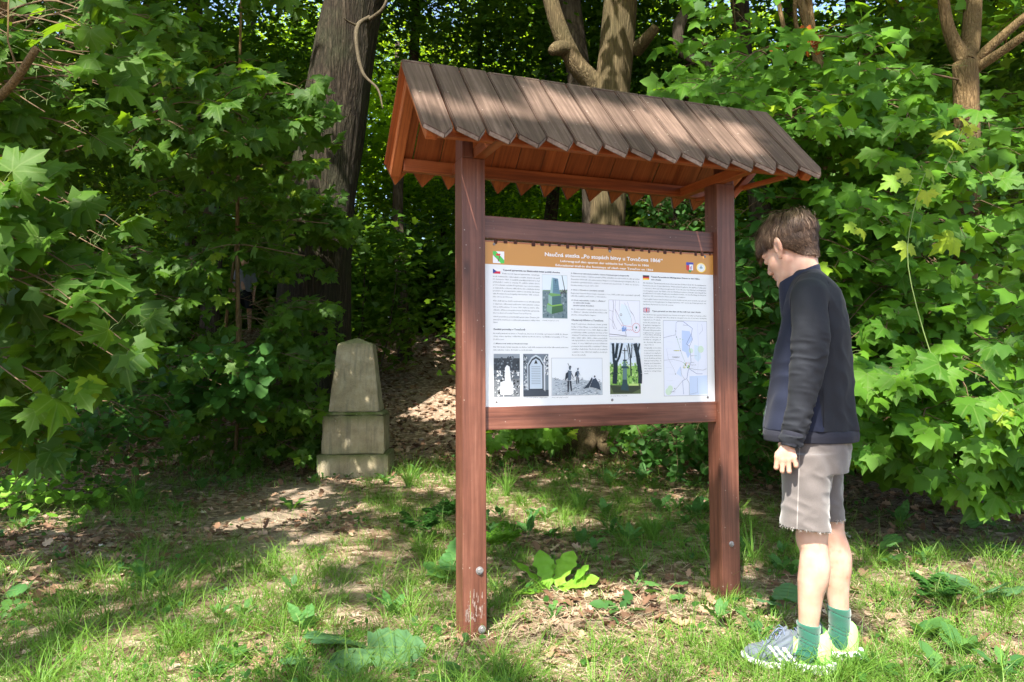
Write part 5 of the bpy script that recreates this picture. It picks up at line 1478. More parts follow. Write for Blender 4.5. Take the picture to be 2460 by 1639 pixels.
# ------------------------------------------------------------------ leaves
def sym(half, c=None, zc=0.0, droop=0.16, fold=0.10):
    """outline of a leaf from its right half (base .. tip); returns verts (x,y,z) and triangles; size 1 = length"""
    h = [(0.0, 0.0)] + list(half)
    left = [(-x, y) for x, y in half[:-1]][::-1]
    out = h + left
    c = c or (0, 0.25)
    P = [c] + out
    V = np.array([(x, y, -droop * ((x - c[0]) ** 2 + (y - c[1]) ** 2) + fold * abs(x) - 0.02) for x, y in P], float)
    V[0, 2] = 0.0
    n = len(out)
    T = np.array([(0, 1 + i, 1 + (i + 1) % n) for i in range(n)])
    return V, T
MAPLE = sym([(.10, -.09), (.30, -.19), (.34, -.06), (.52, -.05), (.45, .08), (.57, .20), (.76, .40), (.54, .42), (.48, .57), (.31, .46), (.20, .50), (.28, .70), (.13, .76), (0, 1.02)], (0, .22), droop=0.30, fold=0.05)
def warp(T_, bend, side, cup):
    V, F = T_; V = V.copy(); V[:, 2] += -bend * V[:, 1] ** 2 + side * V[:, 0] * V[:, 1] + cup * V[:, 0] ** 2 + 0.05 * np.sin(7 * V[:, 0] + 3 * V[:, 1]); return V, F
MAPLES = [MAPLE, warp(MAPLE, 0.25, 0.20, -0.15), warp(MAPLE, 0.05, -0.25, 0.35), warp(MAPLE, 0.45, -0.1, 0.1)]
MAPLE2 = sym([(.30, -.17), (.40, .02), (.72, .38), (.34, .45), (.24, .68), (0, 1.0)], (0, .22), droop=0.28, fold=0.05)
MAPLE3 = sym([(.36, -.08), (.66, .36), (.26, .50), (0, 1.0)], (0, .25), droop=0.2)
OVAL = sym([(.16, .10), (.30, .32), (.30, .55), (.16, .82), (0, 1.05)], (0, .45), droop=0.15, fold=0.22)
ROUND = sym([(.30, .02), (.46, .30), (.42, .62), (.20, .88), (0, 1.0)], (0, .45), droop=0.12, fold=0.12)
TOOTH = sym([(.10, .05), (.22, .14), (.21, .22), (.30, .32), (.27, .40), (.33, .52), (.28, .60), (.27, .72), (.18, .80), (.12, .93), (0, 1.05)], (0, .5), droop=0.12, fold=0.2)
DAND_LOW = sym([(.05, .10), (.14, .22), (.08, .32), (.18, .45), (.11, .55), (.21, .70), (.14, .90), (0, 1.05)], (0, .5), droop=0.5, fold=0.25)
LANCE = sym([(.05, .05), (.10, .3), (.13, .5), (.09, .8), (0, 1.0)], (0, .5), droop=0.3, fold=0.25)
DEAD = sym([(.10, .02), (.30, .10), (.22, .30), (.44, .48), (.22, .58), (.24, .82), (0, 1.0)], (0, .4), droop=-0.35, fold=0.45)

def frames(n, t):
    """n: normals, t: wished tip directions -> side, tip, normal"""
    n = nrm(n); t = nrm(t - n * (t * n).sum(-1, keepdims=True)); s = np.cross(t, n)
    return s, t, n

def scatter_mesh(name, tmpl, pos, nor, tip, size, mat, rnd=None, uv=False):
    V0, T0 = tmpl
    s, t, n = frames(nor, tip)
    sz = np.asarray(size)[:, None, None] * np.ones((len(pos), 1, 1))
    V = pos[:, None] + sz * (V0[None, :, 0:1] * s[:, None] + V0[None, :, 1:2] * t[:, None] + V0[None, :, 2:3] * n[:, None])
    k = len(V0)
    F = (T0[None] + (np.arange(len(pos)) * k)[:, None, None]).reshape(-1, 3)
    r = rng.random(len(pos)) if rnd is None else rnd
    uvv = np.tile(V0[:, :2], (len(pos), 1)) if uv else None
    return mesh_np(name, V.reshape(-1, 3), F, mat, True, rnd=np.repeat(r, k), uv=uvv)

_tm = {}
def leaf_me(key, tmpl, mat):
    if (key, mat.name) not in _tm:
        V0, T0 = tmpl
        _tm[(key, mat.name)] = mesh_np('leaf', V0, T0, mat, True, uv=V0[:, :2])
    return _tm[(key, mat.name)]

CAMP = np.array([0, 0, 1.08])
def in_view(P, m=0.02):
    """rough test: is a point inside the photograph's frame"""
    x, y, z = P[:, 0], P[:, 1], P[:, 2] - 1.08
    y2 = math.cos(_p) * y + math.sin(_p) * z; z2 = -math.sin(_p) * y + math.cos(_p) * z
    return (y2 > 0.3) & (np.abs(x) < y2 * (0.6714 + m)) & (np.abs(z2) < y2 * (0.4474 + m))

def leaf_set(parent, key, tmpl, lod, pos, nor, tip, size, mobj, mmesh, limit=300, name='leaf', occl=None):
    """the leaves that show largest become parts, the rest one foliage mesh"""
    pos = np.asarray(pos); size = np.asarray(size)
    d = np.linalg.norm(pos - CAMP, axis=1)
    score = size / d * in_view(pos)
    order = np.argsort(-score)
    top = order[:limit]; top = top[score[top] > 0]
    rest = np.setdiff1d(np.arange(len(pos)), top)
    s, t, n = frames(nor, tip)
    mes = [leaf_me(key + str(q), tm, mobj) for q, tm in enumerate(MAPLES)] if key == 'maple' else [leaf_me(key, tmpl, mobj)]
    inv = Matrix.Translation(-parent.location)
    for i in top:
        k = float(size[i])
        Mx = Matrix(((s[i][0] * k, t[i][0] * k, n[i][0] * k, pos[i][0]), (s[i][1] * k, t[i][1] * k, n[i][1] * k, pos[i][1]), (s[i][2] * k, t[i][2] * k, n[i][2] * k, pos[i][2]), (0, 0, 0, 1)))
        o = bpy.data.objects.new(name, mes[i % len(mes)]); COL.objects.link(o); o.parent = parent
        o.matrix_parent_inverse = inv; o.matrix_basis = Mx
    if len(rest):
        me2 = scatter_mesh('foliage', lod, pos[rest], nor[rest], tip[rest], size[rest], mmesh, uv=True)
        o = obj('foliage', me2, parent); o.matrix_parent_inverse = inv; o["kind"] = "stuff"

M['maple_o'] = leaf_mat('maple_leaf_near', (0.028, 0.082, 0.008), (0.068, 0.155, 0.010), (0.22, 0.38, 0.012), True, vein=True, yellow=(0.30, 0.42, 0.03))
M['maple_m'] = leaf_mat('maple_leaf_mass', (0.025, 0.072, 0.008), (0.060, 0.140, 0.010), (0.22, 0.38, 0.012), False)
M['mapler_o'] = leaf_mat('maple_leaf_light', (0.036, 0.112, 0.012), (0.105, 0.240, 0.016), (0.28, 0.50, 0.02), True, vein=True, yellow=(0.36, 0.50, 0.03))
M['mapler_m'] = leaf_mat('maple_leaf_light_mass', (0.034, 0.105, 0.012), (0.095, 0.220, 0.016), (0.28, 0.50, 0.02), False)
M['yel'] = leaf_mat('young_yellow_leaf', (0.16, 0.33, 0.03), (0.40, 0.44, 0.05), (0.45, 0.6, 0.05), True, vein=True)
M['wood_o'] = leaf_mat('shrub_leaf', (0.022, 0.080, 0.014), (0.052, 0.150, 0.024), (0.14, 0.30, 0.03), True)
M['wood_m'] = leaf_mat('shrub_leaf_mass', (0.022, 0.078, 0.014), (0.050, 0.145, 0.024), (0.14, 0.30, 0.03), False)
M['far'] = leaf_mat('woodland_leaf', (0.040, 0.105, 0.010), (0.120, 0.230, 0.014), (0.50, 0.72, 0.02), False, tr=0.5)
M['shade'] = leaf_mat('shade_toned_leaf', (0.020, 0.062, 0.008), (0.060, 0.140, 0.012), (0.20, 0.36, 0.02), False, tr=0.42)  # darker copy of the woodland leaf: undergrowth shade put into its colour
M['oak_bark'] = bark('oak_bark', (0.007, 0.005, 0.003), (0.038, 0.028, 0.019), (0.105, 0.082, 0.060), 1.3, 1.6, 0.13, moss=(0.035, 0.042, 0.020))
M['ash_bark'] = bark('grey_brown_bark', (0.045, 0.032, 0.017), (0.125, 0.090, 0.046), (0.27, 0.205, 0.120), 2.6, 0.9, 0.07, moss=(0.055, 0.050, 0.022))
M['maple_bark'] = bark('pale_maple_bark', (0.10, 0.060, 0.026), (0.200, 0.128, 0.058), (0.30, 0.21, 0.11), 2.8, 0.9, 0.22, moss=(0.09, 0.07, 0.03))
M['twig'] = plain('brown_twig', (0.13, 0.085, 0.05), 0.8, 0.2, nscale=20, namt=0.4)
M['gtwig'] = plain('green_petiole', (0.14, 0.20, 0.06), 0.6, 0.3)
M['dead_bark'] = bark('bare_dead_wood', (0.04, 0.03, 0.02), (0.10, 0.08, 0.052), (0.18, 0.145, 0.10), 3.0, 0.3, 0.3)
M['dark_bark'] = bark('dark_trunk_bark', (0.02, 0.015, 0.010), (0.07, 0.054, 0.04), (0.13, 0.105, 0.08), 1.0, 0.8, 0.2)

def curve_pts(ctrl, n):
    """Catmull-Rom through the control points"""
    C = np.asarray(ctrl, float); C = np.vstack([2 * C[0] - C[1], C, 2 * C[-1] - C[-2]])
    out = []
    m = len(C) - 3
    for t in np.linspace(0, m - 1e-6, n):
        i = int(t); f = t - i; a, b, c, d = C[i:i + 4]
        out.append(0.5 * ((2 * b) + (-a + c) * f + (2 * a - 5 * b + 4 * c - d) * f * f + (-a + 3 * b - 3 * c + d) * f ** 3))
    return np.array(out)

def trunk_me(name, ctrl, rad, mat, sides=28, n=60, rough=0.06, ridge=0.0, flare=0.0, acc=None):
    P = curve_pts(ctrl, n)
    R = np.interp(np.linspace(0, 1, n), np.linspace(0, 1, len(rad)), rad)
    if flare: R = R * (1 + flare * np.exp(-np.linspace(0, 1, n) * n / 7.0))
    th = np.linspace(0, 2 * math.pi, sides, endpoint=False)
    A = np.stack([np.broadcast_to(np.cos(th)[None] * 2, (n, sides)), np.broadcast_to(np.sin(th)[None] * 2, (n, sides)), np.broadcast_to(P[:, 2:3] * 0.9, (n, sides))], -1)
    no = vnoise(A, 1.0, int(P[0, 0] * 10) % 17) * rough
    if ridge: no = no + ridge * vnoise(A * [5, 5, 0.6], 1.0, 3)
    if flare: no = no + flare * 0.35 * np.cos(th * 4 + 0.7)[None] * np.exp(-np.linspace(0, 1, n) * n / 7.0)[:, None]
    V, Q, T = tube(P, R, sides, noise=no)
    if acc is not None:
        acc.add(V, Q, T); return P
    return mesh_np(name, V, [Q, T], mat, True)

def add_part(name, me, parent, mat=None):
    o = obj(name, me, parent, mat)
    o.matrix_parent_inverse = Matrix.Translation(-parent.location)
    return o

# ---- leafy boughs
class Boughs:
    def __init__(s, seed):
        s.r = np.random.default_rng(seed); s.pos = []; s.nor = []; s.tip = []; s.size = []
        s.tw = Acc(); s.pe = Acc()
    def bough(s, a, b, n_tw, size, droop=0.25, r0=0.008, pet=0.07, tw_len=0.35, face=(0, -0.55, 0.75), spread=1.0, jit=0.45):
        """a branch from a to b with opposite leaf pairs along short side twigs"""
        r_ = s.r; a = np.array(a, float); b = np.array(b, float)
        d = b - a; L = np.linalg.norm(d)
        mid = (a + b) / 2 + np.array([0, 0, droop * L * 0.35]) + r_.normal(size=3) * 0.04 * L
        P = curve_pts([a, mid, b], 9)
        s.tw.tube(P, np.linspace(r0, 0.0022, 9), 5)
        dirn = nrm(d)
        side = nrm(np.cross(dirn, [0, 0, 1.0]))
        face = nrm(np.array(face))
        for k in range(n_tw):
            t = 0.25 + 0.75 * (k + r_.random() * 0.6) / n_tw
            p0 = P[min(int(t * 8), 8)]
            sgn = 1 if k % 2 else -1
            dr = nrm(dirn * 0.55 + side * sgn * 0.8 * spread + np.array([0, 0, r_.normal() * 0.30 - 0.06]))
            l = tw_len * (0.55 + 0.7 * r_.random()) * (1.1 - 0.4 * t)
            if k >= n_tw - 1: dr = dirn
            p1 = p0 + dr * l * 0.5 + np.array([0, 0, 0.02]); p2 = p0 + dr * l + np.array([0, 0, -0.10 * l])
            s.tw.tube([p0, p1, p2], [0.0030, 0.0022, 0.0016], 4)
            for q, w_ in ((0.35, 0.8), (0.7, 0.95), (1.0, 1.0), (1.0, 0.7)):
                if r_.random() < 0.12: continue
                pb = p0 + (p2 - p0) * q
                tsd = nrm(np.cross(dr, face)) 
                for sg in (-1, 1):
                    if r_.random() < 0.12: continue
                    pd_ = nrm(dr * (0.3 if q < 1 else 0.7) + tsd * sg * 0.8 + face * 0.35 + r_.normal(size=3) * 0.3)
                    pl = pet * (0.6 + 0.7 * r_.random()) * w_
                    pe = pb + pd_ * pl
                    s.pe.tube([pb, pb + pd_ * pl * 0.5 + np.array([0, 0, 0.006]), pe], [0.0012, 0.001, 0.001], 3)
                    s.pos.append(pe)
                    s.nor.append(face + r_.normal(size=3) * jit + np.array([0, 0, 0.1]))
                    s.tip.append(pd_ * 0.7 + np.array([0, -0.15, -0.75]) + r_.normal(size=3) * 0.4)
                    s.size.append(size * (0.50 + 0.75 * r_.random()) * (0.75 + 0.25 * w_))
    def arrays(s):
        return np.array(s.pos), np.array(s.nor), np.array(s.tip), np.array(s.size)
    def finish(s, parent, key, tmpl, lod, mo, mm, limit=300, keep=None):
        pos, nor, tip, size = s.arrays()
        if keep is not None:
            k = keep(pos); pos, nor, tip, size = pos[k], nor[k], tip[k], size[k]
        leaf_set(parent, key, tmpl, lod, pos, nor, tip, size, mo, mm, limit)
        if s.tw.n: add_part('twigs', s.tw.mesh('twigs', M['twig']), parent)["kind"] = "stuff"
        if s.pe.n: add_part('petioles', s.pe.mesh('petioles', M['gtwig']), parent)["kind"] = "stuff"
        return len(pos)

def at3(u, v, y):
    """point that lies y metres in front on the line of sight through image pixel u, v"""
    a, b = (u - 1176.5) * 1.04547, (v - 784.0) * 1.04547  # image pixel coordinates, taken from the image centre
    c_, s_ = math.cos(_r), math.sin(_r)
    x = c_ * a + s_ * b; yy = -s_ * a + c_ * b
    f = 1832.0
    dy = math.cos(_p) * f + math.sin(_p) * yy; dz = math.sin(_p) * f - math.cos(_p) * yy
    t = y / dy
    return np.array([x * t, y, 1.08 + dz * t])

# ============================ left maple: overhanging boughs at the left edge
tl = thing('maple_tree', 'big-leaved maple overhanging the left edge of the picture, branch stub in front', 'tree', (-3.9, 4.3, float(zt(-3.9, 4.3))))
tr_ = Acc()
P0 = trunk_me('t', [(-3.9, 4.3, -0.1), (-3.85, 4.25, 1.2), (-3.95, 4.3, 3.0), (-4.1, 4.5, 6.0)], [0.13, 0.11, 0.09, 0.05], None, 18, 40, acc=tr_)
add_part('trunk', tr_.mesh('trunk', M['maple_bark']), tl)
lb = Boughs(21)
r_ = np.random.default_rng(31)
# upper left mass
for k in range(26):
    u = r_.random() * 390 - 60; v = r_.random() * 350 - 40; y = 3.1 + r_.random() * 1.3
    if u > 250 and v > 200: continue
    e = at3(u, v, y); st = e + np.array([-0.9 - r_.random() * 0.4, 0.35 + r_.random() * 0.4, 0.10 + r_.random() * 0.2])
    lb.bough(st, e, 4, 0.140, 0.3, face=(0.10, -0.75, 0.62))
# lower left mass
for k in range(44):
    v = 430 + r_.random() * 590; wmax = np.interp(v, [430, 480, 560, 700, 850, 950, 1020], [200, 300, 290, 310, 300, 250, 120])
    u = r_.random() * (wmax + 40) - 60; y = 3.0 + r_.random() * 1.1
    e = at3(u, v, y); st = e + np.array([-0.9 - r_.random() * 0.4, 0.35 + r_.random() * 0.4, 0.18 + r_.random() * 0.2])
    lb.bough(st, e, 4, 0.140, 0.25, face=(0.05, -0.80, 0.58))
def keep_l(P):
    ok = np.ones(len(P), bool)
    for x, y, z, rr in ((-1.82, 5.35, 0.05, .26), (-1.6, 5.7, 0.05, .2), (-1.75, 6.2, 0.06, .24), (-2.2, 7.0, 0.08, .26)):
        d = P - np.array([x, y, z]); off = np.linalg.norm(d - (d @ SUNV)[:, None] * SUNV, axis=1); ok &= off > rr
    return ok
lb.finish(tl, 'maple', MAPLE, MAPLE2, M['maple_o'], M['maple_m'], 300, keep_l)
# bare stub crossing the gap
a, b = at3(-30, 250, 3.3), at3(84, 112, 3.1)
ac = Acc(); ac.tube(curve_pts([a, (a + b) / 2 + [0.01, 0, -0.015], b], 10), np.linspace(0.021, 0.015, 10), 12)
ac.tube(curve_pts([b, b + [0.03, 0, -0.02], at3(168, 172, 3.1)], 6), np.linspace(0.004, 0.002, 6), 5)
ac.tube([at3(44, 172, 3.2), at3(18, 95, 3.2), at3(20, -10, 3.2)], [0.005, 0.004, 0.003], 6)
add_part('branch_stub', ac.mesh('branch_stub', M['maple_bark']), tl)

# ============================ maples in the half-dark middle left
def keep_gap(P):
    ok = np.ones(len(P), bool)
    for u, v, rr in ((578, 650, 24), (580, 690, 36), (580, 730, 34), (578, 765, 24), (1350, 995, 42), (1345, 1030, 50), (1290, 1040, 30), (820, 830, 42), (820, 890, 56), (820, 950, 66), (820, 1020, 76)):
        dd = nrm(at3(u, v, 5.0) - CAMP); d = P - CAMP; tt = d @ dd; off = np.linalg.norm(d - tt[:, None] * dd, axis=1)
        ok &= ~(off < rr * 1.045 / 1832 * tt)
    return ok
def maple_thing(name, label, cat, base, seed, region, y0, y1, n, size, mo, mm, limit, trunk=None, key='maple', tmpl=MAPLE, lod=MAPLE2, back=(0.2, 0.8), face=(0, -0.7, 0.6), group=None, tw=4, twl=0.32, bmat='maple_bark', dirx=0.0):
    t = thing(name, label, cat, (base[0], base[1], float(zt(base[0], base[1]))), group=group)
    if trunk is not None:
        A_ = Acc()
        for ctrl, rad in trunk: trunk_me('t', ctrl, rad, None, 14, 30, acc=A_)
        add_part('trunk', A_.mesh('trunk', M[bmat]), t)
    bg_ = Boughs(seed); r2 = np.random.default_rng(seed + 100)
    c = 0; tries = 0
    while c < n and tries < n * 30:
        tries += 1
        u, v = region[0] + r2.random() * (region[2] - region[0]), region[1] + r2.random() * (region[3] - region[1])
        if len(region) > 4 and not region[4](u, v): continue
        y = y0 + r2.random() * (y1 - y0)
        e = at3(u, v, y)
        if e[2] < float(zt(e[0], e[1])) + 0.10: continue
        sx = dirx if dirx else np.sign(base[0] - e[0]) * min(1.0, abs(base[0] - e[0]))
        st = e + np.array([0.6 * sx + r2.normal() * 0.25, back[0] + r2.random() * (back[1] - back[0]), 0.05 + 0.15 * r2.random()])
        bg_.bough(st, e, tw, size, 0.25, r0=0.006, face=face, tw_len=twl, pet=size * 0.5)
        c += 1
    bg_.finish(t, key, tmpl, lod, mo, mm, limit, keep_gap)
    return t
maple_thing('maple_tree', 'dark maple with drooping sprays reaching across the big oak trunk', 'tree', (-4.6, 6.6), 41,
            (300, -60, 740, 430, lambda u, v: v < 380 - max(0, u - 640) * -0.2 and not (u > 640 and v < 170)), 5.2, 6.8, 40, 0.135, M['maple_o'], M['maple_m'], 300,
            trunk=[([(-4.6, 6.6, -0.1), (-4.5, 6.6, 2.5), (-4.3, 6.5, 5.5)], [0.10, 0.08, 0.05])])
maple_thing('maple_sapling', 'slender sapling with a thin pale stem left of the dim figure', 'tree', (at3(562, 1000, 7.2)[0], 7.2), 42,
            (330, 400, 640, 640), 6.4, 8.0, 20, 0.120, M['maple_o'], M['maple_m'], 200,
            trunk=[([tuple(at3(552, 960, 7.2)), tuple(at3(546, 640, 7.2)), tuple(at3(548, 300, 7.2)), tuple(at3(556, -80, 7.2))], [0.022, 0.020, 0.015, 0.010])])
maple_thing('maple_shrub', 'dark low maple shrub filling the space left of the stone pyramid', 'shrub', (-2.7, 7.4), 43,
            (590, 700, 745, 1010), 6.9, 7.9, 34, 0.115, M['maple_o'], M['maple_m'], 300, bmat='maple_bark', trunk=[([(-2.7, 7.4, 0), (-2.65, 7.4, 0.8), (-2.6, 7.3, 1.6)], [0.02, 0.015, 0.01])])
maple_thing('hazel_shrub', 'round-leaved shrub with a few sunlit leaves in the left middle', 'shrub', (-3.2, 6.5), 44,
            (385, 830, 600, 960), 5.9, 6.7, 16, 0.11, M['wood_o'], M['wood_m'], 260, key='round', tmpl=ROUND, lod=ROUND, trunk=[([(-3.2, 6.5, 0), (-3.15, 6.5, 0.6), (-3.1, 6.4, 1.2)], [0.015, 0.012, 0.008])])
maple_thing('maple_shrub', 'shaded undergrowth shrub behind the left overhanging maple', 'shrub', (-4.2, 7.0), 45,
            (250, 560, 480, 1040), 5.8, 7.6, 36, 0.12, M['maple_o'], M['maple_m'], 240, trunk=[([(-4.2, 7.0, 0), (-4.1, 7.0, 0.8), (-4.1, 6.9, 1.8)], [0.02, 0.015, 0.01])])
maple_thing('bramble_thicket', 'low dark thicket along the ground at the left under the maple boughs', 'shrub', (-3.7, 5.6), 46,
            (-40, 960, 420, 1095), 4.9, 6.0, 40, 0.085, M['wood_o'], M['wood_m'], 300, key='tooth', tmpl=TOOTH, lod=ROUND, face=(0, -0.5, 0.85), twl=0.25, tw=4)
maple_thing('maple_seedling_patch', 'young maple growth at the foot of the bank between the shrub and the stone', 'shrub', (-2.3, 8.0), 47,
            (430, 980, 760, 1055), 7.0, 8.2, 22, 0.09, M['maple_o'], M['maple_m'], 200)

maple_thing('maple_shrub', 'dark maple sprays in front of the lower half of the big oak trunk', 'shrub', (-3.3, 8.4), 48,
            (630, 420, 790, 790), 8.0, 8.9, 26, 0.12, M['maple_o'], M['maple_m'], 260, trunk=[([(-3.3, 8.4, 0), (-3.2, 8.4, 1.2), (-3.0, 8.3, 2.6)], [0.03, 0.022, 0.012])])

# ============================ right maples
tR = thing('maple_tree', 'bright maple with pale forked trunk filling the right side', 'tree', (3.05, 5.5, float(zt(3.05, 5.5))))
A_ = Acc()
cr = at3(2218, 145, 5.4); bs_ = at3(2208, 720, 5.45); gb = at3(2200, 1085, 5.5)
trunk_me('t', [(gb[0], 5.5, 0.0), tuple(at3(2190, 900, 5.5)), tuple(bs_), tuple(at3(2222, 420, 5.42)), tuple(cr)], [0.105, 0.098, 0.088, 0.086, 0.085], None, 22, 60, acc=A_)
add_part('trunk', A_.mesh('trunk', M['maple_bark']), tR)
for ctrl, rad in (([cr, at3(2178, 60, 5.4), at3(2160, -80, 5.4), at3(2140, -300, 5.4)], [0.062, 0.042, 0.036, 0.03]),
                  ([cr, at3(2230, 90, 5.45), at3(2238, -40, 5.5), at3(2250, -300, 5.6)], [0.072, 0.066, 0.058, 0.045]),
                  ([at3(2232, 150, 5.4), at3(2290, 95, 5.3), at3(2380, 20, 5.2), at3(2500, -60, 5.1)], [0.040, 0.032, 0.028, 0.024]),
                  ([at3(2232, 165, 5.4), at3(2300, 120, 5.25), at3(2390, 60, 5.1), at3(2520, 0, 5.0)], [0.036, 0.030, 0.026, 0.022])):
    add_part('limb', trunk_me('limb', [tuple(c) for c in ctrl], rad, M['maple_bark'], 14, 24), tR)
rb = Boughs(61); r_ = np.random.default_rng(62)
def reg_r(u, v):
    left = np.interp(v, [-60, 60, 200, 300, 420, 520, 700, 1040, 1130], [1700, 1640, 1600, 1640, 1860, 1890, 1880, 1940, 2060])
    return u > left and not (2150 < u < 2290 and v < 150 and r_.random() < 0.75) and not (2190 < u < 2260 and 150 < v < 250)
c = 0
while c < 195:
    u, v = 1580 + r_.random() * 860, -60 + r_.random() * 1170
    if not reg_r(u, v) or (1700 < u < 1960 and v < 170): continue
    yn = np.interp(v, [0, 600, 1100], [4.5, 4.3, 4.1]) + (0.5 if u < 1950 and v > 350 else 0)
    y = yn + r_.random() ** 1.3 * 1.9
    if v < 240 and u > 2000: y = max(y, 5.6)
    e = at3(u, v, y)
    if e[2] < 0.33: continue
    st = e + np.array([0.25 + r_.normal() * 0.35, 0.7 + r_.random() * 0.5, 0.15 + r_.random() * 0.2])
    rb.bough(st, e, 5, 0.116, 0.25, face=(-0.15, -0.72, 0.62))
    c += 1
# keep the trunk fork in sight
def keep_r(P):
    ok = np.ones(len(P), bool)
    for (u, v, rr) in ((2180, 30, 30), (2225, 120, 42), (2222, 200, 40), (2290, 90, 26), (2160, -20, 30), (2340, 50, 24), (2222, 290, 26)):
        c_ = at3(u, v, 5.0); d = P - CAMP; dd = nrm(c_ - CAMP); tt = (d @ dd); off = np.linalg.norm(d - tt[:, None] * dd, axis=1)
        ok &= ~((off < rr * 1.045 / 1832 * 5.0 * (tt / 5.0)) & (P[:, 1] < 5.7))
    return ok
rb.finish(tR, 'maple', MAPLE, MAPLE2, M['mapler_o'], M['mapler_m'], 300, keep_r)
maple_thing('maple_tree', 'maple with several thin upright stems just right of the roof', 'tree', (2.35, 6.2), 63,
            (1600, 60, 2080, 560, lambda u, v: ((v < 330) or u > 1860) and not (1740 < u < 1930 and v < 175)), 5.2, 6.6, 34, 0.14, M['mapler_o'], M['mapler_m'], 300, dirx=0.3,
            trunk=[([tuple(at3(1915, 620, 6.1)), tuple(at3(1900, 300, 6.1)), tuple(at3(1880, 140, 6.1)), tuple(at3(1850, 40, 6.1)), tuple(at3(1820, -80, 6.1))], [0.05, 0.046, 0.042, 0.038, 0.03]),
                   ([tuple(at3(1880, 160, 6.1)), tuple(at3(1862, 40, 6.1)), tuple(at3(1855, -80, 6.0))], [0.032, 0.03, 0.02]),
                   ([tuple(at3(1870, 120, 6.1)), tuple(at3(1830, 60, 6.1)), tuple(at3(1828, -60, 6.0))], [0.02, 0.018, 0.014]),
                   ([tuple(at3(1830, 130, 6.0)), tuple(at3(1800, 60, 6.0)), tuple(at3(1775, -80, 6.0))], [0.02, 0.018, 0.015]),
                   ([tuple(at3(1945, 700, 6.3)), tuple(at3(1930, 620, 6.3)), tuple(at3(1905, 580, 6.3))], [0.03, 0.03, 0.02])])
maple_thing('maple_shrub', 'low maple growth trailing over the ground at the right edge', 'shrub', (3.3, 4.7), 64,
            (1980, 880, 2420, 1160, lambda u, v: v < 1065 + (u - 1980) * 0.22), 3.9, 4.9, 38, 0.135, M['mapler_o'], M['mapler_m'], 220, dirx=0.6)
# rusty dead leaf cluster caught in the stems
dd_ = leaf_mat('rust_dead_leaf', (0.22, 0.055, 0.015), (0.40, 0.12, 0.03), (0.5, 0.15, 0.03), False)
c0 = at3(1848, 100, 5.2); n = 26; P = c0 + rng.normal(size=(n, 3)) * [0.07, 0.04, 0.045] + np.linspace(-1, 1, n)[:, None] * [0.08, 0, 0.04]
o = obj('dead_leaf_cluster', scatter_mesh('dead_leaf_cluster', DEAD, P, rng.normal(size=(n, 3)) + [0, -1, 0], rng.normal(size=(n, 3)), np.full(n, 0.08), dd_)); props(o, 'rusty brown clump of dead leaves caught in the stems above the roof end', 'leaves', kind='stuff')
# young yellow shoots
for (lbs_, pts, lf) in (('long upright shoot with yellow-green young leaves in front of the right maple', [(2160, 880, 3.9), (2110, 720, 3.9), (2085, 590, 3.9), (2100, 480, 3.9), (2125, 400, 3.9)], [(2090, 400), (2135, 390), (2150, 425), (2060, 415), (2110, 460), (2085, 560), (2130, 440)]),
                  ('short shoot with yellow-tipped leaves below the forked maple trunk', [(2170, 390, 3.9), (2195, 340, 3.9), (2215, 295, 3.9)], [(2190, 330), (2225, 290), (2175, 300), (2245, 320), (2210, 270), (2160, 320)]),
                  ('pair of small yellow leaves just behind the boy\'s head', [(1945, 520, 4.3), (1960, 530, 4.3)], [(1950, 515), (1975, 525)]),
                  ('yellow young leaves near the right edge at waist height', [(2290, 970, 3.8), (2305, 950, 3.8)], [(2290, 940), (2320, 945), (2305, 965)])):
    pp = [at3(*q) for q in pts]
    t = thing('young_shoot', lbs_, 'shoot', tuple(pp[0]))
    ac = Acc(); ac.tube(curve_pts(pp, 12), np.linspace(0.0035, 0.002, 12), 5)
    P = np.array([at3(u, v, pts[0][2] - 0.02 + rng.random() * 0.05) for u, v in lf])
    for q in P:
        j = min(range(12), key=lambda i: np.linalg.norm(curve_pts(pp, 12)[i] - q)); ac.tube([curve_pts(pp, 12)[j], q], [0.0014, 0.001], 4)
    add_part('stem', ac.mesh('stem', M['gtwig']), t)
    n = len(P)
    leaf_set(t, 'maple', MAPLE, MAPLE, P, rng.normal(size=(n, 3)) * 0.35 + [0, -0.8, 0.5], rng.normal(size=(n, 3)) * 0.5 + [0, 0, -1], 0.060 + rng.random(n) * 0.045, M['yel'], M['yel'], 50)
# elliptic-leaved shrub between the right post and the boy
maple_thing('elder_shrub', 'small-leaved shrub between the right post and the boy', 'shrub', (2.1, 5.9), 65,
            (1685, 470, 1960, 1090, lambda u, v: u < 1960 - (v < 520) * 120), 5.0, 6.2, 95, 0.105, M['wood_o'], M['wood_m'], 300, key='oval', tmpl=OVAL, lod=OVAL, twl=0.22, tw=4, face=(-0.2, -0.6, 0.7),
            trunk=[([(2.1, 5.9, 0), (2.1, 5.85, 1.0), (2.0, 5.8, 2.2)], [0.03, 0.02, 0.012])])
maple_thing('elder_shrub', 'dim leafy shrub seen in the gap between panel and roof at the right', 'shrub', (2.0, 8.2), 66,
            (1470, 430, 1640, 560), 7.6, 8.8, 20, 0.085, M['wood_o'], M['wood_m'], 200, key='oval', tmpl=OVAL, lod=OVAL)
maple_thing('maple_shrub', 'light young maple leaves peeping out just under the lower rail', 'shrub', (0.55, 7.6), 67,
            (1130, 975, 1500, 1020, lambda u, v: u < 1270 or u > 1425), 7.0, 8.2, 14, 0.12, M['mapler_o'], M['mapler_m'], 200)
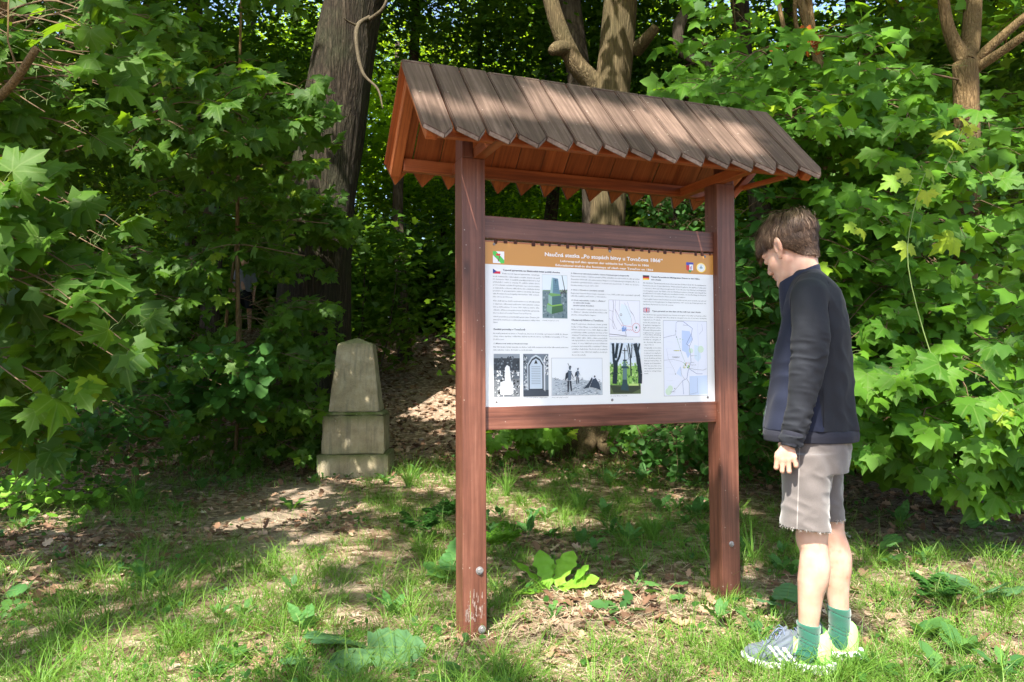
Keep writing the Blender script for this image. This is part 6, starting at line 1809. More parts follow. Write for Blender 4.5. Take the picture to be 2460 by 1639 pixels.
maple_thing('nettle_patch', 'dark weeds under the lower rail between the tree foot and the right post', 'shrub', (1.9, 6.9), 68,
            (1460, 985, 1700, 1075), 6.2, 7.6, 34, 0.085, M['wood_o'], M['wood_m'], 240, key='tooth', tmpl=TOOTH, lod=ROUND, face=(0, -0.5, 0.85))
# bare dry twigs behind the boy's hip
A_ = Acc(); r_ = np.random.default_rng(70)
for k in range(16):
    a = at3(1960 + r_.random() * 40, 1030 + r_.random() * 40, 4.6); b = a + np.array([0.15 + r_.random() * 0.35, r_.normal() * 0.1, 0.02 + r_.random() * 0.2])
    A_.tube(curve_pts([a, (a + b) / 2 + r_.normal(size=3) * 0.03, b], 7), np.linspace(0.0035, 0.001, 7), 4)
tb_ = A_.mesh('dry_twigs', plain('dry_twig', (0.28, 0.22, 0.17), 0.9)); o = obj('dry_twigs', tb_); props(o, 'bare dry twigs sticking out behind the boy\'s hip', 'twigs')

# ============================ big trees
oak = thing('oak_tree', 'massive leaning dark trunk with furrowed bark left of the roof', 'tree', (-2.95, 9.7, float(zt(-2.95, 9.7))))
b0 = at3(690, 1010, 9.7)
ctrl = [(b0[0] - 0.1, 9.7, -0.1), at3(712, 820, 9.7), at3(728, 600, 9.7), at3(748, 400, 9.7), at3(772, 230, 9.7), at3(802, 60, 9.7), at3(835, -120, 9.7), at3(880, -420, 9.8)]
add_part('trunk', trunk_me('trunk', [tuple(c) for c in ctrl], [0.58, 0.50, 0.45, 0.43, 0.41, 0.37, 0.36, 0.32], M['oak_bark'], 56, 150, 0.10, 0.05, 0.2), oak)
A_ = Acc()
trunk_me('l', [tuple(at3(848, 40, 9.5)), tuple(at3(822, 60, 9.2)), tuple(at3(820, 110, 9.1)), tuple(at3(835, 170, 9.0)), tuple(at3(868, 205, 8.9)), tuple(at3(880, 250, 8.8))], [0.024, 0.028, 0.024, 0.02, 0.014, 0.007], None, 10, 26, acc=A_)
trunk_me('l', [tuple(at3(822, 60, 9.2)), tuple(at3(800, 50, 9.1)), tuple(at3(790, 42, 9.0))], [0.016, 0.012, 0.006], None, 8, 8, acc=A_)
trunk_me('l', [tuple(at3(850, 45, 9.3)), tuple(at3(880, 20, 9.2)), tuple(at3(895, -20, 9.2))], [0.024, 0.02, 0.014], None, 8, 8, acc=A_)
add_part('dead_branch', A_.mesh('dead_branch', M['dead_bark']), oak)

ash = thing('beech_tree', 'forked grey-brown tree rising behind the roof ridge', 'tree', (0.98, 9.0, float(zt(0.98, 9.0))))
b0 = at3(1362, 1030, 9.0)
ctrl = [(b0[0], 9.0, 0.0), at3(1370, 900, 9.0), at3(1396, 500, 9.0), at3(1404, 250, 9.0), at3(1418, 100, 9.0), at3(1430, -60, 9.0), at3(1450, -400, 9.1)]
add_part('trunk', trunk_me('trunk', [tuple(c) for c in ctrl], [0.245, 0.235, 0.215, 0.21, 0.205, 0.20, 0.17], M['ash_bark'], 44, 130, 0.05, 0.01, 0.35), ash)
add_part('limb', trunk_me('limb', [tuple(c) for c in (at3(1400, 250, 9.05), at3(1362, 190, 9.0), at3(1325, 150, 8.95), at3(1290, 80, 8.9), at3(1262, -10, 8.9), at3(1225, -160, 8.9), at3(1180, -400, 8.9))], [0.13, 0.125, 0.112, 0.102, 0.09, 0.08, 0.06], M['ash_bark'], 30, 60, 0.06), ash)
add_part('knot', trunk_me('knot', [tuple(c) for c in (at3(1300, 112, 8.9), at3(1280, 112, 8.78), at3(1268, 118, 8.70))], [0.10, 0.085, 0.055], M['ash_bark'], 16, 8, 0.1), ash)
add_part('branch_stub', trunk_me('branch_stub', [tuple(c) for c in (at3(1462, 115, 9.0), at3(1486, 88, 8.8), at3(1508, 62, 8.7))], [0.09, 0.07, 0.055], M['ash_bark'], 12, 10, 0.08), ash)
for k, (u1, v1, y1) in enumerate(((1255, 1048, 8.3), (1330, 1062, 8.2), (1430, 1050, 8.3))):
    e = at3(u1, v1, y1); e[2] = float(zt(e[0], e[1])) - 0.02
    add_part('root', trunk_me('root', [(b0[0], 9.0, 0.42), tuple((np.array([b0[0], 9.0, 0.14]) * 0.45 + e * 0.55) + [0, 0, 0.10]), tuple(e)], [0.16, 0.10, 0.05], M['ash_bark'], 12, 14, 0.06), ash)
# crooked hanging branch at the top right of the trunk
add_part('dead_branch', trunk_me('dead_branch', [tuple(c) for c in (at3(1610, -60, 7.6), at3(1585, 10, 7.6), at3(1560, 60, 7.5), at3(1563, 110, 7.5), at3(1590, 135, 7.5), at3(1625, 150, 7.5), at3(1640, 180, 7.5))], [0.055, 0.055, 0.06, 0.055, 0.045, 0.04, 0.03], M['dark_bark'], 10, 30, 0.1), ash)

# other trunks in the wood
GRP = 'dim trunks of the wood behind'
def wood_trunk(x, y, r, lean, label, mat='dark_bark', h=11):
    z0 = float(zt(x, y))
    t = thing('forest_tree', label, 'tree', (x, y, z0), group=GRP)
    add_part('trunk', trunk_me('trunk', [(x, y, z0 - 0.1)] + [(x + lean * q + 0.16 * math.sin(q * 9 + x * 5) + 0.05 * math.sin(q * 23 + x), y + 0.1 * math.sin(q * 11 + x), z0 + h * q) for q in (0.12, 0.25, 0.38, 0.5, 0.62, 0.75, 0.88, 1.0)], [r, r * 0.9, r * 0.75, r * 0.5], M[mat], 16, 50, 0.06, 0.02, 0.25), t)
    return t
def crown_leaves(seed, n_cl, per, rx, ry, rz, size, cl_r=0.55, flat=0.45):
    r_ = np.random.default_rng(seed)
    d = nrm(r_.normal(size=(n_cl, 3))); rad = r_.random(n_cl) ** 0.45
    C = d * rad[:, None] * [rx, ry, rz]
    P = (C[:, None] + r_.normal(size=(n_cl, per, 3)) * np.array([cl_r, cl_r, cl_r * flat])[None, None] * (0.5 + r_.random((n_cl, 1, 1)))).reshape(-1, 3)
    n = len(P)
    nor = r_.normal(size=(n, 3)) * 0.42 + [0, -0.15, 0.9]
    tip = r_.normal(size=(n, 3)) * 0.8 + [0, 0, -0.4] + np.repeat(nrm(C), per, 0) * 0.5
    sz = size * (0.6 + 0.7 * r_.random(n))
    lig = np.repeat(r_.random(n_cl), per)
    return P, nor, tip, sz, np.clip(lig * 0.6 + 0.4 * r_.random(n), 0, 1)
_cr = {}
def crown_me(kind):
    if kind not in _cr:
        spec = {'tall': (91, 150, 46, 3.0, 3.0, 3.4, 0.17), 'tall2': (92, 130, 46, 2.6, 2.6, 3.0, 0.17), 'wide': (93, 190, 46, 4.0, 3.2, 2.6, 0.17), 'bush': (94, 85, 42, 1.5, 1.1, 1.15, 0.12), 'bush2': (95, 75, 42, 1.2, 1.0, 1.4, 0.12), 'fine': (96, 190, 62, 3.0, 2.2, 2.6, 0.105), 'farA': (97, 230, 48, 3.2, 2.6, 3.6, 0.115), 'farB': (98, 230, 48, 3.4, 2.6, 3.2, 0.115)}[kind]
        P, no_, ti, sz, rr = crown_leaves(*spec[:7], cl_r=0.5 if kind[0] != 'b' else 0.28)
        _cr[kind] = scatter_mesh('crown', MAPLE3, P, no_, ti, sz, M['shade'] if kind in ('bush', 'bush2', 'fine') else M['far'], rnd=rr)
    return _cr[kind]
def put_crown(t, kind, x, y, z, rz, s=1.0):
    o = bpy.data.objects.new('crown', crown_me(kind)); COL.objects.link(o); o.parent = t
    o.matrix_parent_inverse = Matrix.Translation(-t.location)
    o.location = (x, y, z); o.rotation_euler = (0, 0, rz); o.scale = (s, s, s)
    o["kind"] = "stuff"
r_ = np.random.default_rng(77)
# x, y, radius, lean, crown height, kind, label
trees = [
 # x, y, radius, lean, crowns [(kind, dx, dy, height, scale)], label
 (3.7, 11.8, 0.17, 0.1, [('wide', 0, 0, 11.5, 1.1)], 'thick black trunk close behind the right end of the ridge'),
 (1.16, 11.6, 0.21, -0.25, [('wide', 0, 1, 12.5, 1.1), ('fine', 0.2, 2.6, 7.6, 0.9)], 'black trunk half hidden in the fork of the grey-brown tree'),
 (4.6, 10.5, 0.16, 0.3, [('wide', 0, 0, 10.5, 1.1), ('fine', 0.3, 1.5, 4.6, 0.8)], 'trunk deep in the shade behind the right maples'),
 (6.6, 9.0, 0.2, -0.3, [('wide', 0, 0, 9.5, 1.1), ('fine', 0, 0.5, 4.5, 0.9)], 'tree standing far right behind the maples'),
 (-6.9, 9.6, 0.2, 0.2, [('wide', 0, 0, 9.8, 1.1), ('fine', 0, 0.6, 5.0, 0.9)], 'tree far left behind the overhanging maple'),
 (-5.0, 12.4, 0.15, -0.2, [('wide', 0, 0, 12.0, 1.1), ('fine', 0.1, 0.8, 6.0, 0.9)], 'thin trunk left of the dim figure'),
 (-1.9, 13.6, 0.10, 0.1, [('wide', 0, 0, 13.0, 1.1), ('fine', 0.5, -0.4, 7.6, 0.85)], 'thin trunk just right of the big oak'),
 (-0.75, 15.4, 0.06, 0.15, [('tall', 0.5, 0.5, 12.0, 0.75), ('fine', 0.3, 0, 5.4, 0.55)], 'slim trunk seen under the left end of the roof'),
 (-8.8, 13.5, 0.2, 0.3, [('wide', 0, 0, 11.5, 1.1), ('fine', 0, 0, 5.0, 0.9)], 'tree at the far left of the wood'),
 (3.2, 14.5, 0.2, 0.2, [('wide', 0, 0, 13.0, 1.1), ('fine', 0, 0, 6.0, 0.9)], 'tree behind the right half of the board'),
 (8.6, 13.5, 0.2, 0.1, [('wide', 0, 0, 11.5, 1.1), ('fine', 0, 0, 5.0, 0.9)], 'tree at the far right of the wood'),
 (-3.4, 16.0, 0.13, 0.2, [('tall', 0, 0, 12.5, 0.7)], 'trunk on the bank top behind the big oak'),
 (0.9, 17.2, 0.15, -0.2, [('tall', 0, 0, 12.5, 0.8)], 'trunk on the bank top behind the roof'),
 (6.2, 16.5, 0.16, 0.2, [('wide', 0, 0, 13.5, 1.1), ('fine', 0, 0, 6.0, 0.9)], 'trunk on the bank top far to the right'),
 (-7.0, 16.8, 0.14, -0.2, [('wide', 0, 0, 13.5, 1.1), ('fine', 0, 0, 7.0, 0.8)], 'trunk on the bank top far to the left'),
]
for x, y, r, ln, crs, lb_ in trees:
    t = wood_trunk(x, y, r, ln, lb_, h=max(max(c_[3] for c_ in crs), 10))
    for kd, dx, dy, ch, sc_ in crs:
        put_crown(t, kd, x + ln * 0.7 + dx, y + dy, ch, r_.random() * 6.28, sc_)
# the crowns of the big trees themselves, high above the picture
put_crown(oak, 'wide', -2.6, 9.9, 13.6, 0.4, 1.3)
put_crown(ash, 'wide', 2.4, 9.4, 12.6, 1.0, 1.25); put_crown(tR, 'tall', 3.6, 6.6, 7.9, 0.3, 0.95); put_crown(tR, 'tall2', 5.4, 6.0, 6.4, 1.3, 0.9)
put_crown(tl, 'tall', -6.6, 6.4, 7.2, 0.9, 0.95); put_crown(tl, 'tall2', -5.6, 4.8, 6.2, 0.9, 0.9)
# canopy trees whose crowns close the view further back (nothing tells them apart)
far = []
for k in range(39):
    x = -21 + (k % 13) * 3.4 + r_.normal() * 0.8; y = 21.5 + (k // 13) * 4.5 + r_.normal() * 0.9
    far.append((x, y))
for k, (x, y) in enumerate(far):
    z0 = float(zt(x, y)); r = 0.10 + r_.random() * 0.12; ln = r_.normal() * 0.3
    t = thing('forest_tree', 'tree of the sunlit far wood beyond the bank', 'tree', (x, y, z0), group='far wood beyond the bank')
    add_part('trunk', trunk_me('trunk', [(x, y, z0 - 0.1), (x + ln * 0.5, y, z0 + 4), (x + ln, y, z0 + 9)], [r, r * 0.8, r * 0.6], M['dark_bark'], 10, 24, 0.05), t)
    put_crown(t, ('farA', 'farB')[k % 2], x, y, z0 + 5.4 + r_.normal() * 0.7, r_.random() * 6.28, 1.1)
    if y > 28: put_crown(t, 'farA' if k % 2 else 'farB', x, y + 1, z0 + 11.5, r_.random() * 6.28, 1.2)
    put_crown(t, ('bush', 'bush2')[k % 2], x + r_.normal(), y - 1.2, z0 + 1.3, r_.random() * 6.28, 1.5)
# undergrowth bushes on and before the bank
bushes = [(-5.2, 9.2, 1.5), (-6.6, 8.6, 1.4), (-7.0, 8.0, 1.5), (-2.4, 11.8, 2.2), (-7.0, 14.8, 2.6), (-7.2, 12.0, 2.3), (0.4, 11.6, 1.6), (2.5, 10.4, 1.2), (3.2, 9.4, 1.2), (3.9, 8.6, 1.4), (5.2, 7.6, 1.4), (2.6, 12.2, 2.2), (4.4, 12.4, 2.4), (-0.1, 14.0, 2.5), (-2.6, 15.6, 3.2), (-0.6, 18.2, 3.2), (1.4, 16.0, 3.0), (-8.6, 9.6, 1.6), (6.8, 10.6, 1.8), (3.4, 7.6, 0.9)]
for k, (x, y, z) in enumerate(bushes):
    side = 'left' if x < -2.4 else 'right' if x > 1.2 else 'middle'
    t = thing('forest_shrub', 'shrub of the dark undergrowth in the %s of the wood' % side, 'shrub', (x, y, float(zt(x, y))), group='undergrowth shrubs, %s' % side)
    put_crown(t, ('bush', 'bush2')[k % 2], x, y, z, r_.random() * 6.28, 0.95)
    A_ = Acc()
    for q in range(5):
        a = np.array([x + r_.normal() * 0.1, y + r_.normal() * 0.1, float(zt(x, y)) - 0.05]); b = np.array([x + r_.normal() * 0.7, y + r_.normal() * 0.5, z + 0.3 + r_.random() * 0.6])
        A_.tube(curve_pts([a, (a + b) / 2 + r_.normal(size=3) * 0.1, b], 8), np.linspace(0.02, 0.006, 8), 6)
    add_part('stems', A_.mesh('stems', M['dark_bark']), t)["kind"] = "stuff"

# ============================ canopy over the clearing: crowns of the trees the photographer stands under
SPOTS = []   # (x, y, z, r): places that get direct sun
def spot(u, v, y, r): p_ = at3(u, v, y); SPOTS.append((*p_, r))
def light_gap(P, size):
    """True where a leaf would shade one of the sunny places"""
    hit = np.zeros(len(P), bool)
    for x, y, z, r in SPOTS:
        d = P - np.array([x, y, z]); t = d @ SUNV
        off = np.linalg.norm(d - t[:, None] * SUNV, axis=1)
        hit |= off < r + size * 0.45
    return hit
for u, v, r in ((1250, 212, .05), (1300, 225, .06), (1390, 255, .055), (1440, 275, .06), (1500, 292, .07), (1550, 315, .06), (1200, 300, .03), (1635, 292, .05), (1675, 318, .045), (1715, 285, .03), (1690, 350, .05), (1740, 345, .03), (1590, 350, .04), (1000, 262, .035), (1070, 270, .03), (1330, 205, .04), (1650, 362, .04)):
    spot(u, v, 2.95 + .368 * ((u - 985) / 900 * 1.84 - .2), r * 1.9)
for u, v, y, r in ((1868, 1250, 2.70, .055), (1870, 1300, 2.70, .06), (1862, 1360, 2.70, .06), (1855, 1420, 2.70, .05), (1850, 1190, 2.68, .06), (1880, 1180, 2.68, .05), (1815, 1200, 2.70, .03), (1950, 1480, 2.83, .06), (1900, 1520, 2.76, .05), (1930, 1400, 2.85, .03),
                   (1905, 680, 2.74, .018), (1925, 715, 2.74, .018), (1885, 655, 2.74, .018), (1840, 540, 2.74, .02), (1878, 570, 2.74, .022), (1790, 545, 2.74, .014),
                   (1060, 800, 3.08, .05), (1070, 860, 3.08, .06), (1085, 930, 3.08, .06), (1062, 730, 3.08, .03), (1100, 860, 3.08, .05), (1180, 965, 3.12, .07), (1260, 968, 3.15, .06), (1165, 905, 3.12, .045), (1670, 870, 3.5, .06), (1675, 950, 3.52, .06), (1672, 1030, 3.52, .05),
                   (1865, 1280, 2.70, .13), (1860, 1380, 2.70, .12), (1850, 1180, 2.68, .10), (1950, 1470, 2.83, .10), (1060, 820, 3.08, .09), (1075, 900, 3.08, .09), (1675, 900, 3.5, .09), (1672, 1000, 3.5, .08),
                   (60, 500, 3.2, .10), (110, 560, 3.2, .10), (60, 600, 3.2, .10), (20, 545, 3.2, .10), (30, 450, 3.2, .08), (250, 75, 3.6, .07), (330, 60, 3.7, .07), (190, 50, 3.5, .06), (450, 880, 6.2, .16), (520, 850, 6.2, .14), (390, 790, 6.4, .12), (700, 340, 5.8, .10), (740, 325, 5.8, .08)):
    spot(u, v, y, r)
for x, y, r in ((0.15, 3.40, .24), (0.45, 3.38, .20), (0.30, 3.15, .16), (0.75, 3.3, .14), (-1.2, 3.5, .10), (-0.9, 3.2, .10), (-1.9, 3.1, .12), (-1.3, 2.75, .10), (-0.55, 3.35, .08), (-2.1, 4.5, .12), (-2.9, 4.7, .12), (-1.1, 4.2, .10), (0.6, 2.9, .10), (0.2, 2.75, .08), (1.9, 2.9, .12), (2.1, 3.0, .12), (1.7, 3.7, .12), (2.9, 4.2, .15), (-0.25, 3.15, .10), (-3.6, 5.4, .35), (-3.2, 5.1, .25), (2.4, 3.6, .25), (2.8, 4.6, .25), (0.10, 3.5, .16), (0.40, 3.55, .14), (0.62, 3.5, .10), (-1.82, 5.35, .28), (-1.6, 5.7, .22), (-1.75, 6.2, .24), (-2.3, 7.1, .3), (-1.95, 7.0, .2), (-0.85, 7.0, .2), (-0.7, 6.6, .14), (-1.3, 7.02, .07), (-1.45, 12.4, .5), (-1.9, 11.9, .4), (-0.8, 12.8, .4), 
                (0.0, 5.7, .22), (0.25, 5.2, .15), (-0.2, 6.2, .15), (-2.4, 5.0, .1), (-3.0, 6.1, .2), (-2.5, 5.9, .14), (-2.6, 4.3, .1), (-0.9, 2.95, .12), (-1.5, 2.9, .12), (-1.7, 3.4, .1), (-0.3, 2.9, .08), (0.9, 2.65, .12), (1.2, 2.62, .12), (1.5, 2.75, .12), (1.7, 3.0, .12), (2.3, 3.3, .2), (2.0, 3.8, .16), (2.5, 4.4, .2), (1.9, 4.5, .14), (2.9, 5.0, .2), (1.0, 3.3, .12), (2.2, 5.4, .16), (3.2, 6.0, .2), (1.15, 3.35, .1), (2.7, 3.6, .14), (1.6, 3.5, .1), (-2.0, 3.9, .08), (-0.9, 4.8, .08), (-3.4, 5.4, .12)):
    SPOTS.append((x, y, float(zt(x, y)) + 0.03, r * 1.15 + 0.02))
r_ = np.random.default_rng(123)
n = 26000
gx_, gy_ = -7.5 + r_.random(n) * 13.5, 0.5 + r_.random(n) * 10.5
zc = 7.3 + r_.random(n) * 3.6
nz = 0.30 * vnoise(np.stack([gx_, gy_, zc * 0.25], -1), 1.5, 8) + 0.30 * vnoise(np.stack([gx_, gy_, zc * 0.4], -1), 3.4, 9)
dens = 0.62 - 0.20 * smooth01(-0.8, -1.6, gx_) * smooth01(6.0, 4.6, gy_) - 0.36 * smooth01(4.6, 2.8, gy_) - 0.12 * smooth01(1.2, 3.0, gx_) + 0.20 * smooth01(4.6, 6.5, gy_) * smooth01(1.5, 0.5, gx_)
ok = r_.random(n) < np.clip(dens + nz, 0.02, 1)
P = np.stack([gx_, gy_, np.zeros(len(gx_))], -1)[ok] + SUNV * (zc[ok] / SUNV[2])[:, None]
P += r_.normal(size=P.shape) * 0.05
# thick leafy clumps that keep the board, the roof and the boy's upper body in shade
def thick(pts, n):
    pts = np.asarray(pts, float); q = pts[r_.integers(len(pts), size=n)] + r_.normal(size=(n, 3)) * 0.05
    return q + SUNV * (9.0 + 4.2 * r_.random(n))[:, None]
cb, sb = math.cos(BY), math.sin(BY)
def bl(lx, ly, lz): return (BL[0] + cb * lx - sb * ly, BL[1] + sb * lx + cb * ly, lz)
pan = [bl(a, 0.03, b) for a in np.linspace(0.12, 1.25, 16) for b in np.linspace(0.95, 1.32, 6)] + [bl(a, 0.03, 0.88) for a in np.linspace(0.5, 1.15, 10)]
rof = [bl(a, 0.048 - q * .394, 2.343 - q * .415) for a in np.linspace(-0.24, 1.6, 24) for q in np.linspace(0, 1, 7)]
bod = [(BO[0] + a * math.cos(AZB), BO[1] - a * math.sin(AZB), z) for z in np.linspace(0.66, 1.66, 14) for a in np.linspace(-0.12, 0.14, 4)]
lpo = [bl(0.05, 0, z) for z in np.linspace(0.0, 0.55, 6)] + [bl(0.05, 0, z) for z in np.linspace(1.4, 1.9, 5)]
X_ = np.concatenate([thick(pan, 420), thick(rof, 520), thick(bod, 330), thick(lpo, 90)])
P = np.concatenate([P, X_])
szc = 0.16 * (0.7 + 0.6 * r_.random(len(P)))
keep = ~light_gap(P, szc)
P, szc = P[keep], szc[keep]
left = P[:, 0] + r_.normal(size=len(P)) * 0.4 < -1.2
for (tx, ty, sel, lbl) in ((-4.6, -3.2, left, 'tall maple standing behind the viewpoint whose crown shades the clearing from the left'), (3.2, -3.6, ~left, 'second tall maple behind the viewpoint shading the board and the boy')):
    t = thing('maple_tree', lbl, 'tree', (tx, ty, float(zt(tx, ty))))
    add_part('trunk', trunk_me('trunk', [(tx, ty, -0.2), (tx, ty, 3.5), (tx * 0.9, ty, 7.0), (tx * 0.8, ty + 0.3, 9.5)], [0.28, 0.24, 0.2, 0.12], M['ash_bark'], 18, 50, 0.05, 0.01, 0.3), t)
    q = P[sel]
    me = scatter_mesh('crown', MAPLE3, q, r_.normal(size=q.shape) * 0.4 + [0, 0, 1], r_.normal(size=q.shape), szc[sel], M['far'])
    o = add_part('crown', me, t); o["kind"] = "stuff"
    A_ = Acc()
    for k in range(14):
        e = q[r_.integers(len(q))]; a = np.array([tx * 0.95, ty, 4.5 + r_.random() * 3])
        A_.tube(curve_pts([a, a * 0.5 + e * 0.5 + [0, 0, 0.5], e], 10), np.linspace(0.07, 0.012, 10), 7)
    add_part('limbs', A_.mesh('limbs', M['ash_bark']), t)["kind"] = "stuff"

# ============================ stone pyramid
def stone_mat():
    m, nt, bs = new_mat('weathered_sandstone')
    tc = N(nt, "ShaderNodeTexCoord")
    n1 = N(nt, "ShaderNodeTexNoise", i_Scale=6.0, i_Detail=7.0, i_Roughness=0.65); nt.links.new(tc.outputs["Object"], n1.inputs["Vector"])
    mp = N(nt, "ShaderNodeMapping"); mp.inputs["Scale"].default_value = (34, 34, 3.0); nt.links.new(tc.outputs["Object"], mp.inputs[0])
    n2 = N(nt, "ShaderNodeTexNoise", i_Scale=1.0, i_Detail=4.0); nt.links.new(mp.outputs[0], n2.inputs["Vector"])
    n3 = N(nt, "ShaderNodeTexNoise", i_Scale=70.0, i_Detail=5.0, i_Roughness=0.7); nt.links.new(tc.outputs["Object"], n3.inputs["Vector"])
    c = ramp(nt, n1.outputs[0], [(0.3, (0.24, 0.195, 0.125)), (0.5, (0.36, 0.30, 0.195)), (0.72, (0.48, 0.41, 0.29))])
    c = mixc(nt, ramp(nt, n2.outputs[0], [(0.48, (0, 0, 0)), (0.72, (0.55,) * 3)]), c, (0.14, 0.135, 0.105))
    sx = N(nt, "ShaderNodeSeparateXYZ"); nt.links.new(tc.outputs["Object"], sx.inputs[0])
    at = N(nt, "ShaderNodeAttribute", attribute_name="rnd")
    ms = mathn(nt, 'MULTIPLY', at.outputs["Fac"], ramp(nt, n1.outputs[0], [(0.28, (0.1,) * 3), (0.55, (1, 1, 1))]))
    c = mixc(nt, ms, c, (0.10, 0.125, 0.035))
    c = mixc(nt, ramp(nt, n3.outputs[0], [(0.60, (0, 0, 0)), (0.72, (0.5,) * 3)]), c, (0.50, 0.47, 0.40))
    nt.links.new(c, bs.inputs["Base Color"]); bs.inputs["Roughness"].default_value = 0.92; bs.inputs["Specular IOR Level"].default_value = 0.15
    h = mathn(nt, 'ADD', mathn(nt, 'MULTIPLY', n3.outputs[0], 0.5), mathn(nt, 'MULTIPLY', n1.outputs[0], 0.6))
    bump(nt, bs, h, 0.8, 0.02)
    return m
M['stone'] = stone_mat()
mz = float(zt(-1.45, 7.35)) - 0.02
mon = thing('stone_monument', 'weathered grey-brown stone pyramid on a stepped block beside the path', 'monument', (-1.50, 7.38, mz), math.radians(3))
def frustum(name, w0, d0, w1, d1, z0, z1, moss_top=True, cap=None, n=18, seed=0):
    """tapered block with a fine grid, worn and slightly uneven"""
    bm = bmesh.new()
    levels = [(z0, w0, d0), (z1, w1, d1)] if cap is None else [(z0, w0, d0), (z1, w1, d1), (cap, 0.02, 0.02)]
    rings = [[bm.verts.new((sx_ * w / 2, sy_ * d / 2, z)) for sx_, sy_ in ((-1, -1), (1, -1), (1, 1), (-1, 1))] for z, w, d in levels]
    bm.faces.new(rings[0][::-1]); bm.faces.new(rings[-1])
    for a, b in zip(rings[:-1], rings[1:]):
        for k in range(4): bm.faces.new((a[k], a[(k + 1) % 4], b[(k + 1) % 4], b[k]))
    bmesh.ops.bevel(bm, geom=list(bm.edges), offset=0.008, segments=2, affect='EDGES')
    bmesh.ops.subdivide_edges(bm, edges=[e for e in bm.edges if e.calc_length() > 0.05], cuts=12, use_grid_fill=True)
    bmesh.ops.triangulate(bm, faces=[f for f in bm.faces if len(f.verts) > 4])
    bm.normal_update()
    for e in bm.edges:
        if len(e.link_faces) == 2 and e.calc_face_angle() > 0.2: e.smooth = False
    me = bpy.data.meshes.new(name); bm.to_mesh(me); bm.free()
    V = np.array([v.co[:] for v in me.vertices]); nn = np.array([v.normal[:] for v in me.vertices])
    V2 = V + nn * (0.006 * vnoise(V, 9, seed) + 0.004 * vnoise(V, 28, seed + 1))[:, None]
    ed = (np.abs(V[:, 0]) > w0 / 2 * 0.9) | (np.abs(V[:, 2] - z1) < 0.03)
    V2 -= nn * (ed * np.maximum(0, vnoise(V, 16, seed + 2)) * 0.012)[:, None]
    me.vertices.foreach_set("co", V2.astype(np.float32).ravel())
    me.polygons.foreach_set("use_smooth", np.ones(len(me.polygons), bool))
    mo = np.clip(1 - (z1 - V[:, 2]) / 0.10, 0, 1) * 0.85 + np.clip(1 - (V[:, 2] - z0) / 0.12, 0, 1) * 0.3
    if cap: mo = np.clip((V[:, 2] - z1 + 0.04) / 0.05, 0, 1) * 0.7 + np.clip(1 - (V[:, 2] - z0) / 0.03, 0, 1) * 0.1
    a = me.attributes.new("rnd", 'FLOAT', 'POINT'); a.data.foreach_set("value", np.clip(mo, 0, 1).astype(np.float32))
    me.materials.append(M['stone'])
    return obj(name, me, mon)
frustum('plinth', 0.665, 0.58, 0.655, 0.57, -0.15, 0.225, seed=1)
frustum('pedestal_block', 0.575, 0.50, 0.570, 0.495, 0.227, 0.585, seed=4)
frustum('pedestal_cap', 0.570, 0.495, 0.50, 0.43, 0.587, 0.615, seed=9)
frustum('pyramid_shaft', 0.475, 0.40, 0.330, 0.28, 0.617, 1.262, cap=1.315, seed=6)

# ============================ ground vegetation
def blades(n, px, py, h, w, lean, ldir, rr, segs=3):
    """n grass blades as ribbons of 2*segs+1 verts"""
    r_ = np.random.default_rng(int(n) + 5)
    base = np.stack([px, py, zt(px, py) - 0.004], -1)
    ld = np.stack([np.cos(ldir), np.sin(ldir), np.zeros(n)], -1)
    wa = ldir + math.pi / 2 + r_.normal(size=n) * 0.5
    wd = np.stack([np.cos(wa), np.sin(wa), np.zeros(n)], -1)
    V = []
    for k in range(segs + 1):
        t = k / segs
        c = base + ld * (lean * h * t ** 1.7)[:, None] + np.array([0, 0, 1.0]) * (h * (t - 0.30 * np.clip(lean, 0, 1.6) * t ** 2.4))[:, None]
        ww = w * (1 - t) ** 0.7 * (0.75 + 0.5 * min(1, t * 4)) if k < segs else None
        if k < segs: V += [c - wd * ww[:, None] / 2, c + wd * ww[:, None] / 2]
        else: V += [c]
    V = np.stack(V, 1); m = 2 * segs + 1
    T = []
    for k in range(segs - 1): a = 2 * k; T += [(a, a + 1, a + 3), (a, a + 3, a + 2)]
    a = 2 * (segs - 1); T += [(a, a + 1, a + 2)]
    F = (np.array(T)[None] + (np.arange(n) * m)[:, None, None]).reshape(-1, 3)
    return V.reshape(-1, 3), F, np.repeat(rr, m)

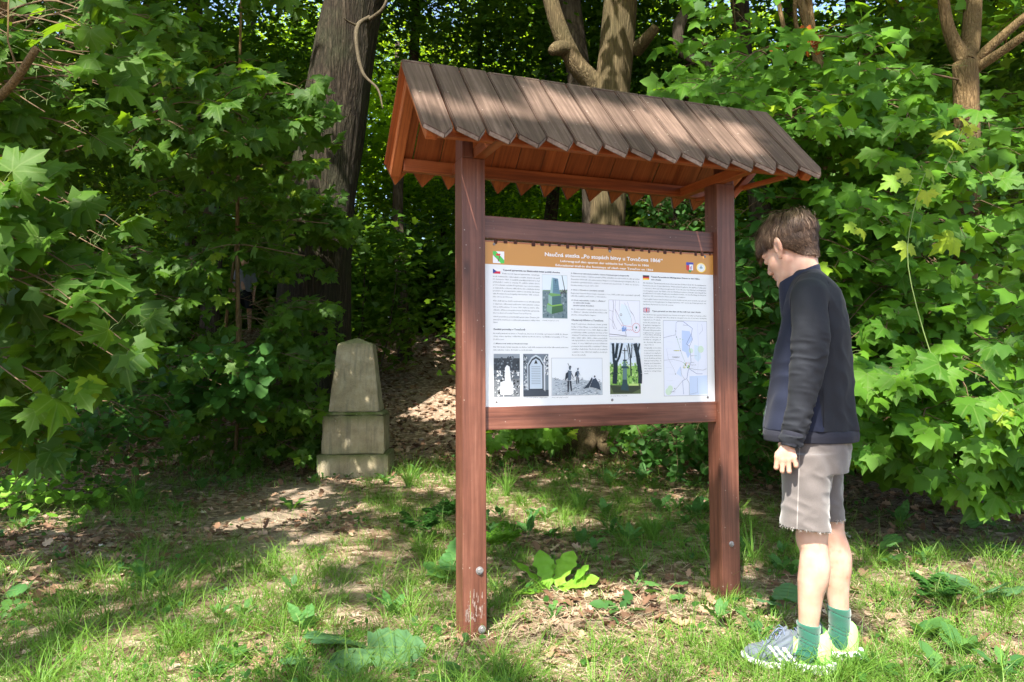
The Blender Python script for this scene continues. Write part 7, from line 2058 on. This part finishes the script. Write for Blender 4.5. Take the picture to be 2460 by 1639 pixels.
def grass_mat(name, lo, hi, tip_, trn):
    m = leaf_mat(name, lo, hi, trn, False, tr=0.35, rough=0.45)
    return m
M['grass'] = grass_mat('grass_blades', (0.058, 0.150, 0.020), (0.160, 0.285, 0.045), None, (0.27, 0.46, 0.04))
M['straw'] = plain('dry_straw', (0.42, 0.33, 0.22), 0.85, 0.2, nscale=15, namt=0.35)
GR = [(-3.0, 6.0, .6, .6), (-1.0, 5.8, .35, .6), (-2.6, 6.3, .3, .5), (-2.5, 5.7, .3, .4), (-1.2, 6.7, .25, .4), (-1.3, 3.1, 1.0, 1.0), (-0.5, 3.6, .5, .9), (-1.9, 3.9, .6, .5), (-1.3, 3.9, .35, .9), (-0.6, 4.6, .5, .8), (-0.5, 5.6, .6, .7), (-2.6, 5.2, .5, .7), (-3.2, 5.4, .5, .8), (-0.9, 6.5, .5, .6), (-2.3, 4.3, .3, .5), (0.6, 5.6, .8, .6), (1.0, 4.6, .5, .7), (0.6, 2.75, .7, .7), (1.5, 2.75, .7, .65), (0.8, 4.7, .9, .5), (0.5, 6.2, .9, .4), (2.2, 3.3, .6, .7), (1.9, 4.2, .6, .8), (2.8, 4.2, .5, .7), (-0.3, 2.75, .35, .7), (2.4, 5.2, .6, .5), (0.6, 3.4, .5, .35), (-1.0, 7.0, .4, .7), (-2.7, 7.0, .5, .5), (0.3, 7.2, 1.0, .4), (-0.2, 4.0, .35, .6), (1.6, 5.6, .5, .4)]
BR2 = [(1.0, 3.25, .5, .5), (2.0, 3.8, .5, .5), (0.5, 3.3, .4, .6), (-1.0, 2.75, .15, .6), (2.6, 3.1, .3, .4), (0.1, 2.72, .14, .6), (1.85, 2.9, .18, .6), (-2.6, 4.55, .38, .9), (-1.8, 5.4, .36, 1.2), (-1.75, 6.5, .32, .9), (-0.13, 3.02, .22, 1.2), (0.25, 3.25, .3, .9), (-0.85, 4.0, .26, .8), (-1.35, 4.6, .3, .8), (-1.05, 3.25, .16, .6), (3.0, 5.6, .5, .8), (2.2, 4.8, .35, .6), (-2.2, 3.6, .25, .5), (-1.5, 3.55, .12, .5), (0.2, 4.6, .3, .5), (-1.4, 5.6, .25, .5)]
def gdens(x, y):
    d = np.full_like(x, 0.24)
    for bx, by, r, w_ in GR: d = d + w_ * np.exp(-((x - bx) ** 2 + (y - by) ** 2) / (r * r))
    for bx, by, r, w_ in BR2: d = d - w_ * np.exp(-((x - bx) ** 2 + (y - by) ** 2) / (r * r))
    P = np.stack([x, y, 0 * x], -1)
    d = d + 0.38 * vnoise(P, 2.6, 5) + 0.28 * vnoise(P, 6.0, 6) - 0.08
    return np.clip(d, 0, 1.1)
r_ = np.random.default_rng(200)
def sample_ground(n, y0=2.35, y1=8.6, pw=1.0, xr=0.74):
    t = r_.random(n) ** pw; y = y0 + t * (y1 - y0)
    x = (r_.random(n) * 2 - 1) * (y * xr + 0.1)
    return x, y
acV, acF, acR, nn_ = [], [], [], 0
def add_blades(args):
    global nn_
    V, F, R = args
    acV.append(V); acF.append(F + nn_); acR.append(R); nn_ += len(V)
nc = 3400
cx, cy = sample_ground(nc, pw=1.25)
dn = gdens(cx, cy); k = r_.random(nc) < np.minimum(dn, .9) ** 1.15 * 0.80; cx, cy, dn = cx[k], cy[k], dn[k]
per = 26
n = len(cx) * per
ccx, ccy = np.repeat(cx, per), np.repeat(cy, per); hh = np.repeat(0.060 + 0.110 * r_.random(len(cx)) * np.clip(dn + 0.2, 0.4, 1.1), per)
an = r_.random(n) * 6.283; rad = np.abs(r_.normal(size=n)) * 0.032
px_, py_ = ccx + np.cos(an) * rad, ccy + np.sin(an) * rad
tint = np.clip(np.repeat(r_.random(len(cx)), per) * 0.7 + r_.random(n) * 0.35, 0, 1)
onpost = (np.hypot(px_ - 1.12, py_ - 2.86) > 0.0)
add_blades(blades(n, px_, py_, hh * (0.6 + 0.7 * r_.random(n)), 0.0024 + 0.0020 * r_.random(n), 0.5 + 1.25 * r_.random(n), an + r_.normal(size=n) * 0.5, tint))
# loose thin blades everywhere
n = 16000; x, y = sample_ground(n, pw=1.1); k = r_.random(n) < gdens(x, y) * 0.8 + 0.12; x, y = x[k], y[k]; n = len(x)
add_blades(blades(n, x, y, 0.04 + 0.10 * r_.random(n), 0.002 + 0.0018 * r_.random(n), 0.5 + 1.4 * r_.random(n), r_.random(n) * 6.28, r_.random(n)))
# long thin wisps
n = 2600; x, y = sample_ground(n, pw=1.1); k = r_.random(n) < np.clip(gdens(x, y) + 0.15, 0, 1); x, y = x[k], y[k]; n = len(x)
add_blades(blades(n, x, y, 0.14 + 0.16 * r_.random(n), 0.0016 + 0.0014 * r_.random(n), 0.3 + 0.9 * r_.random(n), r_.random(n) * 6.28, r_.random(n), 5))
# grass at the boy's shoes and post feet
for bx, by, rr_, m_ in ((1.02, 2.66, 0.16, 420), (1.22, 2.72, 0.14, 320), (0.93, 2.78, 0.12, 200), (1.38, 2.86, 0.12, 200), (-0.05, 3.15, 0.2, 160), (0.9, 3.45, 0.12, 160), (1.02, 3.6, 0.12, 160)):
    x = bx + r_.normal(size=m_) * rr_; y = by + r_.normal(size=m_) * rr_ * 0.5
    add_blades(blades(m_, x, y, 0.035 + 0.05 * r_.random(m_), np.full(m_, 0.003), 0.3 + 0.7 * r_.random(m_), r_.random(m_) * 6.28, r_.random(m_)))
o = obj('grass', mesh_np('grass', np.concatenate(acV), np.concatenate(acF), M['grass'], True, rnd=np.concatenate(acR)))
props(o, 'patchy green grass growing in clumps over the clearing', kind='stuff')
# dry straw
n = 38000; x, y = sample_ground(n, pw=1.2)
st = 0.30 + sum(w_ * np.exp(-((x - a) ** 2 + (y - b) ** 2) / (c * c)) for a, b, c, w_ in ((-0.1, 3.0, .35, 1.2), (0.35, 3.3, .45, 1.0), (0.9, 3.1, .5, .5), (2.2, 4.9, .8, .7), (2.9, 5.8, .8, .7), (1.0, 3.8, .4, .4), (-1.0, 3.3, .5, .3), (-1.8, 5.3, .5, .3), (2.5, 3.4, .5, .4), (1.6, 3.1, .4, .4)))
k = r_.random(n) < st; x, y = x[k], y[k]; n = len(x)
an = r_.random(n) * 6.283; L_ = 0.03 + 0.09 * r_.random(n); dz = r_.normal(size=n) * 0.25
b0_ = np.stack([x, y, zt(x, y) + 0.004 + 0.012 * r_.random(n)], -1); dr = np.stack([np.cos(an), np.sin(an), np.abs(dz) * 0.4], -1)
sd = np.stack([-np.sin(an), np.cos(an), 0 * an], -1) * (0.0009 + 0.0010 * r_.random(n))[:, None]
mid = b0_ + dr * (L_ * 0.5)[:, None] + np.stack([r_.normal(size=n) * 0.006, r_.normal(size=n) * 0.006, 0.006 * r_.random(n)], -1); e_ = b0_ + dr * L_[:, None]
V = np.stack([b0_ - sd, b0_ + sd, mid - sd, mid + sd, e_ - sd * .5, e_ + sd * .5], 1).reshape(-1, 3)
T = np.array([(0, 1, 3, 2), (2, 3, 5, 4)]); F = (T[None] + (np.arange(n) * 6)[:, None, None]).reshape(-1, 4)
o = obj('dry_straw', mesh_np('dry_straw', V, F, M['straw'], True, rnd=np.repeat(r_.random(n), 6))); props(o, 'dry bleached straw lying around the posts and to the right', kind='stuff')
# dead leaves
def dead_mat():
    m, nt, bs = new_mat('dead_leaf')
    at = N(nt, "ShaderNodeAttribute", attribute_name="rnd")
    c = ramp(nt, at.outputs["Fac"], [(0.0, (0.09, 0.045, 0.026)), (0.45, (0.20, 0.115, 0.070)), (0.85, (0.33, 0.21, 0.135)), (0.985, (0.42, 0.31, 0.22)), (1.0, (0.6, 0.55, 0.48))])
    nt.links.new(c, bs.inputs["Base Color"]); bs.inputs["Roughness"].default_value = 0.8; bs.inputs["Specular IOR Level"].default_value = 0.2
    return m
M['dead'] = dead_mat()
n1_, n2_ = 15000, 17000
x1, y1 = sample_ground(n1_, 2.4, 8.6, 1.0)
dl = np.clip(0.75 - 0.75 * gdens(x1, y1), 0.06, 1) * (1 - 0.8 * barefac(x1, y1)) + 0.5 * np.exp(-((x1 + 2.6) ** 2 + (y1 - 4.4) ** 2) / .5) + 0.4 * (y1 > 7)
k = r_.random(n1_) < dl; x1, y1 = x1[k], y1[k]
x2 = -9 + 17 * r_.random(n2_); y2 = 7.5 + 10 * r_.random(n2_) ** 1.2; k = r_.random(n2_) < 1 - 0.25 * barefac(x2, y2); x2, y2 = x2[k], y2[k]
x = np.concatenate([x1, x2]); y = np.concatenate([y1, y2]); n = len(x)
s_ = np.where(np.arange(n) < len(x1), 0.028 + 0.045 * r_.random(n) ** 1.5, 0.05 + 0.05 * r_.random(n))
P = np.stack([x, y, zt(x, y) + 0.004 + 0.010 * r_.random(n)], -1)
o = obj('dead_leaves', scatter_mesh('dead_leaves', DEAD, P, r_.normal(size=(n, 3)) * 0.45 + [0, 0, 1], np.stack([r_.normal(size=n), r_.normal(size=n), 0 * x], -1), s_, M['dead'])); props(o, 'brown fallen leaves covering the ground and the bank', kind='stuff')
# small green ground cover
n = 9000; x, y = sample_ground(n, 2.5, 8.4, 1.0); P0 = np.stack([x, y, 0 * x], -1)
k = r_.random(n) < np.clip(0.15 + 0.8 * vnoise(P0, 3.0, 12) + 0.5 * smooth01(5.5, 7.5, y), 0.02, 1) * (1 - barefac(x, y)); x, y = x[k], y[k]; n = len(x)
P = np.stack([x, y, zt(x, y) + 0.012 + 0.05 * r_.random(n)], -1)
o = obj('ground_cover', scatter_mesh('ground_cover', ROUND, P, r_.normal(size=(n, 3)) * 0.5 + [0, -.2, 1], np.stack([r_.normal(size=n), r_.normal(size=n), 0 * x], -1), 0.014 + 0.022 * r_.random(n), M['wood_m'])); props(o, 'small round-leaved weeds scattered between the grass', kind='stuff')
# low leafy weeds between the grass
n = 620; x, y = sample_ground(n, 2.5, 8.2, 1.05); k = r_.random(n) < (0.35 + 0.9 * vnoise(np.stack([x, y, 0 * x], -1), 1.6, 14)) * (1 - barefac(x, y)) + 0.5 * ((x > -0.3) & (x < 1.6) & (y > 3.8)); x, y = x[k], y[k]
P, Nn, Tt, Sz = [], [], [], []
for a_, b_ in zip(x, y):
    z_ = float(zt(a_, b_)); m_ = int(r_.integers(4, 9)); L0 = 0.035 + 0.055 * r_.random() ** 1.5; up_ = 0.15 + 0.9 * r_.random()
    for q in range(m_):
        az = 6.28 * q / m_ + r_.random() * 0.6; d_ = np.array([math.cos(az), math.sin(az), up_])
        P.append([a_ + math.cos(az) * 0.008, b_ + math.sin(az) * 0.008, z_ + 0.006 + 0.05 * r_.random() * up_]); Tt.append(d_); Nn.append(np.array([-math.cos(az) * up_, -math.sin(az) * up_, 1.0]) + r_.normal(size=3) * 0.2); Sz.append(L0 * (0.7 + 0.6 * r_.random()))
P, Nn, Tt, Sz = map(np.array, (P, Nn, Tt, Sz)); hf = len(P) // 2
M['weed'] = leaf_mat('weed_leaf', (0.035, 0.110, 0.030), (0.090, 0.200, 0.045), (0.18, 0.36, 0.04), False, tr=0.3)
o = obj('weeds', scatter_mesh('weeds', TOOTH, P[:hf], Nn[:hf], Tt[:hf], Sz[:hf], M['weed'])); props(o, 'low toothed weeds growing among the grass, nearer part', kind='stuff')
o = obj('weeds', scatter_mesh('weeds', DAND_LOW, P[hf:], Nn[hf:], Tt[hf:], Sz[hf:] * 1.3, M['weed'])); props(o, 'low lance-leaved weeds growing among the grass, farther part', kind='stuff')
# twigs on the ground
A_ = Acc()
for k in range(160):
    x, y = sample_ground(1, 2.5, 7.5, 1.0); x, y = float(x[0]), float(y[0]); a = r_.random() * 6.28; L0 = 0.05 + r_.random() ** 2 * 0.3
    q = np.array([[x, y], [x + math.cos(a) * L0 / 2, y + math.sin(a) * L0 / 2 + r_.normal() * 0.01], [x + math.cos(a) * L0, y + math.sin(a) * L0]]); zq = zt(q[:, 0], q[:, 1]) + 0.006
    A_.tube(np.column_stack([q, zq]), [0.002 + r_.random() * 0.002, 0.002, 0.001], 4)
o = obj('fallen_twigs', A_.mesh('fallen_twigs', M['twig'])); props(o, 'thin broken twigs lying in the grass', kind='stuff')

# ---- individual plants
M['dock'] = leaf_mat('dock_leaf', (0.055, 0.155, 0.040), (0.085, 0.210, 0.055), (0.20, 0.38, 0.05), True, tr=0.3, vein=False)
M['blue'] = leaf_mat('butterbur_leaf', (0.070, 0.165, 0.070), (0.095, 0.200, 0.085), (0.20, 0.36, 0.08), True, tr=0.25, vein=True)
M['lime'] = leaf_mat('light_green_leaf', (0.14, 0.32, 0.030), (0.22, 0.44, 0.045), (0.36, 0.62, 0.05), True, tr=0.35)
def dense_leaf(half, c, droop, fold, wav, seed, n=14, m_=20):
    """finer leaf: m_ rows along the midrib, ruffled margin, for the few large foreground leaves"""
    h = np.array([(0.0, 0.0)] + list(half)); r2 = np.random.default_rng(seed)
    ys = np.linspace(0, 1, m_); V = []; 
    hy, hx_ = h[:, 1], h[:, 0]
    o_ = np.argsort(hy)
    for y in ys:
        w_ = max(np.interp(y, hy[o_], hx_[o_]), 0.004)
        w_ *= 1 + 0.10 * math.sin(y * 37 + seed)
        for q in np.linspace(-1, 1, n):
            x = q * w_
            z = -droop * y * y * 0.5 - 0.12 * (x * x) * 2 + fold * abs(x) + wav * math.sin(q * 5 + y * 19 + seed) * abs(q) ** 1.5 * 0.5 + wav * 0.5 * math.cos(y * 31) * (1 - abs(q)) 
            V.append((x, y, z))
    Q = np.array([(i * n + j, i * n + j + 1, (i + 1) * n + j + 1, (i + 1) * n + j) for i in range(m_ - 1) for j in range(n - 1)])
    return np.array(V), Q
BIGR = dense_leaf([(.40, -.0), (.50, .18), (.54, .40), (.47, .68), (.28, .90), (.03, 1.0)], None, 0.10, 0.05, 0.05, 1)
DAND = dense_leaf([(.06, .10), (.20, .22), (.10, .30), (.24, .42), (.15, .50), (.27, .62), (.22, .78), (.12, .93), (.01, 1.0)], None, 0.25, 0.15, 0.05, 2)
DOCK = dense_leaf([(.10, .05), (.20, .25), (.22, .5), (.15, .8), (.01, 1.0)], None, 0.35, 0.2, 0.05, 3)
def plant(name, label, cat, x, y, leaves, tmpl, mat, group=None, stem=True, z_add=0.0):
    """leaves: (dx, dy, dz, azimuth of the tip, rise, length, roll)"""
    z0 = float(zt(x, y)) + z_add
    t = thing(name, label, cat, (x, y, z0), group=group)
    key = id(tmpl[0])
    if (key, mat.name) not in _tm:
        _tm[(key, mat.name)] = mesh_np('leaf', tmpl[0], tmpl[1], mat, True, uv=tmpl[0][:, :2])
    A_ = Acc()
    for dx, dy, dz, az, rise, L0, roll in leaves:
        tip = Vector((math.cos(az) * math.cos(rise), math.sin(az) * math.cos(rise), math.sin(rise)))
        sidev = Vector((math.sin(az), -math.cos(az), 0)); nor = sidev.cross(tip)
        q = Matrix.Rotation(roll, 3, tip); sidev = q @ sidev; nor = q @ nor
        Mx = Matrix((sidev * L0, tip * L0, nor * L0)).transposed().to_4x4(); Mx.translation = Vector((dx, dy, dz))
        o = bpy.data.objects.new('leaf', _tm[(key, mat.name)]); COL.objects.link(o); o.parent = t; o.matrix_basis = Mx
        if stem and math.hypot(dx, dy) + dz > 0.015: A_.tube([(0, 0, -0.01), (dx * 0.5, dy * 0.5, dz * 0.7), (dx, dy, dz), tuple(Vector((dx, dy, dz)) + tip * L0 * 0.5)], [0.003, 0.0026, 0.0022, 0.0012], 5)
    if A_.n: obj('stems', A_.mesh('stems', M['gtwig']), t)["kind"] = "stuff"
    return t
def ros(n, L0, rise=(0.3, 0.9), h=0.01, az0=0.0, seed=0, sp=6.28, rad=0.01):
    r2 = np.random.default_rng(seed + 300); out = []
    for k in range(n):
        az = az0 + sp * (k + r2.random() * 0.5) / n
        out.append((math.cos(az) * rad * (0.5 + r2.random()), math.sin(az) * rad * (0.5 + r2.random()), h * (0.4 + r2.random()), az, rise[0] + r2.random() * (rise[1] - rise[0]), L0 * (0.7 + 0.5 * r2.random()), r2.normal() * 0.3))
    return out
def g3_(u, v):
    """ground point seen at image pixel u, v (z close to the surface)"""
    z = 0.02
    for _ in range(8):
        d = at3(u, v, 5.0) - CAMP; t = (z - 1.08) / d[2]; p_ = CAMP + d * t; z = float(zt(p_[0], p_[1]))
    return float(p_[0]), float(p_[1])
x, y = g3_(800, 1535)
plant('butterbur', 'two broad blue-green rounded leaves low in the grass at the bottom centre-left', 'plant', x, y,
      [(-0.02, 0.06, 0.06, 2.2, -0.02, 0.23, 0.3), (0.06, 0.05, 0.055, 0.2, -0.05, 0.22, 0.35), (0.02, 0.05, 0.05, -1.9, -0.25, 0.17, 0.1), (-0.16, 0.02, 0.03, 3.4, 0.0, 0.10, 0.1)], BIGR, M['blue'])
x, y = g3_(1262, 1360)
plant('lettuce_like_weed', 'sunlit pale green crinkled rosette under the board', 'plant', x, y,
      [(-0.02, 0, 0.01, 2.7, 0.75, 0.21, 0.2), (0.0, -0.01, 0.01, 2.0, 1.1, 0.20, -0.2), (0.03, 0, 0.01, 0.9, 0.9, 0.22, 0.1), (0.03, -0.02, 0.01, 0.1, 0.35, 0.22, 0.3), (-0.03, -0.03, 0.01, 3.9, 0.25, 0.16, 0), (0.0, 0.04, 0.01, 1.6, 1.0, 0.16, 0), (0.10, 0.0, 0.02, 0.3, 0.9, 0.14, 0.1)], DAND, M['lime'], stem=False)
x, y = g3_(1035, 1330)
plant('dock_plant', 'broad dark dock leaves just left of the near post foot', 'plant', x, y, [(0, 0, 0.04, 1.7, 0.8, 0.11, 0.2), (0.03, 0, 0.02, 0.2, 0.5, 0.09, 0), (-0.03, 0, 0.02, 2.8, 0.5, 0.13, 0), (-0.02, -0.03, 0.02, 4.0, 0.3, 0.12, 0), (0.02, 0.04, 0.08, 1.1, 1.0, 0.14, 0)], BIGR, M['dock'])
spec = [(1402, 1118, .15, 'upright dock rosette left of the post gap centre, behind the board'), (1475, 1110, .15, 'upright dock plant with two tall leaves behind the board centre'), (1560, 1105, .13, 'dock plant nearest the inner side of the far post'), (1390, 1190, .14, 'dock plant with pale midribs in the middle under the board'), (1515, 1175, .13, 'dock plant right of the pale-ribbed one under the board'), (1445, 1250, .13, 'dock plant in front of the pale-ribbed one'), (1215, 1230, .13, 'dark dock plant in the grass right of the near post'), (1335, 1255, .12, 'dock plant in tall grass between the crinkled rosette and the tree foot'), (1600, 1190, .14, 'dock plant close beside the far post'), (2070, 1205, .12, 'single upright dock leaf in the dead leaves right of the boy'), (700, 1460, .12, 'dark toothed plant left of the blue-green leaves'), (1650, 1440, .10, 'small leafy weed clump between far post and shoes'), (900, 1420, .11, 'dock leaves in the grass left of the near post foot')]
for k, (u, v, L0, lb_) in enumerate(spec):
    x, y = g3_(u, v); plant('dock_plant', lb_, 'plant', x, y, ros(5, L0, (0.6, 1.3), 0.03, k, k), DOCK, M['dock'], group='dock plants in the grass')
for u, v, L0, n, lb_ in ((2235, 1385, .16, 4, 'wide flat bluish leaves in the grass right of the boy'), (1800, 1415, .11, 2, 'rounded single leaf directly behind the boy\'s front foot'), (2, 1385, .08, 3, 'toothed broad leaf cut by the left picture edge'), (2075, 1280, .09, 3, 'small rounded leaf cluster midway right of the boy\'s calves'), (2270, 1230, .10, 4, 'fresh green leaf tuft at the edge of the dead leaves on the right'), (1530, 1370, .07, 4, 'small rounded weed on the straw below the far post')):
    x, y = g3_(u, v); plant('broadleaf_weed', lb_, 'plant', x, y, ros(n, L0, (0.05, 0.6), 0.05, u, n + int(u), rad=0.05), BIGR, M['blue'] if L0 > .1 else M['dock'], group='broad-leaved weeds')
# light green patch at the left edge
x, y = g3_(70, 1165); t = thing('strawberry_patch', 'light green round-leaved patch at the left edge', 'plant', (x, y, float(zt(x, y))))
n = 210; P = np.stack([x + r_.normal(size=n) * 0.33, y + r_.normal(size=n) * 0.26, np.zeros(n)], -1); P[:, 2] = zt(P[:, 0], P[:, 1]) + 0.05 + 0.20 * r_.random(n) * np.exp(-((P[:, 0] - x) ** 2) / 0.15)
leaf_set(t, 'roundl', ROUND, ROUND, P, r_.normal(size=(n, 3)) * 0.35 + [0, -0.35, 0.9], r_.normal(size=(n, 3)) * [1, 1, .3] + [0, -.4, 0], 0.055 + 0.04 * r_.random(n), M['lime'], M['wood_m'], 300)
A_ = Acc()
for q in P[::2]: A_.tube([(q[0] * .7 + x * .3, q[1] * .7 + y * .3, float(zt(q[0], q[1]))), q], [0.0016, 0.001], 3)
add_part('stems', A_.mesh('stems', M['gtwig']), t)["kind"] = "stuff"
# ferny cow parsley
def ferny(u, v, n, H_, lb_, mat, seed):
    x, y = g3_(u, v); r2 = np.random.default_rng(seed); z0 = float(zt(x, y)); t = thing('cow_parsley', lb_, 'plant', (x, y, z0), group='ferny cow parsley')
    A_ = Acc(); P, Nn, Tt, Sz = [], [], [], []
    for k in range(n):
        az = r2.random() * 6.28; b = np.array([x, y, z0]); e = b + [math.cos(az) * H_ * 0.7, math.sin(az) * H_ * 0.5, H_ * (0.6 + 0.6 * r2.random())]
        C_ = curve_pts([b, b * .5 + e * .5 + [0, 0, H_ * .25], e], 8); A_.tube(C_, np.linspace(0.002, 0.0008, 8), 4)
        d0_ = nrm(e - b); sd = nrm(np.cross(d0_, [0, 0, 1]))
        for i in range(3, 8):
            for sg in (-1, 1):
                tip = nrm(d0_ * .5 + sd * sg); L0 = 0.05 * (8.5 - i) / 5
                pe = C_[i] + tip * L0; A_.tube([C_[i], pe], [0.0008, 0.0005], 3)
                for q in np.linspace(0.2, 1, 5):
                    for s2 in (-1, 1): P.append(C_[i] + tip * L0 * q); Nn.append(np.array([0, -.3, 1]) + r2.normal(size=3) * .2); Tt.append(nrm(tip * .6 + np.cross(tip, [0, 0, 1]) * s2)); Sz.append(0.020 * (1.25 - q * .6))
    add_part('stems', A_.mesh('stems', M['gtwig']), t)["kind"] = "stuff"
    o = add_part('leaflets', scatter_mesh('leaflets', TOOTH, np.array(P), np.array(Nn), np.array(Tt), np.array(Sz), mat), t); o["kind"] = "stuff"
ferny(965, 1245, 11, .15, 'dark ferny plant left of the near post', M['wood_m'], 1); ferny(1015, 1215, 9, .16, 'ferny plant touching the left side of the near post', M['wood_m'], 2); ferny(1150, 1285, 10, .16, 'bright ferny plant just right of the near post', M['mapler_m'], 3); ferny(2150, 1400, 8, .12, 'ferny weed in the grass right of the boy', M['wood_m'], 4); ferny(1100, 1120, 8, .14, 'ferny plant between stone and near post', M['mapler_m'], 5)
# distinct tall grass tufts
tg = leaf_mat('tall_grass', (0.08, 0.19, 0.03), (0.16, 0.32, 0.05), (0.3, 0.5, 0.06), False, tr=0.35)
for k, (u, v, H_, n, lb_) in enumerate(((648, 1060, .42, 60, 'tall arching grass tuft left of the stone pyramid'), (690, 1068, .30, 50, 'shorter grass tuft beside the tall one left of the pyramid'), (940, 1120, .28, 90, 'pale arching grass tuft right of the pyramid foot'), (1165, 1140, .36, 60, 'sunlit upright grass tuft seen right of the near post'), (1330, 1180, .34, 60, 'tall grass tuft under the board centre'), (310, 1175, .34, 110, 'tall grass clump near the left dark thicket'), (1500, 1240, .24, 120, 'dense dark grass tussock right of centre under the board'), (1640, 1330, .40, 22, 'long thin grass stalks in front of the far post'), (1730, 1300, .40, 18, 'thin seeding grass stalks just right of the far post'), (585, 1080, .16, 60, 'low grass tuft at the path edge left of the pyramid'))):
    x, y = g3_(u, v); an = r_.random(n) * 6.283
    V, F, R = blades(n, x + np.cos(an) * 0.03 * r_.random(n), y + np.sin(an) * 0.03 * r_.random(n), H_ * (0.5 + 0.6 * r_.random(n)), np.full(n, 0.0045), 0.15 + 0.9 * r_.random(n), an, r_.random(n), 6)
    o = obj('grass_tuft', mesh_np('grass_tuft', V, F, tg, True, rnd=R)); props(o, lb_, 'grass tuft', 'tall grass tufts')
# grass growing up the fringe of the wood
n = 5000; x = -5 + 9 * r_.random(n); y = 6.6 + 1.8 * r_.random(n); k = (vnoise(np.stack([x, y, 0 * x], -1), 2.0, 31) > 0.1); x, y = x[k], y[k]; n = len(x)
V, F, R = blades(n, x, y, 0.08 + 0.18 * r_.random(n), np.full(n, 0.004), 0.2 + 0.9 * r_.random(n), r_.random(n) * 6.28, r_.random(n), 4)
o = obj('grass_fringe', mesh_np('grass_fringe', V, F, M['grass'], True, rnd=R)); props(o, 'taller grass along the dark edge of the wood', kind='stuff')
